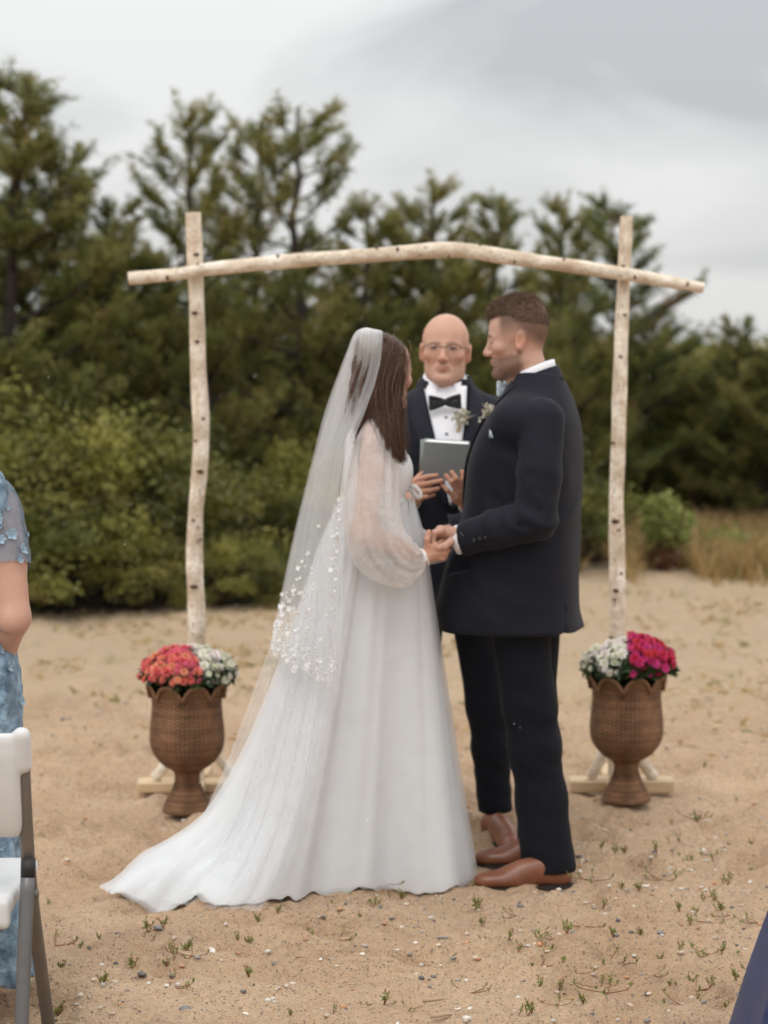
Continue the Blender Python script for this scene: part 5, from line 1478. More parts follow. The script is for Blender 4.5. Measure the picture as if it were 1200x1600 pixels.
lthumb = [rp(728, 770, 8.04), rp(730, 752, 8.06), rp(726, 738, 8.075)]
lhm = hand_mesh(lpalm, lfing, lthumb, [(lW - unit(lW - lE) * 0.05, 0.030), (lW, 0.028), (rp(728, 784, 8.03), 0.024)], skin=np.array(SKIN_O) * (0.98, 0.88, 0.85), rf=0.0082)
tb = coarse_body([([lg[0], lg[2], lg[3]], [0.07, 0.05, 0.035]), ([rg[0], rg[2], rg[3]], [0.07, 0.05, 0.035]), ([rS, rE, rW], [0.045, 0.04, 0.03]), ([lS, lE, lW], [0.045, 0.04, 0.03]), ([(0, 0.02, 1.42), (0, 0.01, 1.60)], [0.075, 0.06])], SKIN_O,
                 lofts=[[(0.80, 0, 0, 0.15, 0.10), (1.1, 0, 0, 0.15, 0.10), (1.3, 0, 0.01, 0.16, 0.11), (1.44, 0, 0.02, 0.14, 0.07)]])
bv, bf, bc = merge([(hv, hf, hc), rhm, lhm, tb])
O.add('body', bv, bf, M_skin, cols=bc)
# rimless glasses
M_glass = material('spectacle_lens', (0.22, 0.16, 0.26), 0.05, var=0.02, alpha=0.05, spec=0.5)
M_wire = material('dark_wire', (0.03, 0.028, 0.03), 0.4, var=0.05, metal=0.3)
gl = MB(); lens = []
for sg in (-1, 1):
    a = np.linspace(0, 2 * PI, 24, endpoint=False)
    ring = np.stack([sg * 0.0335 + 0.024 * np.sign(np.cos(a)) * np.abs(np.cos(a)) ** 0.7, -0.100 + 0.012 * (np.abs(np.cos(a)) * (np.sign(np.cos(a)) == sg)), 0.113 + 0.0145 * np.sign(np.sin(a)) * np.abs(np.sin(a)) ** 0.7], 1)
    top = ring[1:12]
    gl.add(*tube(top, 0.0011, 6)); lens.append(ring)
    gl.add(*tube(smooth_path([(sg * 0.0575, -0.090, 0.119), (sg * 0.072, -0.060, 0.119), (sg * 0.079, 0.000, 0.118), (sg * 0.080, 0.012, 0.112)], 12), 0.0013, 6))
gl.add(*tube(smooth_path([(-0.010, -0.102, 0.117), (0, -0.106, 0.120), (0.010, -0.102, 0.117)], 6), 0.0012, 6))
SC = scl(1.07, 1.0, 1.05)
gm = MB(); gm.add(xform(np.vstack(gl.v), HM @ SC), gl.f)
go = gm.build('glasses', M_wire, O.root)
for ring in lens:
    v = xform(np.vstack([ring, ring.mean(0)]), HM @ SC); O.add('lens', v, [(i, (i + 1) % 24, 24) for i in range(24)], M_glass, go)
# the book he holds
M_cover = material('sage_cloth', (0.27, 0.31, 0.31), 0.8, var=0.08, vscale=200, bump=0.25, bscale=600, bdist=0.0008)
M_paper = material('paper', (0.82, 0.82, 0.82), 0.8, var=0.03)
bc_ = at(697, 721, 8.035)
bk = tag(empty('book', bc_), 'grey-green cloth bound book held up by the bald man', 'book')
bk.rotation_euler = (R(22), R(3.5), R(-4))
v, f = boxv((-0.076, -0.0030, -0.069), (0.076, 0.0, 0.069), 0.0012)
o = obj('front_cover', v, f, M_cover, bk, False); fix_normals(o.data)
v, f = boxv((-0.076, 0.0215, -0.069), (0.076, 0.0245, 0.069), 0.0012)
o = obj('back_cover', v, f, M_cover, bk, False); fix_normals(o.data)
v, f = boxv((-0.074, 0.0012, -0.066), (0.072, 0.0205, 0.0675), 0.002)
o = obj('page_block', v, f, M_paper, bk, False); fix_normals(o.data)
v, f = tube([(-0.0765, 0.011, -0.069), (-0.0765, 0.011, 0.069)], 0.0035, 10, True, rad2=0.0125)
obj('spine', v, f, M_cover, bk)
# ------------------------------------------------------------------ bride
SKIN_B = (0.56, 0.32, 0.235)
Bd = Person(588, 7.55, 101, 'woman in white wedding gown and long veil seen from behind, holding hands with the groom')
bp = lambda x, y, Y: Bd.px(x, y, Y)
def cloth(name, color, alpha, trans, lace=0.0, rough=0.8, vs=20):
    m = material(name, color, rough, var=0.03, vscale=vs, trans=trans, alpha=alpha, spec=0.15)
    if lace:
        n, l = m.node_tree.nodes, m.node_tree.links
        tc = n.new('ShaderNodeTexCoord')
        v = n.new('ShaderNodeTexVoronoi'); v.feature = 'DISTANCE_TO_EDGE'; v.inputs['Scale'].default_value = 34; l.new(tc.outputs['Object'], v.inputs['Vector'])
        z = n.new('ShaderNodeTexNoise'); z.inputs['Scale'].default_value = 22; z.inputs['Detail'].default_value = 3; l.new(tc.outputs['Object'], z.inputs['Vector'])
        a = n.new('ShaderNodeMapRange'); a.inputs[1].default_value = 0.46; a.inputs[2].default_value = 0.60; a.inputs[3].default_value = alpha; a.inputs[4].default_value = alpha + lace; l.new(z.outputs['Fac'], a.inputs[0])
        b = n.new('ShaderNodeMapRange'); b.inputs[1].default_value = 0.0; b.inputs[2].default_value = 0.09; b.inputs[3].default_value = lace * 0.6; b.inputs[4].default_value = 0.0; l.new(v.outputs['Distance'], b.inputs[0])
        s = n.new('ShaderNodeMath'); s.operation = 'ADD'; s.use_clamp = True; l.new(a.outputs[0], s.inputs[0]); l.new(b.outputs[0], s.inputs[1])
        ms = [x for x in n if x.type == 'MIX_SHADER'][-1]; l.new(s.outputs[0], ms.inputs[0])
    return m
M_satin = material('ivory_satin', (0.80, 0.80, 0.795), 0.6, var=0.03, vscale=8, bump=0.06, bscale=60, spec=0.25, sheen=0.1)
M_lining = material('gown_lining', (0.87, 0.88, 0.89), 0.8, var=0.03, vscale=8, trans=0.1, spec=0.15)
M_tulle = cloth('skirt_tulle', (0.88, 0.89, 0.90), 0.40, 0.35)
M_veil = cloth('veil_tulle', (0.88, 0.89, 0.895), 0.46, 0.4)
nv_, lv_ = M_veil.node_tree.nodes, M_veil.node_tree.links       # the tulle is gathered, so denser, near the comb
gat = nv_.new('ShaderNodeAttribute'); gat.attribute_name = 'Col'
lv_.new(gat.outputs['Fac'], [x for x in nv_ if x.type == 'MIX_SHADER'][-1].inputs[0])
M_sheer = cloth('sheer_lace_sleeve', (0.85, 0.835, 0.82), 0.52, 0.4, 0.10)
M_appl = material('lace_applique', (0.86, 0.855, 0.84), 0.6, var=0.05, trans=0.15)
# bodice
q = Field((-0.24, -0.22, 1.02), (0.24, 0.20, 1.54), 0.006)
q.loft([(1.06, 0, 0.005, 0.125, 0.100), (1.15, 0, 0.008, 0.120, 0.092), (1.20, 0, 0.008, 0.124, 0.090), (1.27, 0, 0.004, 0.136, 0.094), (1.32, 0, 0.004, 0.143, 0.094), (1.385, 0, 0.012, 0.148, 0.080), (1.42, -0.01, 0.018, 0.138, 0.062), (1.445, -0.03, 0.02, 0.085, 0.045)], 0.02, 2.2)
for sg in (-1, 1):
    q.ell((sg * 0.055, -0.060, 1.295), (0.054, 0.038, 0.054), 0.05)
    q.ell((sg * 0.130, 0.018, 1.415 if sg < 0 else 1.385), (0.040, 0.042, 0.032), 0.03)
q.ell((0, -0.03, 1.50), (0.085, 0.11, 0.075), 0.02, op='sub')
q.disp(lambda x, y, z: 0.0012 * np.sin(z * 70 + 4 * np.sin(x * 20)) * np.clip(1.22 - z, 0, 0.12) / 0.12)
v, f = q.mesh(1)
bodice = Bd.add('bodice', v, f, M_satin)
# skirt and train ----------------------------------------------------------
HEM = [(.272, 7.68), (.250, 7.52), (.20, 7.445), (.10, 7.42), (.02, 7.42), (-.09, 7.35), (-.20, 7.31), (-.30, 7.18), (-.40, 7.115), (-.50, 7.10), (-.60, 7.155), (-.71, 7.18), (-.815, 7.21), (-.80, 7.36), (-.66, 7.52), (-.45, 7.68), (-.2, 7.84), (.05, 7.93), (.2, 7.87)]
hem = np.array(HEM + HEM[:1]); c0 = Bd.o[:2]
NS = 540; NT = 70
hs = smooth_path(np.vstack([hem[-4:-1], hem, hem[1:4]]), (len(hem) + 6 - 1) * 60)
k0 = 3 * 60; hs = smooth_lin(hs[int(3 * len(hs) / (len(hem) + 5)):int(len(hs) - 3 * len(hs) / (len(hem) + 5))], NS)
an = np.unwrap(np.arctan2(hs[:, 1] - c0[1], hs[:, 0] - c0[0]))
un = np.linspace(an[0], an[-1], NS)
wa = 0.55 * an + 0.45 * un
def skirt(scale, phase, seed, amp=1.0, push=0.0):
    rng = np.random.RandomState(seed)
    s = np.linspace(0, 2 * PI, NS)
    rad = np.hypot(hs[:, 0] - c0[0], hs[:, 1] - c0[1]); g = np.clip((rad - 0.30) / 0.45, 0, 1); g = g * g * (3 - 2 * g)
    zw = 1.20
    W = np.stack([c0[0] + 0.116 * np.cos(wa), c0[1] + 0.105 * np.sin(wa)], 1)
    V = np.zeros((NT, NS, 3))
    out = np.stack([np.cos(wa), np.sin(wa)], 1)
    fr = [(13, 0.55), (22, 0.34), (35, 0.16), (51, 0.07), (7, 0.5)]
    ph = rng.uniform(0, 6.28, len(fr)); dr = rng.uniform(-1.2, 1.2, len(fr))
    lump = fbm(np.cos(s) * 4 + seed, np.sin(s) * 4 + seed, 3)
    for i in range(NT):
        t = i / (NT - 1)
        f0 = 0.05 * min(1, t / 0.12) * (2 - min(1, t / 0.12)) + 0.95 * t ** 1.10
        f1 = 0.03 * min(1, t / 0.12) + 0.60 * t ** 1.15 + 0.37 * t ** 7
        f = f0 * (1 - g) + f1 * g
        f = f * scale
        xy = W * (1 - f)[:, None] + hs * f[:, None]
        a = amp * (0.003 + 0.012 * t ** 0.8)
        fold = sum(w * np.sin(k * s + p + d * t * 2 + phase) for (k, w), p, d in zip(fr, ph, dr))
        fold += (0.5 + 2.2 * g * t ** 4) * lump * t
        xy = xy + out * (a * fold + push * min(1, t * 8))[:, None]
        z = zw * (1 - t) ** 1.0
        lay = np.clip((t - 0.80) / 0.2, 0, 1)
        zz = z + lay * (0.012 + 0.024 * np.abs(fold) * (0.35 + g) + 0.05 * g * np.clip(lump + 0.15, 0, 1)) * (1 - 0.55 * np.clip((t - 0.93) / 0.07, 0, 1)) + push * 0.5
        V[i, :, 0], V[i, :, 1], V[i, :, 2] = xy[:, 0], xy[:, 1], np.maximum(zz, 0.006)
    V[..., 2] += ground_h(V[..., 0], V[..., 1]) * np.clip(1 - V[..., 2] * 6, 0, 1)
    v = (V.reshape(-1, 3) - Bd.o) @ Bd.Rm
    ii = (np.arange(NT - 1)[:, None] * NS + np.arange(NS - 1)[None, :]).ravel()
    return v, np.stack([ii, ii + 1, ii + NS + 1, ii + NS], 1)
v, f = skirt(0.985, 0.0, 3, 0.8); sk = Bd.add('skirt', v, f, M_lining)
v, f = skirt(0.993, 0.0, 3, 0.8, 0.007); Bd.add('tulle_layer', v, f, M_tulle, sk)
v, f = skirt(1.003, 0.12, 3, 0.85, 0.015); Bd.add('tulle_layer', v, f, M_tulle, sk)
# waist ribbon with a bow at the front
wb = smooth_path([(0.129 * math.cos(a), -0.096 * math.sin(a) + 0.008, 1.205) for a in np.linspace(0, 2 * PI, 40)], 60)
v, f = tube(wb, 0.004, 8, False, rad2=0.011); Bd.add('waist_ribbon', v, f, M_satin)
rb = MB()
yk = 7.50
for pts, w in (([(641, 762, yk), (648, 760, yk - 0.02), (657, 772, yk - 0.02), (652, 777, yk - 0.01), (641, 763, yk)], 0.009), ([(640, 763, yk), (633, 758, yk - 0.03), (627, 768, yk - 0.03), (640, 765, yk)], 0.009), ([(641, 764, yk), (640, 785, yk - 0.01), (641, 805, yk - 0.01), (641, 826, yk)], 0.006), ([(642, 764, yk), (646, 780, yk + 0.02), (643, 800, yk + 0.02), (646, 818, yk + 0.02)], 0.006)):
    v, f = tube(smooth_path([bp(*p) for p in pts], 16), 0.0018, 6, True, rad2=w); rb.add(v, f)
tag(rb.build('ribbon_bow', M_satin, Bd.root), kind='stuff')
# arms
sh, el, wr = bp(588, 678, 7.41), bp(568, 832, 7.36), bp(659, 872, 7.435)
shl, ell_, wrl = np.array((0.155, 0.015, 1.40)), np.array((0.23, -0.02, 1.12)), np.array((0.12, -0.26, 1.03))
def sleeve(path, rads, seed, name='sleeve'):
    p = smooth_path(path, 46); r = np.interp(np.linspace(0, 1, 46), np.linspace(0, 1, len(rads)), rads)
    a = np.linspace(0, 2 * PI, 96, endpoint=False); t = np.linspace(0, 1, 46)
    rng = np.random.RandomState(seed)
    env = np.sin(PI * np.clip(t, 0.02, 0.98)) ** 0.5
    jit = 1 + 0.05 * env[:, None] * np.sin(11 * a[None, :] + 3 * t[:, None] + seed) + 0.03 * np.sin(19 * a[None, :] - 4 * t[:, None]) + 0.10 * np.clip((t - 0.85) / 0.15, 0, 1)[:, None] * np.sin(24 * a)[None, :] + 0.06 * env[:, None] * np.sin(3 * a[None, :] + 9 * t[:, None])
    v, f = tube(p, r, 96, False, jit=jit)
    return Bd.add(name, v, f, M_sheer)
sleeve([bp(593, 660, 7.43), bp(589, 690, 7.41), bp(585, 745, 7.38), bp(583, 800, 7.355), bp(592, 850, 7.345), bp(618, 876, 7.37), bp(640, 876, 7.405), bp(654, 872, 7.43)], [0.040, 0.066, 0.076, 0.084, 0.088, 0.080, 0.060, 0.030], 2)
sleeve([shl + (-0.03, 0.01, 0.0), shl - (0, 0, 0.03), (0.21, 0, 1.25), ell_ + (0.01, 0, 0), ell_ * 0.5 + wrl * 0.5 - (0, 0, 0.03), wrl], [0.025, 0.050, 0.070, 0.080, 0.070, 0.03], 5)
# gathered cuff
for W_, E_ in ((wr, el),):
    d = unit(W_ - bp(618, 872, 7.38)); v, f = tube([W_ - d * 0.016, W_ - d * 0.008, W_], [0.029, 0.031, 0.028], 24, False); Bd.add('sleeve_cuff', v, f, M_satin)
# head and hands
hv, hf, hc = head_mesh(SKIN_B, 0.003, 0.95, 0.96, 0.95, fem=True, brow=(0.12, 0.07, 0.05), neck=0.047, neck_to=(0, 0.04, -0.10))
hcn = bp(598, 567, 7.54)
HM = trans(*(hcn - (0, 0, 0.1425))) @ rot('Z', 35) @ rot('X', 3)
hv = xform(hv, HM)
P_ = bp
palm = [(P_(661, 868, 7.44), P_(678, 853, 7.44), 0.014), (P_(661, 872, 7.44), P_(684, 862, 7.445), 0.015), (P_(662, 874, 7.45), P_(684, 870, 7.455), 0.013)]
fing = [[P_(680, 852, 7.445), P_(689, 847, 7.455), P_(697, 843, 7.475), P_(699, 838, 7.50)], [P_(684, 858, 7.44), P_(694, 856, 7.448), P_(700, 850, 7.47), P_(701, 844, 7.50)], [P_(685, 864, 7.44), P_(695, 865, 7.445), P_(701, 859, 7.47), P_(702, 852, 7.495)], [P_(684, 870, 7.445), P_(692, 873, 7.45), P_(697, 869, 7.47), P_(699, 862, 7.49)]]
thumb = [P_(668, 858, 7.43), P_(667, 843, 7.42), P_(670, 831, 7.425)]
rh = hand_mesh(palm, fing, thumb, [(wr - unit(wr - el) * 0.07, 0.026), (wr, 0.0225), (P_(665, 868, 7.44), 0.021)], skin=np.array(SKIN_B) * (1, 0.95, 0.93), rf=0.0074)
ld = unit(wrl - ell_)
lf = [[wrl + ld * 0.06 + np.array((0.017 * (k - 1.5), 0, 0)), wrl + ld * 0.095 + np.array((0.017 * (k - 1.5), 0, 0.01)), wrl + ld * 0.115 + np.array((0.016 * (k - 1.5), 0, 0.03))] for k in range(4)]
lh = hand_mesh([(wrl, wrl + ld * 0.06 + np.array((0.017, 0, 0)), 0.015), (wrl, wrl + ld * 0.06 - np.array((0.017, 0, 0)), 0.015)], lf, [wrl - (0.025, 0, 0), wrl + ld * 0.04 - (0.035, 0, -0.02), wrl + ld * 0.06 - (0.035, 0, -0.035)], [(wrl - ld * 0.07, 0.026), (wrl, 0.023)], skin=SKIN_B, res=0.004, rf=0.008)
tb = coarse_body([([sh, el, wr], [0.044, 0.036, 0.024]), ([shl, ell_, wrl], [0.044, 0.036, 0.024]), ([(0, 0.015, 1.40), (0, 0.01, 1.52)], [0.058, 0.048]), ([(0.035, 0, 0.9), (0.035, 0.0, 0.5), (0.05, 0.02, 0.08)], [0.045, 0.040, 0.032]), ([(-0.03, 0.02, 0.9), (-0.03, 0.02, 0.5), (-0.03, 0.03, 0.08)], [0.045, 0.040, 0.032])], SKIN_B, res=0.008,
                 lofts=[[(0.88, 0, 0.01, 0.07, 0.06), (1.13, 0, 0, 0.095, 0.07), (1.30, 0, 0.0, 0.12, 0.08), (1.42, 0, 0.015, 0.12, 0.05)]])
bv, bf, bc = merge([(hv, hf, hc), rh, lh, tb])
Bd.add('body', bv, bf, M_skin, cols=bc)
# bracelet
a = np.linspace(0, 2 * PI, 60, endpoint=False)
wdir = unit(P_(668, 866, 7.44) - wr); n1 = unit(np.cross(wdir, (0, 0, 1))); n2 = np.cross(n1, wdir); wc = wr + wdir * 0.006
ring = np.array([wc + n1 * 0.0265 * math.cos(x) + n2 * 0.0265 * math.sin(x) for x in np.append(a, 2 * PI)])
v, f = tube(ring, 0.0032 + 0.0014 * np.abs(np.sin(np.append(a, 2 * PI) * 9)), 8, False)
br = Bd.add('bracelet', v, f, material('pearls', (0.80, 0.78, 0.74), 0.3, var=0.04, coat=0.4))
v, f = tube([wc + n1 * -0.03 + n2 * 0.0, wc + n1 * -0.036], 0.005, 8); Bd.add('clasp', v, f, material('gold', (0.75, 0.52, 0.18), 0.3, var=0.05, metal=0.9), br)
# hair: swept back on top, long brown lengths falling over the near shoulder
q = Field((-0.12, -0.12, 0.02), (0.12, 0.16, 0.27), 0.003)
q.ell((0, 0.014, 0.152), (0.0815, 0.094, 0.0925), 0.01)
q.ell((0, 0.075, 0.115), (0.055, 0.045, 0.07), 0.03)
q.ell((0, 0.06, 0.205), (0.05, 0.05, 0.04), 0.03)
q.box((0, -0.110, 0.10), (0.2, 0.052, 0.2), 0.002, 0.012, rot=rot('X', 18), op='sub')
q.ell((0, -0.045, 0.07), (0.12, 0.065, 0.088), 0.01, op='sub')
q.disp(lambda x, y, z: 0.0006 * np.sin(z * 420 + 60 * np.abs(x) + 2 * np.sin(y * 40)) + 0.0005 * np.sin(z * 800 + y * 150))
v, f = q.mesh(1); v = v * (0.96, 0.97, 0.96)
hc1 = np.array((0.075, 0.040, 0.026))[None] * np.ones((len(v), 1)) 
hair = Bd.add('hair', xform(v, HM), f, M_hair, cols=hc1)
rng = np.random.RandomState(17)
st = MB()
vol = Field(bp(600, 620, 7.46) - 0.22, bp(600, 620, 7.46) + 0.22, 0.005)
guides = [([(612, 560, 7.47), (599, 603, 7.445), (607, 648, 7.41), (608, 684, 7.385), (624, 716, 7.39)], 0.030, 190), ([(600, 556, 7.46), (588, 604, 7.44), (597, 648, 7.41), (597, 684, 7.37), (614, 708, 7.365)], 0.026, 130),
          ([(590, 550, 7.46), (574, 610, 7.45), (570, 660, 7.43), (566, 720, 7.42)], 0.030, 90), ([(622, 575, 7.48), (617, 620, 7.45), (618, 660, 7.42), (626, 695, 7.42)], 0.014, 60)]
for pts, spread, n in guides:
    base = smooth_path([bp(pts[0][0], pts[0][1] - 14, pts[0][2] + 0.05)] + [bp(*p) for p in pts], 14)
    base11 = smooth_lin(base, 11)
    for k in range(int(n * 10)):
        off = rng.normal(size=3) * spread * 0.60; w = rng.uniform(0, 6.28); L = rng.uniform(0.85, 1.03)
        t = np.linspace(0, 1, 11)
        m = base11
        pth = m + off[None, :] * (0.75 + 0.35 * np.sin(t * PI) - 0.35 * t ** 3)[:, None]
        pth = pth + np.stack([np.sin(t * 11 + w * 0.3), np.cos(t * 10 + w * 0.3), 0 * t], 1) * 0.011 * t[:, None]
        pth = pth[0] + (pth - pth[0]) * L
        c = np.array((0.110, 0.058, 0.036)) * rng.uniform(0.6, 1.5)
        v, f = tube(pth, np.interp(np.linspace(0, 1, 11), (0, 0.5, 1), (0.0010, 0.0011, 0.0004)), 3, False); st.add(v, f, c)
for pts, rr in ((guides[0][0], (0.034, 0.034, 0.030, 0.024, 0.008)), (guides[1][0], (0.034, 0.032, 0.028, 0.020, 0.008)), (guides[2][0], (0.036, 0.034, 0.028, 0.010))): vol.chain([bp(p[0], p[1], p[2] + 0.012) for p in pts], rr, 0.02)
vv_, vf_ = vol.mesh(1); Bd.add('hair_mass', vv_, vf_, M_hair, hair, cols=flat(vv_, (0.075, 0.040, 0.026)))
tag(st.build('hair_lengths', M_hair, hair, True, True), kind='stuff')
# veil ----------------------------------------------------------------------
def veil(Lp, Rp, nrow, ncol, pleats, bulge, seed, amp, name):
    L = smooth_path([at(*p) for p in Lp], nrow); Rr = smooth_path([at(*p) for p in Rp], nrow)
    rng = np.random.RandomState(seed)
    u = np.linspace(0, 1, ncol); t = np.linspace(0, 1, nrow)
    V = L[:, None, :] * (1 - u)[None, :, None] + Rr[:, None, :] * u[None, :, None]
    out = np.array((-0.12, -0.99, 0.0))
    b = np.sin(PI * u)[None, :] ** 0.8 * (bulge * (0.35 + 0.65 * np.clip(t * 3, 0, 1)) + 0.100 * np.exp(-((t * len(Lp) / 8 - 0.14) / 0.13) ** 2) * np.clip(t * len(Lp) / 8 / 0.06, 0, 1))[:, None]
    ph = rng.uniform(0, 6.28, 4)
    fold = np.sin(2 * PI * pleats * u[None, :] + ph[0] + 1.2 * np.sin(3 * t + ph[1])[:, None]) + 0.6 * np.sin(2 * PI * pleats * 1.7 * u[None, :] + ph[2] - 1.5 * t[:, None]) + 0.35 * np.sin(2 * PI * pleats * 3.1 * u[None, :] + ph[3])
    d = b + amp * fold * (0.25 + 0.75 * t)[:, None]
    V = V + d[..., None] * out
    V[..., 0] += 0.35 * amp * np.cos(2 * PI * pleats * u + ph[1])[None, :] * (0.3 + 0.7 * t)[:, None]
    V[..., 2] += 0.016 * np.sin(PI * u)[None, :] ** 0.7 * np.exp(-((t * len(Lp) / 8 - 0.05) / 0.06) ** 2)[:, None]
    V[-14:, :, 2] += 0.022 * np.abs(np.sin(u * PI * 7))[None, :] * np.linspace(0, 1, 14)[:, None] * (1 if pleats == 6 else 0)
    V[..., 2] = np.maximum(V[..., 2], 0.02)
    W = (V.reshape(-1, 3) - Bd.o) @ Bd.Rm
    ii = (np.arange(nrow - 1)[:, None] * ncol + np.arange(ncol - 1)[None, :]).ravel()
    den_ = np.interp(t, (0, 0.08, 0.2, 0.45, 1.0), (0.85, 0.70, 0.46, 0.33, 0.27))
    o = Bd.add(name, W, np.stack([ii, ii + 1, ii + ncol + 1, ii + ncol], 1), M_veil, cols=np.repeat(np.repeat(den_, ncol)[:, None], 3, 1))
    return o, V
VL = [(572, 526, 7.57), (556, 519, 7.62), (539, 558, 7.66), (509, 640, 7.69), (488, 720, 7.69), (463, 820, 7.67), (441, 920, 7.56), (427, 985, 7.47)]
VR = [(588, 528, 7.53), (598, 519, 7.445), (593, 575, 7.405), (574, 635, 7.37), (550, 700, 7.345), (540, 780, 7.33), (537, 880, 7.29), (534, 980, 7.265), (529, 1085, 7.25)]
v1, V1 = veil(VL + [(421, 1020, 7.40)], VR, 90, 130, 6, 0.06, 1, 0.010, 'veil')
VL2 = [(572, 529, 7.57), (558, 522, 7.64), (541, 562, 7.68), (514, 640, 7.71), (492, 720, 7.71), (466, 820, 7.70), (444, 920, 7.66), (424, 1000, 7.63), (398, 1075, 7.58), (370, 1150, 7.52), (340, 1225, 7.46), (302, 1300, 7.40), (245, 1368, 7.33), (196, 1408, 7.26)]
VR2 = [(586, 530, 7.53), (593, 522, 7.465), (587, 575, 7.42), (566, 640, 7.385), (542, 700, 7.365), (528, 780, 7.36), (520, 880, 7.32), (512, 980, 7.295), (500, 1080, 7.27), (484, 1180, 7.225), (462, 1280, 7.165), (430, 1380, 7.09), (410, 1426, 7.05)]
v2, V2 = veil(VL2, VR2, 120, 130, 7, 0.03, 6, 0.011, 'veil_underlayer')
v2.parent = v1
# comb gathering at the crown
v, f = tube(smooth_path([(p - Bd.o) @ Bd.Rm - np.array((0, 0, 0.012)) for p in V1[0, ::16]], 20), 0.004, 8); Bd.add('veil_comb', v, f, M_satin, v1)
# lace flowers along the edge of the upper tier
def lace_flower(seed, n=6, r=0.014):
    rng = np.random.RandomState(seed); mb = MB()
    for i in range(n):
        a = i * 2 * PI / n + rng.uniform(-0.2, 0.2); d = np.array((math.cos(a), math.sin(a), 0.25)); s = np.array((-math.sin(a), math.cos(a), 0)) * r * 0.42; L = r * rng.uniform(0.85, 1.2)
        mb.add([(0, 0, 0), d * L * 0.5 + s, d * L * 0.95 + s * 0.5 + (0, 0, 0.001), d * L * 0.95 - s * 0.5 + (0, 0, 0.001), d * L * 0.5 - s], [(0, 1, 2, 3, 4)])
    v, f = tube([(0, 0, -0.001), (0, 0, 0.004)], r * 0.22, 6); mb.add(v, f)
    return mb.data('lace_flower', M_appl, False)
LF = [lace_flower(i, 5 + i % 2, 0.0055 + 0.0017 * i) for i in range(4)]
rng = np.random.RandomState(31)
spots = []
nr, ncw = V1.shape[:2]
for k in range(280):
    m = rng.rand()
    if m < 0.16: u, t = rng.normal(0.90, 0.03), rng.uniform(0.62, 0.86)
    elif m < 0.48: u, t = abs(rng.normal(0.0, 0.16)) + 0.02, rng.uniform(0.76, 1.0)
    elif m < 0.60: u, t = rng.uniform(0.3, 0.6), rng.normal(0.80, 0.06)
    else: u, t = rng.uniform(0.05, 0.95), 1 - abs(rng.normal()) * 0.06
    u = min(max(u, 0.01), 0.99)
    t = min(max(t, 0), 0.995)
    spots.append((u, t))
for k, (u, t) in enumerate(spots):
    i, j = int(t * (nr - 1)), int(u * (ncw - 1))
    p = V1[i, j] + np.array((-0.35, -0.93, 0)) * 0.006
    o = link('lace_flower', LF[rng.choice(4, p=[.3, .3, .25, .15])], v1)
    o.location = (p - Bd.o) @ Bd.Rm
    nd = Vector((unit(np.array((-0.35, -0.93, 0)) + rng.normal(size=3) * 0.25)) @ Bd.Rm)
    o.rotation_euler = nd.to_track_quat('Z', 'Y').to_euler()
    s = rng.uniform(0.5, 0.95); o.scale = (s, s, s)
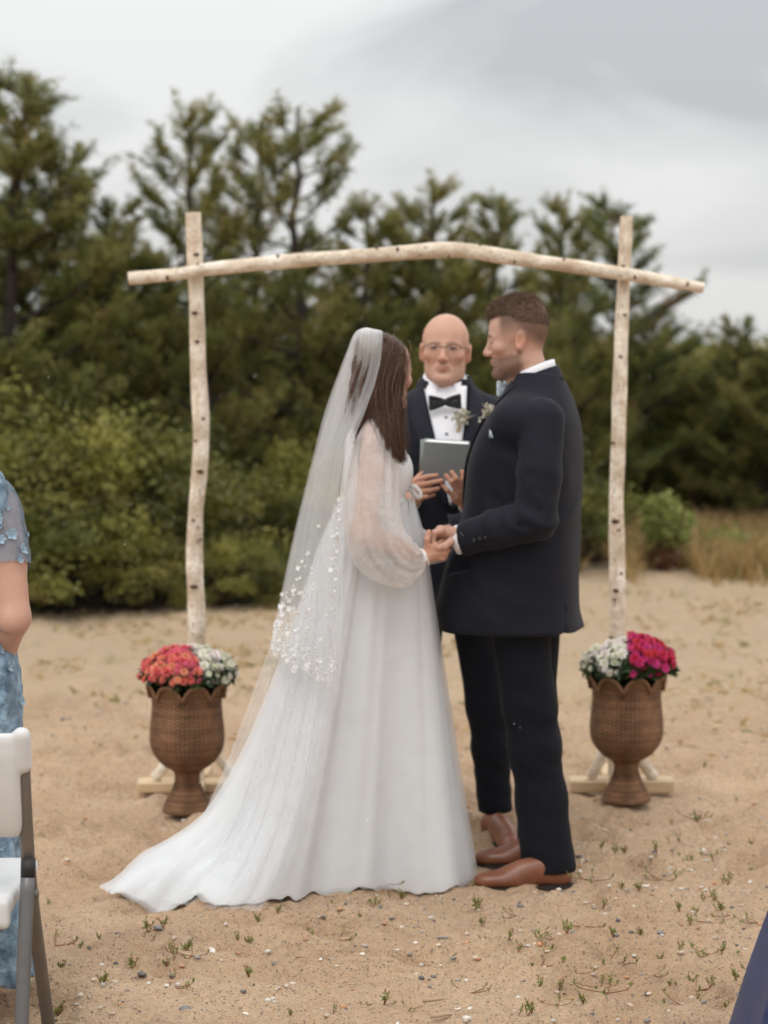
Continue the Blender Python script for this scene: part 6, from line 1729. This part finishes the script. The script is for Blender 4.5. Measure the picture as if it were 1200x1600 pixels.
# ------------------------------------------------------------------ folding chairs
M_plastic = material('white_plastic', (0.62, 0.62, 0.615), 0.45, var=0.03, vscale=20, bump=0.05, bscale=200)
M_frame = material('taupe_steel', (0.17, 0.15, 0.135), 0.42, var=0.08, vscale=30, metal=0.35, spec=0.5)
M_frame2 = material('grey_steel', (0.14, 0.14, 0.14), 0.40, var=0.06, vscale=30, metal=0.35, spec=0.5)
M_capb = material('black_plastic', (0.02, 0.02, 0.02), 0.5, var=0.1)
def chair(x, y, label, rz=0.0):
    """white plastic folding chair facing +Y, origin under the middle of its seat"""
    o = empty('folding_chair', (x, y, 0), rz)
    hw = 0.212
    for sg in (-1, 1):
        v, f = tube(smooth_path([(sg * hw, -0.215, 0.800), (sg * hw, -0.17, 0.60), (sg * hw, -0.085, 0.40), (sg * hw, 0.20, -0.01)], 20), 0.012, 14, True, rad2=0.0165)
        obj('upright', v, f, M_frame, o)
        v, f = tube([(sg * (hw - 0.006), -0.030 + 0.05, 0.535 - 0.06), (sg * (hw - 0.004), -0.10, 0.25), (sg * (hw - 0.002), -0.20, -0.01)], 0.0155, 14, True, rad2=0.011)
        v, f = tube(smooth_path([(sg * (hw + 0.003), -0.165, 0.495), (sg * (hw - 0.003), -0.215, 0.25), (sg * (hw - 0.008), -0.255, -0.01)], 10), 0.012, 14, True, rad2=0.0165)
        leg = obj('rear_leg', v, f, M_frame2, o)
        v, f = tube([(sg * (hw + 0.0035), -0.160, 0.520), (sg * (hw + 0.003), -0.168, 0.478)], 0.0135, 14, True, rad2=0.0172)
        obj('leg_cap', v, f, M_capb, leg)
        v, f = tube([(sg * (hw + 0.006), -0.13, 0.43), (sg * (hw + 0.022), -0.13, 0.43)], 0.011, 12)
        obj('hinge_bolt', v, f, M_frame, o)
    # moulded back with end caps over the tubes
    q = Field((-0.25, -0.28, 0.55), (0.25, -0.12, 0.86), 0.005)
    for k in np.linspace(0, 1, 24):
        z = 0.59 + 0.20 * k
        q.box((0, -0.172 - 0.048 * k - 0.006 * math.sin(k * PI), z), (0.196, 0.009, 0.016), 0.006, 0.02)
    q.box((0, -0.222, 0.803), (0.205, 0.014, 0.016), 0.012, 0.01)
    for sg in (-1, 1): q.cap((sg * hw, -0.206, 0.745), (sg * hw, -0.222, 0.812), 0.021, 0.021, 0.006)
    v, f = q.mesh(1); obj('backrest', v, f, M_plastic, o)
    q = Field((-0.24, -0.26, 0.34), (0.24, 0.28, 0.50), 0.006)
    q.box((0, 0.02, 0.420), (0.184, 0.205, 0.022), 0.016, 0.01)
    q.box((0, -0.192, 0.400), (0.178, 0.020, 0.036), 0.014, 0.012)
    q.ell((0, 0.0, 0.465), (0.16, 0.15, 0.028), 0.015, op='sub')
    v, f = q.mesh(1); obj('seat', v, f, M_plastic, o)
    v, f = tube([(-hw, -0.236, 0.10), (hw, -0.236, 0.10)], 0.008, 10); obj('stretcher', v, f, M_frame2, o)
    return tag(o, label, 'chair', 'white folding chairs')
c1 = at(31, 1150, 5.42)
chair(c1[0] - 0.205, 5.62, 'white plastic folding chair at the left edge behind the guest in blue')
chair(1.225, 5.42, 'white plastic folding chair under the navy skirt at the right edge')

# ------------------------------------------------------------------ guest in blue lace (left edge, seen from behind)
SKIN_W = (0.50, 0.285, 0.205)
Wm = Person(-94, 6.08, 180, 'guest in blue lace dress with bare forearm standing at the left edge')
wp = lambda x, y, Y: Wm.px(x, y, Y)
M_bluelace = material('blue_lace', (0.125, 0.205, 0.290), 0.6, var=0.45, vscale=26, bump=0.9, bscale=42, bdist=0.014, color2=(0.21, 0.31, 0.40), sheen=0.1)
M_bluesheer = material('blue_sheer', (0.20, 0.27, 0.34), 0.6, var=0.25, vscale=40, bump=0.5, bscale=60, alpha=0.55)
M_blueapp = material('blue_applique', (0.27, 0.38, 0.47), 0.6, var=0.2, vscale=50, trans=0.1)
rS, rE, rW = wp(-4, 795, 6.10), wp(20, 965, 6.00), wp(-28, 1075, 6.16)
lS = rS * (-1, 1, 1); lE = rE * (-1, 1, 1); lW = rW * (-1, 1, 1)
q = Field((-0.42, -0.34, 0.04), (0.42, 0.34, 1.46), 0.010)
q.loft([(0.08, 0, 0, 0.215, 0.20), (0.30, 0, 0, 0.21, 0.19), (0.60, 0, 0, 0.205, 0.17), (0.85, 0, 0.01, 0.20, 0.15), (1.0, 0, 0, 0.17, 0.125), (1.10, 0, 0, 0.16, 0.12), (1.22, 0, -0.02, 0.175, 0.13), (1.33, 0, 0, 0.175, 0.10), (1.40, 0, 0.01, 0.13, 0.07)], 0.03)
q.disp(lambda x, y, z: 0.008 * np.sin(np.arctan2(y, x) * 11 + z * 3) * np.clip((0.9 - z) / 0.6, 0, 1) + 0.003 * np.sin(x * 60 + z * 70) * np.sin(y * 55 - z * 40))
v, f = q.mesh(1); dress = Wm.add('dress', v, f, M_bluelace)
Bw = bvh_of(v, f)
sl = {}
for S, E, nm in ((rS, rE, 'sleeve'), (lS, lE, 'sleeve')):
    top = S * (0.55, 1, 1) + np.array((0, 0.0, 0.062)); end = S * 0.46 + E * 0.54
    path = smooth_path([top, S * 0.8 + top * 0.2, S * 0.72 + E * 0.28, end + unit(E - S) * 0.004], 24)
    jit = 1 + 0.02 * np.sin(np.arange(24)[:, None] * 1.3 + np.arange(40)[None, :] * 0.9)
    v, f = tube(path, np.interp(np.linspace(0, 1, 24), (0, 0.3, 0.6, 1), (0.045, 0.068, 0.066, 0.064)), 40, False, jit=jit)
    o = Wm.add(nm, v, f, M_bluesheer, dress)
    sl[nm + str(S[0] > 0)] = (v, f, o)
def applique(seed, r):
    rng = np.random.RandomState(seed); mb = MB()
    n = 6
    for i in range(n):
        a = i * 2 * PI / n + rng.uniform(-0.25, 0.25); d = np.array((math.cos(a), math.sin(a), 0.3)); s = np.array((-math.sin(a), math.cos(a), 0)) * r * 0.45; L = r * rng.uniform(0.8, 1.25)
        mb.add([(0, 0, 0), d * L * 0.5 + s, d * L * 0.9 + s * 0.6, d * L + (0, 0, 0.0015), d * L * 0.9 - s * 0.6, d * L * 0.5 - s], [(0, 1, 2, 3, 4, 5)])
    v, f = tube([(0, 0, 0), (0, 0, 0.004)], r * 0.2, 6); mb.add(v, f)
    return mb.data('lace_flower', M_blueapp, False)
AP = [applique(i, r) for i, r in enumerate((0.009, 0.012, 0.015, 0.007))]
rng = np.random.RandomState(8)
def stick(bv, o, lo, hi, n, vw):
    k = 0
    for _ in range(n):
        p = np.array([rng.uniform(a, b) for a, b in zip(lo, hi)]); h = bv.ray_cast(Vector(p), Vector(vw))
        if h[0] is None: continue
        nn = Vector(h[1]); nn = -nn if nn.dot(Vector(vw)) > 0 else nn
        a = link('lace_flower', AP[rng.choice(4)], o); a.location = h[0] + nn * 0.003
        a.rotation_euler = (nn + Vector(rng.normal(size=3) * 0.15)).to_track_quat('Z', 'Y').to_euler(); s = rng.uniform(0.7, 1.2); a.scale = (s, s, s)
sv, sf, so = [x for k, x in sl.items() if x[0][:, 0].mean() < 0][0]
stick(bvh_of(sv, sf), so, sv.min(0) + (-0.02, 0.3, 0), sv.max(0) + (0.02, 0.3, 0), 120, (0, -1, 0))
stick(Bw, dress, (-0.24, 0.5, 0.10), (-0.02, 0.5, 1.15), 170, (0, -1, 0))
hv, hf, hc = head_mesh(SKIN_W, 0.005, 0.96, 0.97, 0.96, fem=True, neck=0.050, neck_to=(0, 0.03, -0.12))
HMw = trans(0, 0.0, 1.405)
fd = unit(rW - rE)
hands = []
for S, E, Wv in ((rS, rE, rW), (lS, lE, lW)):
    d = unit(Wv - E)
    ax = np.array((1.0, 0, 0)) * (1 if Wv[0] < 0 else -1)
    fg = [[Wv + d * 0.065 + np.array((0, 0, 0.018 * (1.5 - k))), Wv + d * 0.10 + ax * 0.008 + np.array((0, 0, 0.017 * (1.5 - k))), Wv + d * 0.115 + ax * 0.03 + np.array((0, 0, 0.016 * (1.5 - k)))] for k in range(4)]
    hands.append(hand_mesh([(Wv, Wv + d * 0.065 + (0, 0, 0.018), 0.016), (Wv, Wv + d * 0.065 - (0, 0, 0.018), 0.016)], fg, [Wv + (0, 0, 0.02), Wv + d * 0.04 + (0, -0.01, 0.045), Wv + d * 0.07 + (0, -0.01, 0.05)], [(E * 0.5 + Wv * 0.5, 0.034), (Wv, 0.026)], skin=SKIN_W, res=0.004, rf=0.0085))
q = Field((-0.42, -0.36, 0.0), (0.42, 0.30, 1.46), 0.007)
q.loft([(0.9, 0, 0, 0.13, 0.09), (1.1, 0, 0, 0.12, 0.09), (1.3, 0, 0, 0.14, 0.08), (1.38, 0, 0.01, 0.11, 0.06)], 0.03)
for S, E, Wv in ((rS, rE, rW), (lS, lE, lW)):
    q.chain([S, S * 0.5 + E * 0.5 + (0, 0.004, 0), E, E * 0.6 + Wv * 0.4, Wv], [0.055, 0.053, 0.044, 0.042, 0.028], 0.014)
    q.ell(E + np.array((0.0, 0.028, -0.012)), (0.026, 0.026, 0.028), 0.02)
    q.cap(E + (-0.03, 0.03, -0.045), E + (0.03, 0.03, -0.040), 0.003, 0.003, 0.02, op='sub')
for sg in (-1, 1): q.chain([(sg * 0.09, 0, 0.85), (sg * 0.085, 0, 0.45), (sg * 0.085, 0.02, 0.05)], [0.08, 0.055, 0.04], 0.03); q.cap((sg * 0.085, 0.03, 0.04), (sg * 0.095, -0.14, 0.03), 0.035, 0.03, 0.02)
q.cap((0, 0.01, 1.36), (0, 0.01, 1.44), 0.055, 0.05, 0.03)
v, f = q.mesh(1)
bv, bf, bc = merge([(xform(hv, HMw), hf, hc), hands[0], hands[1], (v, f, flat(v, SKIN_W))])
Wm.add('body', bv, bf, M_skin, cols=bc)
q = Field((-0.13, -0.13, -0.05), (0.13, 0.16, 0.27), 0.005)
q.ell((0, 0.018, 0.150), (0.083, 0.094, 0.094), 0.01); q.ell((0, 0.06, 0.06), (0.075, 0.045, 0.09), 0.03)
q.ell((0, -0.055, 0.085), (0.12, 0.065, 0.085), 0.01, op='sub')
v, f = q.mesh(1); Wm.add('hair', xform(v, HMw), f, M_hair, cols=flat(v, (0.16, 0.10, 0.06)))
# ------------------------------------------------------------------ seated guest in navy (right edge)
Nv = Person(1466, 5.42, 180, 'guest in navy dress, only the skirt spilling off the chair seen at the right edge')
M_navy = material('navy_satin', (0.009, 0.016, 0.075), 0.5, var=0.25, vscale=14, bump=0.15, bscale=40, spec=0.4, sheen=0.05)
xl = lambda px, py, Y: Nv.px(px, py, Y)
q = Field((-0.50, -0.56, 0.0), (0.50, 0.24, 1.16), 0.009)
q.loft([(0.47, 0, 0.04, 0.18, 0.13), (0.62, 0, 0.04, 0.155, 0.11), (0.75, 0, 0.03, 0.15, 0.11), (0.88, 0, 0.02, 0.17, 0.12), (0.98, 0, 0.03, 0.17, 0.095), (1.04, 0, 0.03, 0.12, 0.065)], 0.03)
for sg in (-1, 1):
    q.cap((sg * 0.09, 0.04, 0.545), (sg * 0.12, -0.38, 0.545), 0.095, 0.080, 0.04)
q.cap((-0.1, -0.40, 0.50), (0.1, -0.40, 0.50), 0.08, 0.08, 0.03)
q.loft([(0.06, 0, -0.38, 0.27, 0.14), (0.25, 0, -0.39, 0.24, 0.12), (0.45, 0, -0.38, 0.21, 0.10), (0.54, 0, -0.37, 0.18, 0.085)], 0.03)
# the part of the skirt that slides off the side of the seat
for k in np.linspace(0, 1, 16):
    a_, b_ = xl(1226, 1405, 5.50), xl(1122, 1760, 5.42)
    c_ = a_ * (1 - k) + b_ * k
    if c_[2] < 0.03: continue
    q.box(((c_[0] + 0.12) / 2, c_[1], c_[2]), ((c_[0] - 0.12) / 2, 0.10 + 0.10 * k, 0.030), 0.02, 0.03)
q.disp(lambda x, y, z: 0.006 * np.sin(y * 17 + z * 5) * np.clip((0.55 - z) / 0.3, 0, 1))
v, f = q.mesh(1); Nv.add('dress', v, f, M_navy)
hv, hf, hc = head_mesh(SKIN_W, 0.005, 0.96, 0.97, 0.96, fem=True, neck=0.050, neck_to=(0, 0.03, -0.12))
HMn = trans(0, 0.0, 1.055)
q = Field((-0.42, -0.62, 0.0), (0.42, 0.20, 1.12), 0.010)
q.loft([(0.55, 0, 0.04, 0.12, 0.08), (0.8, 0, 0.03, 0.12, 0.08), (0.98, 0, 0.03, 0.14, 0.07), (1.03, 0, 0.03, 0.10, 0.05)], 0.03)
for sg in (-1, 1):
    q.chain([(sg * 0.18, 0.03, 0.99), (sg * 0.22, 0.02, 0.74), (sg * 0.08, -0.20, 0.66)], [0.05, 0.042, 0.028], 0.02)
    q.ell((sg * 0.055, -0.25, 0.655), (0.03, 0.05, 0.018), 0.02)
    q.chain([(sg * 0.09, 0.0, 0.55), (sg * 0.11, -0.38, 0.53), (sg * 0.10, -0.40, 0.06)], [0.06, 0.05, 0.038], 0.03); q.cap((sg * 0.10, -0.40, 0.045), (sg * 0.10, -0.55, 0.035), 0.035, 0.028, 0.02)
q.cap((0, 0.03, 1.02), (0, 0.02, 1.09), 0.055, 0.05, 0.03)
v, f = q.mesh(1)
bv, bf, bc = merge([(xform(hv, HMn), hf, hc), (v, f, flat(v, SKIN_W))])
Nv.add('body', bv, bf, M_skin, cols=bc)
q = Field((-0.13, -0.13, -0.05), (0.13, 0.16, 0.27), 0.005)
q.ell((0, 0.018, 0.150), (0.083, 0.094, 0.094), 0.01); q.ell((0, 0.06, 0.06), (0.075, 0.045, 0.09), 0.03); q.ell((0, -0.055, 0.085), (0.12, 0.065, 0.085), 0.01, op='sub')
v, f = q.mesh(1); Nv.add('hair', xform(v, HMn), f, M_hair, cols=flat(v, (0.10, 0.06, 0.04)))
# ------------------------------------------------------------------ pebbles, shells, sprigs, rain
BANDS = ((1320, 'beyond the shoes'), (1400, 'level with the shoes'), (1460, 'just below the hem'), (1520, 'midway to the bottom edge'), (1562, 'near the bottom edge'), (1700, 'along the bottom edge'))
def name_by_place(items, what, cat, group):
    """items: (object, px, py); labels say row and order from the left"""
    rows = {}
    for o, px, py in items:
        b = next(t for y, t in BANDS if py < y); rows.setdefault(b, []).append((px, o))
    for b, r in rows.items():
        r.sort(key=lambda x: x[0])
        for i, (px, o) in enumerate(r):
            w = ORD[i] + ' from the left' if i < len(r) - 1 or i == 0 else 'rightmost'
            tag(o, '%s on the sand, %s %s' % (what, w, b), cat, group)
M_stone = material('pebble', attr=True, rough=0.7, var=0.2, vscale=60, spec=0.3)
def in_view(n, y0, y1, rng, pw=1.0):
    y = y0 + (y1 - y0) * rng.rand(n) ** pw; x = rng.uniform(-0.172, 0.172, n) * y
    return x, y
ico_v = np.array([(0, 0, 1), (0.894, 0, 0.447), (0.276, 0.851, 0.447), (-0.724, 0.526, 0.447), (-0.724, -0.526, 0.447), (0.276, -0.851, 0.447), (0.724, 0.526, -0.447), (-0.276, 0.851, -0.447), (-0.894, 0, -0.447), (-0.276, -0.851, -0.447), (0.724, -0.526, -0.447), (0, 0, -1)])
ico_f = np.array([(0, 1, 2), (0, 2, 3), (0, 3, 4), (0, 4, 5), (0, 5, 1), (1, 6, 2), (2, 7, 3), (3, 8, 4), (4, 9, 5), (5, 10, 1), (1, 10, 6), (2, 6, 7), (3, 7, 8), (4, 8, 9), (5, 9, 10), (6, 11, 7), (7, 11, 8), (8, 11, 9), (9, 11, 10), (10, 11, 6)])
TONES = np.array([(0.66, 0.60, 0.53), (0.60, 0.50, 0.40), (0.16, 0.155, 0.155), (0.26, 0.24, 0.23), (0.50, 0.26, 0.14), (0.40, 0.33, 0.26)])
rng = np.random.RandomState(77)
n = 15000
x, y = in_view(n, 4.7, 11.5, rng, 1.5)
dens = fbm(x * 1.3 + 5, y * 1.3, 3)
keep = rng.rand(n) < np.clip(0.55 + 1.3 * dens, 0.08, 1)
x, y = x[keep], y[keep]; n = len(x)
sz = 0.0022 + 0.0085 * rng.rand(n) ** 5
sc = np.stack([sz * rng.uniform(0.7, 1.5, n), sz * rng.uniform(0.7, 1.3, n), sz * rng.uniform(0.35, 0.8, n)], 1)
rz = rng.uniform(0, 6.28, n)
v = ico_v[None] * sc[:, None, :] * rng.uniform(0.75, 1.2, (n, 12, 1))
cz, sn = np.cos(rz)[:, None], np.sin(rz)[:, None]
v = np.stack([v[..., 0] * cz - v[..., 1] * sn, v[..., 0] * sn + v[..., 1] * cz, v[..., 2]], -1) + np.stack([x, y, ground_h(x, y) + sc[:, 2] * 0.35], -1)[:, None, :]
f = (ico_f[None] + np.arange(n)[:, None, None] * 12).reshape(-1, 3)
c = np.repeat(TONES[rng.choice(6, n, p=[.16, .26, .12, .14, .11, .21])] * rng.uniform(0.8, 1.15, (n, 1)), 12, axis=0)
tag(obj('gravel', v.reshape(-1, 3), f, M_stone, None, False, c), 'small pebbles and shell grit strewn over the sand', 'gravel', None, 'stuff')
# the larger stones and shells one can pick out
def stone_data(seed, tone, flatn):
    rng = np.random.RandomState(seed)
    q = Field((-0.03, -0.03, -0.02), (0.03, 0.03, 0.02), 0.004)
    q.ell((0, 0, 0), (0.021, 0.015, 0.010 * flatn), 0.004); q.ell((0.006, 0.004, 0.001), (0.013, 0.013, 0.009 * flatn), 0.006); q.ell((-0.008, -0.003, 0), (0.012, 0.011, 0.009 * flatn), 0.006)
    v, f = q.mesh(1)
    return mesh_data('pebble', v, f, M_stone, True, flat(v, tone))
SLATE = [stone_data(1, (0.13, 0.125, 0.12), 0.6), stone_data(2, (0.21, 0.20, 0.19), 0.8)]
BUFF = [stone_data(3, (0.55, 0.44, 0.33), 0.8), stone_data(4, (0.45, 0.24, 0.14), 0.7)]
def shell_data():
    mb = []; a = np.linspace(-1.15, 1.15, 12); rr = np.linspace(0.12, 1, 6)
    v = [(0.016 * r * math.sin(x), 0.018 * r * math.cos(x) - 0.006, 0.006 * math.sin(r * PI * 0.75) + 0.0008 * math.cos(x * 16) * r) for r in rr for x in a]
    f = [(i * 12 + j, i * 12 + j + 1, (i + 1) * 12 + j + 1, (i + 1) * 12 + j) for i in range(5) for j in range(11)]
    return mesh_data('shell', v, f, M_stone, True, flat(v, (0.70, 0.66, 0.60)))
SHELL = shell_data()
BIG = [(665 * 400 / 1200, 1200 + 1024 * 400 / 1200, 0, 1.35), (868 * 400 / 1200, 1200 + 1142 * 400 / 1200, 1, 1.45), (740 * 400 / 1200, 1200 + 780 * 400 / 1200, 1, 1.2), (418 * 400 / 1200, 1200 + 905 * 400 / 1200, 0, 0.7), (552 * 400 / 1200, 1200 + 776 * 400 / 1200, 0, 0.75), (1140 * 400 / 1200, 1200 + 1056 * 400 / 1200, 0, 0.9), (360 * 400 / 1200, 1200 + 955 * 400 / 1200, 1, 0.8), (545 * 400 / 1200, 1200 + 928 * 400 / 1200, 0, 0.7),
       (700 + 172 * 500 / 1200, 1300 + 448 * 0.4167, 0, 0.7), (700 + 795 * 0.4167, 1300 + 400 * 0.4167, 1, 1.1), (1144, 1422, 0, 0.7), (1131, 1462, 0, 0.7), (1176, 1405, 1, 0.9), (505, 1440, 0, 0.9), (985, 1303, 0, 0.6), (430, 1512, 1, 0.9), (560, 1548, 0, 0.7), (640, 1492, 1, 0.8), (905, 1560, 1, 0.9), (1010, 1545, 0, 0.7)]
rng = np.random.RandomState(41)
items = []
for px, py, k, s in BIG:
    g = ground_at(px, py); o = link('pebble', SLATE[k]); z = gz(g[0], g[1])
    o.location = (g[0], g[1], z + 0.003); o.rotation_euler = (rng.uniform(-0.2, 0.2), rng.uniform(-0.2, 0.2), rng.uniform(0, 6.28)); o.scale = (s * 0.6,) * 3
    items.append((o, px, py))
name_by_place(items, 'dark grey pebble', 'pebble', 'dark grey pebbles on the sand'); items = []
for i in range(26):
    px, py = rng.uniform(70, 1130), rng.uniform(1290, 1590); g = ground_at(px, py); o = link('pebble', BUFF[i % 2]); s = rng.uniform(0.35, 0.6)
    o.location = (g[0], g[1], gz(g[0], g[1]) + 0.003); o.rotation_euler = (rng.uniform(-0.2, 0.2), rng.uniform(-0.2, 0.2), rng.uniform(0, 6.28)); o.scale = (s,) * 3
    items.append((o, px, py))
SH = [(62, 1350), (70, 1288), (133, 1380), (212, 1366), (190, 1577), (263, 1552), (715, 1580), (620, 1597), (1045, 1585), (800, 1495), (960, 1457), (1142, 1404), (1165, 1475), (880, 1530), (330, 1500), (500, 1520), (1010, 1395), (915, 1330), (150, 1410), (210, 1385), (660, 1450), (735, 1575), (1100, 1330), (1180, 1340)]
name_by_place(items, 'buff pebble', 'pebble', 'buff pebbles on the sand'); items = []
for px, py in SH:
    g = ground_at(px, py); o = link('shell', SHELL); s = rng.uniform(0.45, 0.95)
    o.location = (g[0], g[1], gz(g[0], g[1]) + 0.002); o.rotation_euler = (rng.uniform(-0.5, 0.5), rng.uniform(-0.5, 0.5), rng.uniform(0, 6.28)); o.scale = (s,) * 3
    items.append((o, px, py))
name_by_place(items, 'white shell', 'shell', 'white shells on the sand')
# driftwood chips
M_chip = material('driftwood', (0.42, 0.30, 0.20), 0.9, var=0.3, vscale=40, stretch=(0.2, 1, 1), bump=0.5, bscale=50)
for px, py, L, a, lab in ((690, 1560, 0.05, 0.1, 'short weathered driftwood chip near the bottom centre'), (100, 1592, 0.055, 0.3, 'weathered driftwood chip at the bottom left beside the chair leg'), (700, 1592, 0.045, 0.2, 'pale driftwood chip at the bottom edge near the centre')):
    g = ground_at(px, py); p = smooth_path([(-L, 0, 0), (0, 0.004, 0.004), (L, 0, 0)], 8)
    v, f = tube(p, np.interp(np.linspace(0, 1, 8), (0, 0.2, 0.8, 1), (0.003, 0.008, 0.007, 0.002)), 7, True, rad2=0.005)
    o = obj('driftwood_chip', v, f, M_chip); o.location = (g[0], g[1], gz(g[0], g[1]) + 0.006); o.rotation_euler = (0, 0, a); tag(o, lab, 'driftwood', 'driftwood chips')
# sprigs
M_sprig = material('sprig_green', attr=True, rough=0.6, var=0.2, vscale=60, trans=0.15)
M_sprigstem = material('sprig_stem', (0.23, 0.095, 0.05), 0.8, var=0.3, vscale=60)
def sprig(seed, n=4, h=0.06, creep=False):
    rng = np.random.RandomState(seed); st = MB(); P = []
    for i in range(n):
        a = rng.uniform(0, 6.28); L = h * rng.uniform(0.6, 1.2)
        if creep: pts = [(0, 0, 0.002), (L * 0.7 * math.cos(a), L * 0.7 * math.sin(a), 0.006), (L * 1.5 * math.cos(a), L * 1.5 * math.sin(a), 0.016), (L * 1.7 * math.cos(a), L * 1.7 * math.sin(a), 0.035)]
        else: pts = [(0, 0, 0), (0.25 * L * math.cos(a), 0.25 * L * math.sin(a), L * 0.5), (0.45 * L * math.cos(a), 0.45 * L * math.sin(a), L)]
        p = smooth_path(pts, 8); st.add(*tube(p, np.linspace(0.0022, 0.0012, 8), 4, False))
        k = 12; s = rng.uniform(0.55 if creep else 0.35, 1.0, k)
        P.append(np.stack([np.interp(s * 7, np.arange(8), p[:, j]) for j in range(3)], 1))
    P = np.vstack(P)
    cols = np.array([(0.24, 0.29, 0.08), (0.30, 0.31, 0.11), (0.34, 0.17, 0.08)])[rng.choice(3, len(P), p=[.5, .35, .15])]
    v, f, c = leaves(P, 0.016, 0.0032, rng, cols, 0.9)
    return st.data('stem', M_sprigstem), mesh_data('foliage', v, f, M_sprig, False, c)
SPR = [sprig(1, 3, 0.045), sprig(2, 5, 0.050), sprig(3, 2, 0.06), sprig(4, 4, 0.04)]
CRP = [sprig(5, 3, 0.075, True), sprig(6, 5, 0.06, True)]
cz = 500 / 1200
zp = [(550, 240), (650, 265), (715, 240), (920, 90), (832, 50), (612, 85), (660, 70), (1060, 40), (1140, 70), (800, 180), (1050, 195), (925, 300), (1000, 245), (1025, 300), (580, 330), (500, 360), (720, 385), (620, 430), (870, 440), (1000, 430), (1025, 460), (910, 375), (965, 370), (945, 420), (590, 480), (415, 545), (345, 500), (265, 500), (420, 445), (145, 405), (110, 270), (95, 205), (315, 670), (265, 685), (415, 655), (600, 640), (770, 540), (830, 590), (880, 640), (1045, 655), (1080, 555), (1120, 495), (810, 705), (300, 175), (980, 95), (990, 440), (370, 465), (1165, 360)]
SP = [(700 + a * cz, 1300 + b * cz) for a, b in zp] + [(a / 3, 1200 + b / 3) for a, b in ((695, 780), (395, 870), (860, 855), (900, 925), (780, 955), (815, 950), (290, 972), (270, 1090), (225, 640), (480, 1090), (1120, 820), (1175, 830), (185, 800))] + [(150 + a * 610 / 1200, 1050 + b * 610 / 1200) for a, b in ((870, 665), (905, 700), (785, 715), (500, 790), (940, 685), (1120, 640), (1170, 710), (650, 800), (850, 720))] + [(490, 1465), (535, 1545), (600, 1580), (290, 1490), (390, 1530), (455, 1590), (520, 1590), (1090, 1290), (1150, 1250), (1100, 1200), (960, 1330), (1180, 1300)]
rng = np.random.RandomState(9)
SP += [(rng.uniform(470, 1150), rng.uniform(1400, 1596)) for _ in range(26)] + [(rng.uniform(70, 470), rng.uniform(1450, 1596)) for _ in range(12)] + [(rng.uniform(910, 1190), rng.uniform(1285, 1400)) for _ in range(14)]
items = {True: [], False: []}
for i, (px, py) in enumerate(SP):
    g = ground_at(px, py); cr = rng.rand() < 0.28
    st, fo = (CRP[rng.choice(2)] if cr else SPR[rng.choice(4)])
    o = empty('sand_sprig', (g[0], g[1], gz(g[0], g[1]) - 0.002), rng.uniform(0, 6.28)); s = rng.uniform(0.40, 0.80); o.scale = (s, s, s)
    link('stem', st, o); link('foliage', fo, o)
    items[bool(cr)].append((o, px, py))
name_by_place(items[True], 'creeping red-stemmed sprig', 'plant', 'creeping sprigs in the sand'); name_by_place(items[False], 'upright green sprig', 'plant', 'upright sprigs in the sand')
# light rain
n = 150
rng = np.random.RandomState(19)
y = rng.uniform(3.6, 10, n); x = rng.uniform(-0.17, 0.17, n) * y; z = CAMZ - math.tan(PITCH) * y + rng.uniform(-0.21, 0.21, n) * y
ok = z > 0.05; x, y, z = x[ok], y[ok], z[ok]; n = len(x)
r = rng.uniform(0.0004, 0.0009, n)
v = ico_v[None] * np.stack([r, r, r * rng.uniform(1.3, 4.0, n)], 1)[:, None, :]
v[..., 0] += 0.25 * v[..., 2]
v = v + np.stack([x, y, z], 1)[:, None, :]
M_rain = material('rain_water', (0.85, 0.87, 0.90), 0.15, var=0.02, spec=0.8)
tag(obj('raindrops', v.reshape(-1, 3), (ico_f[None] + np.arange(n)[:, None, None] * 12).reshape(-1, 3), M_rain), 'fine raindrops falling through the air', 'rain', None, 'stuff')
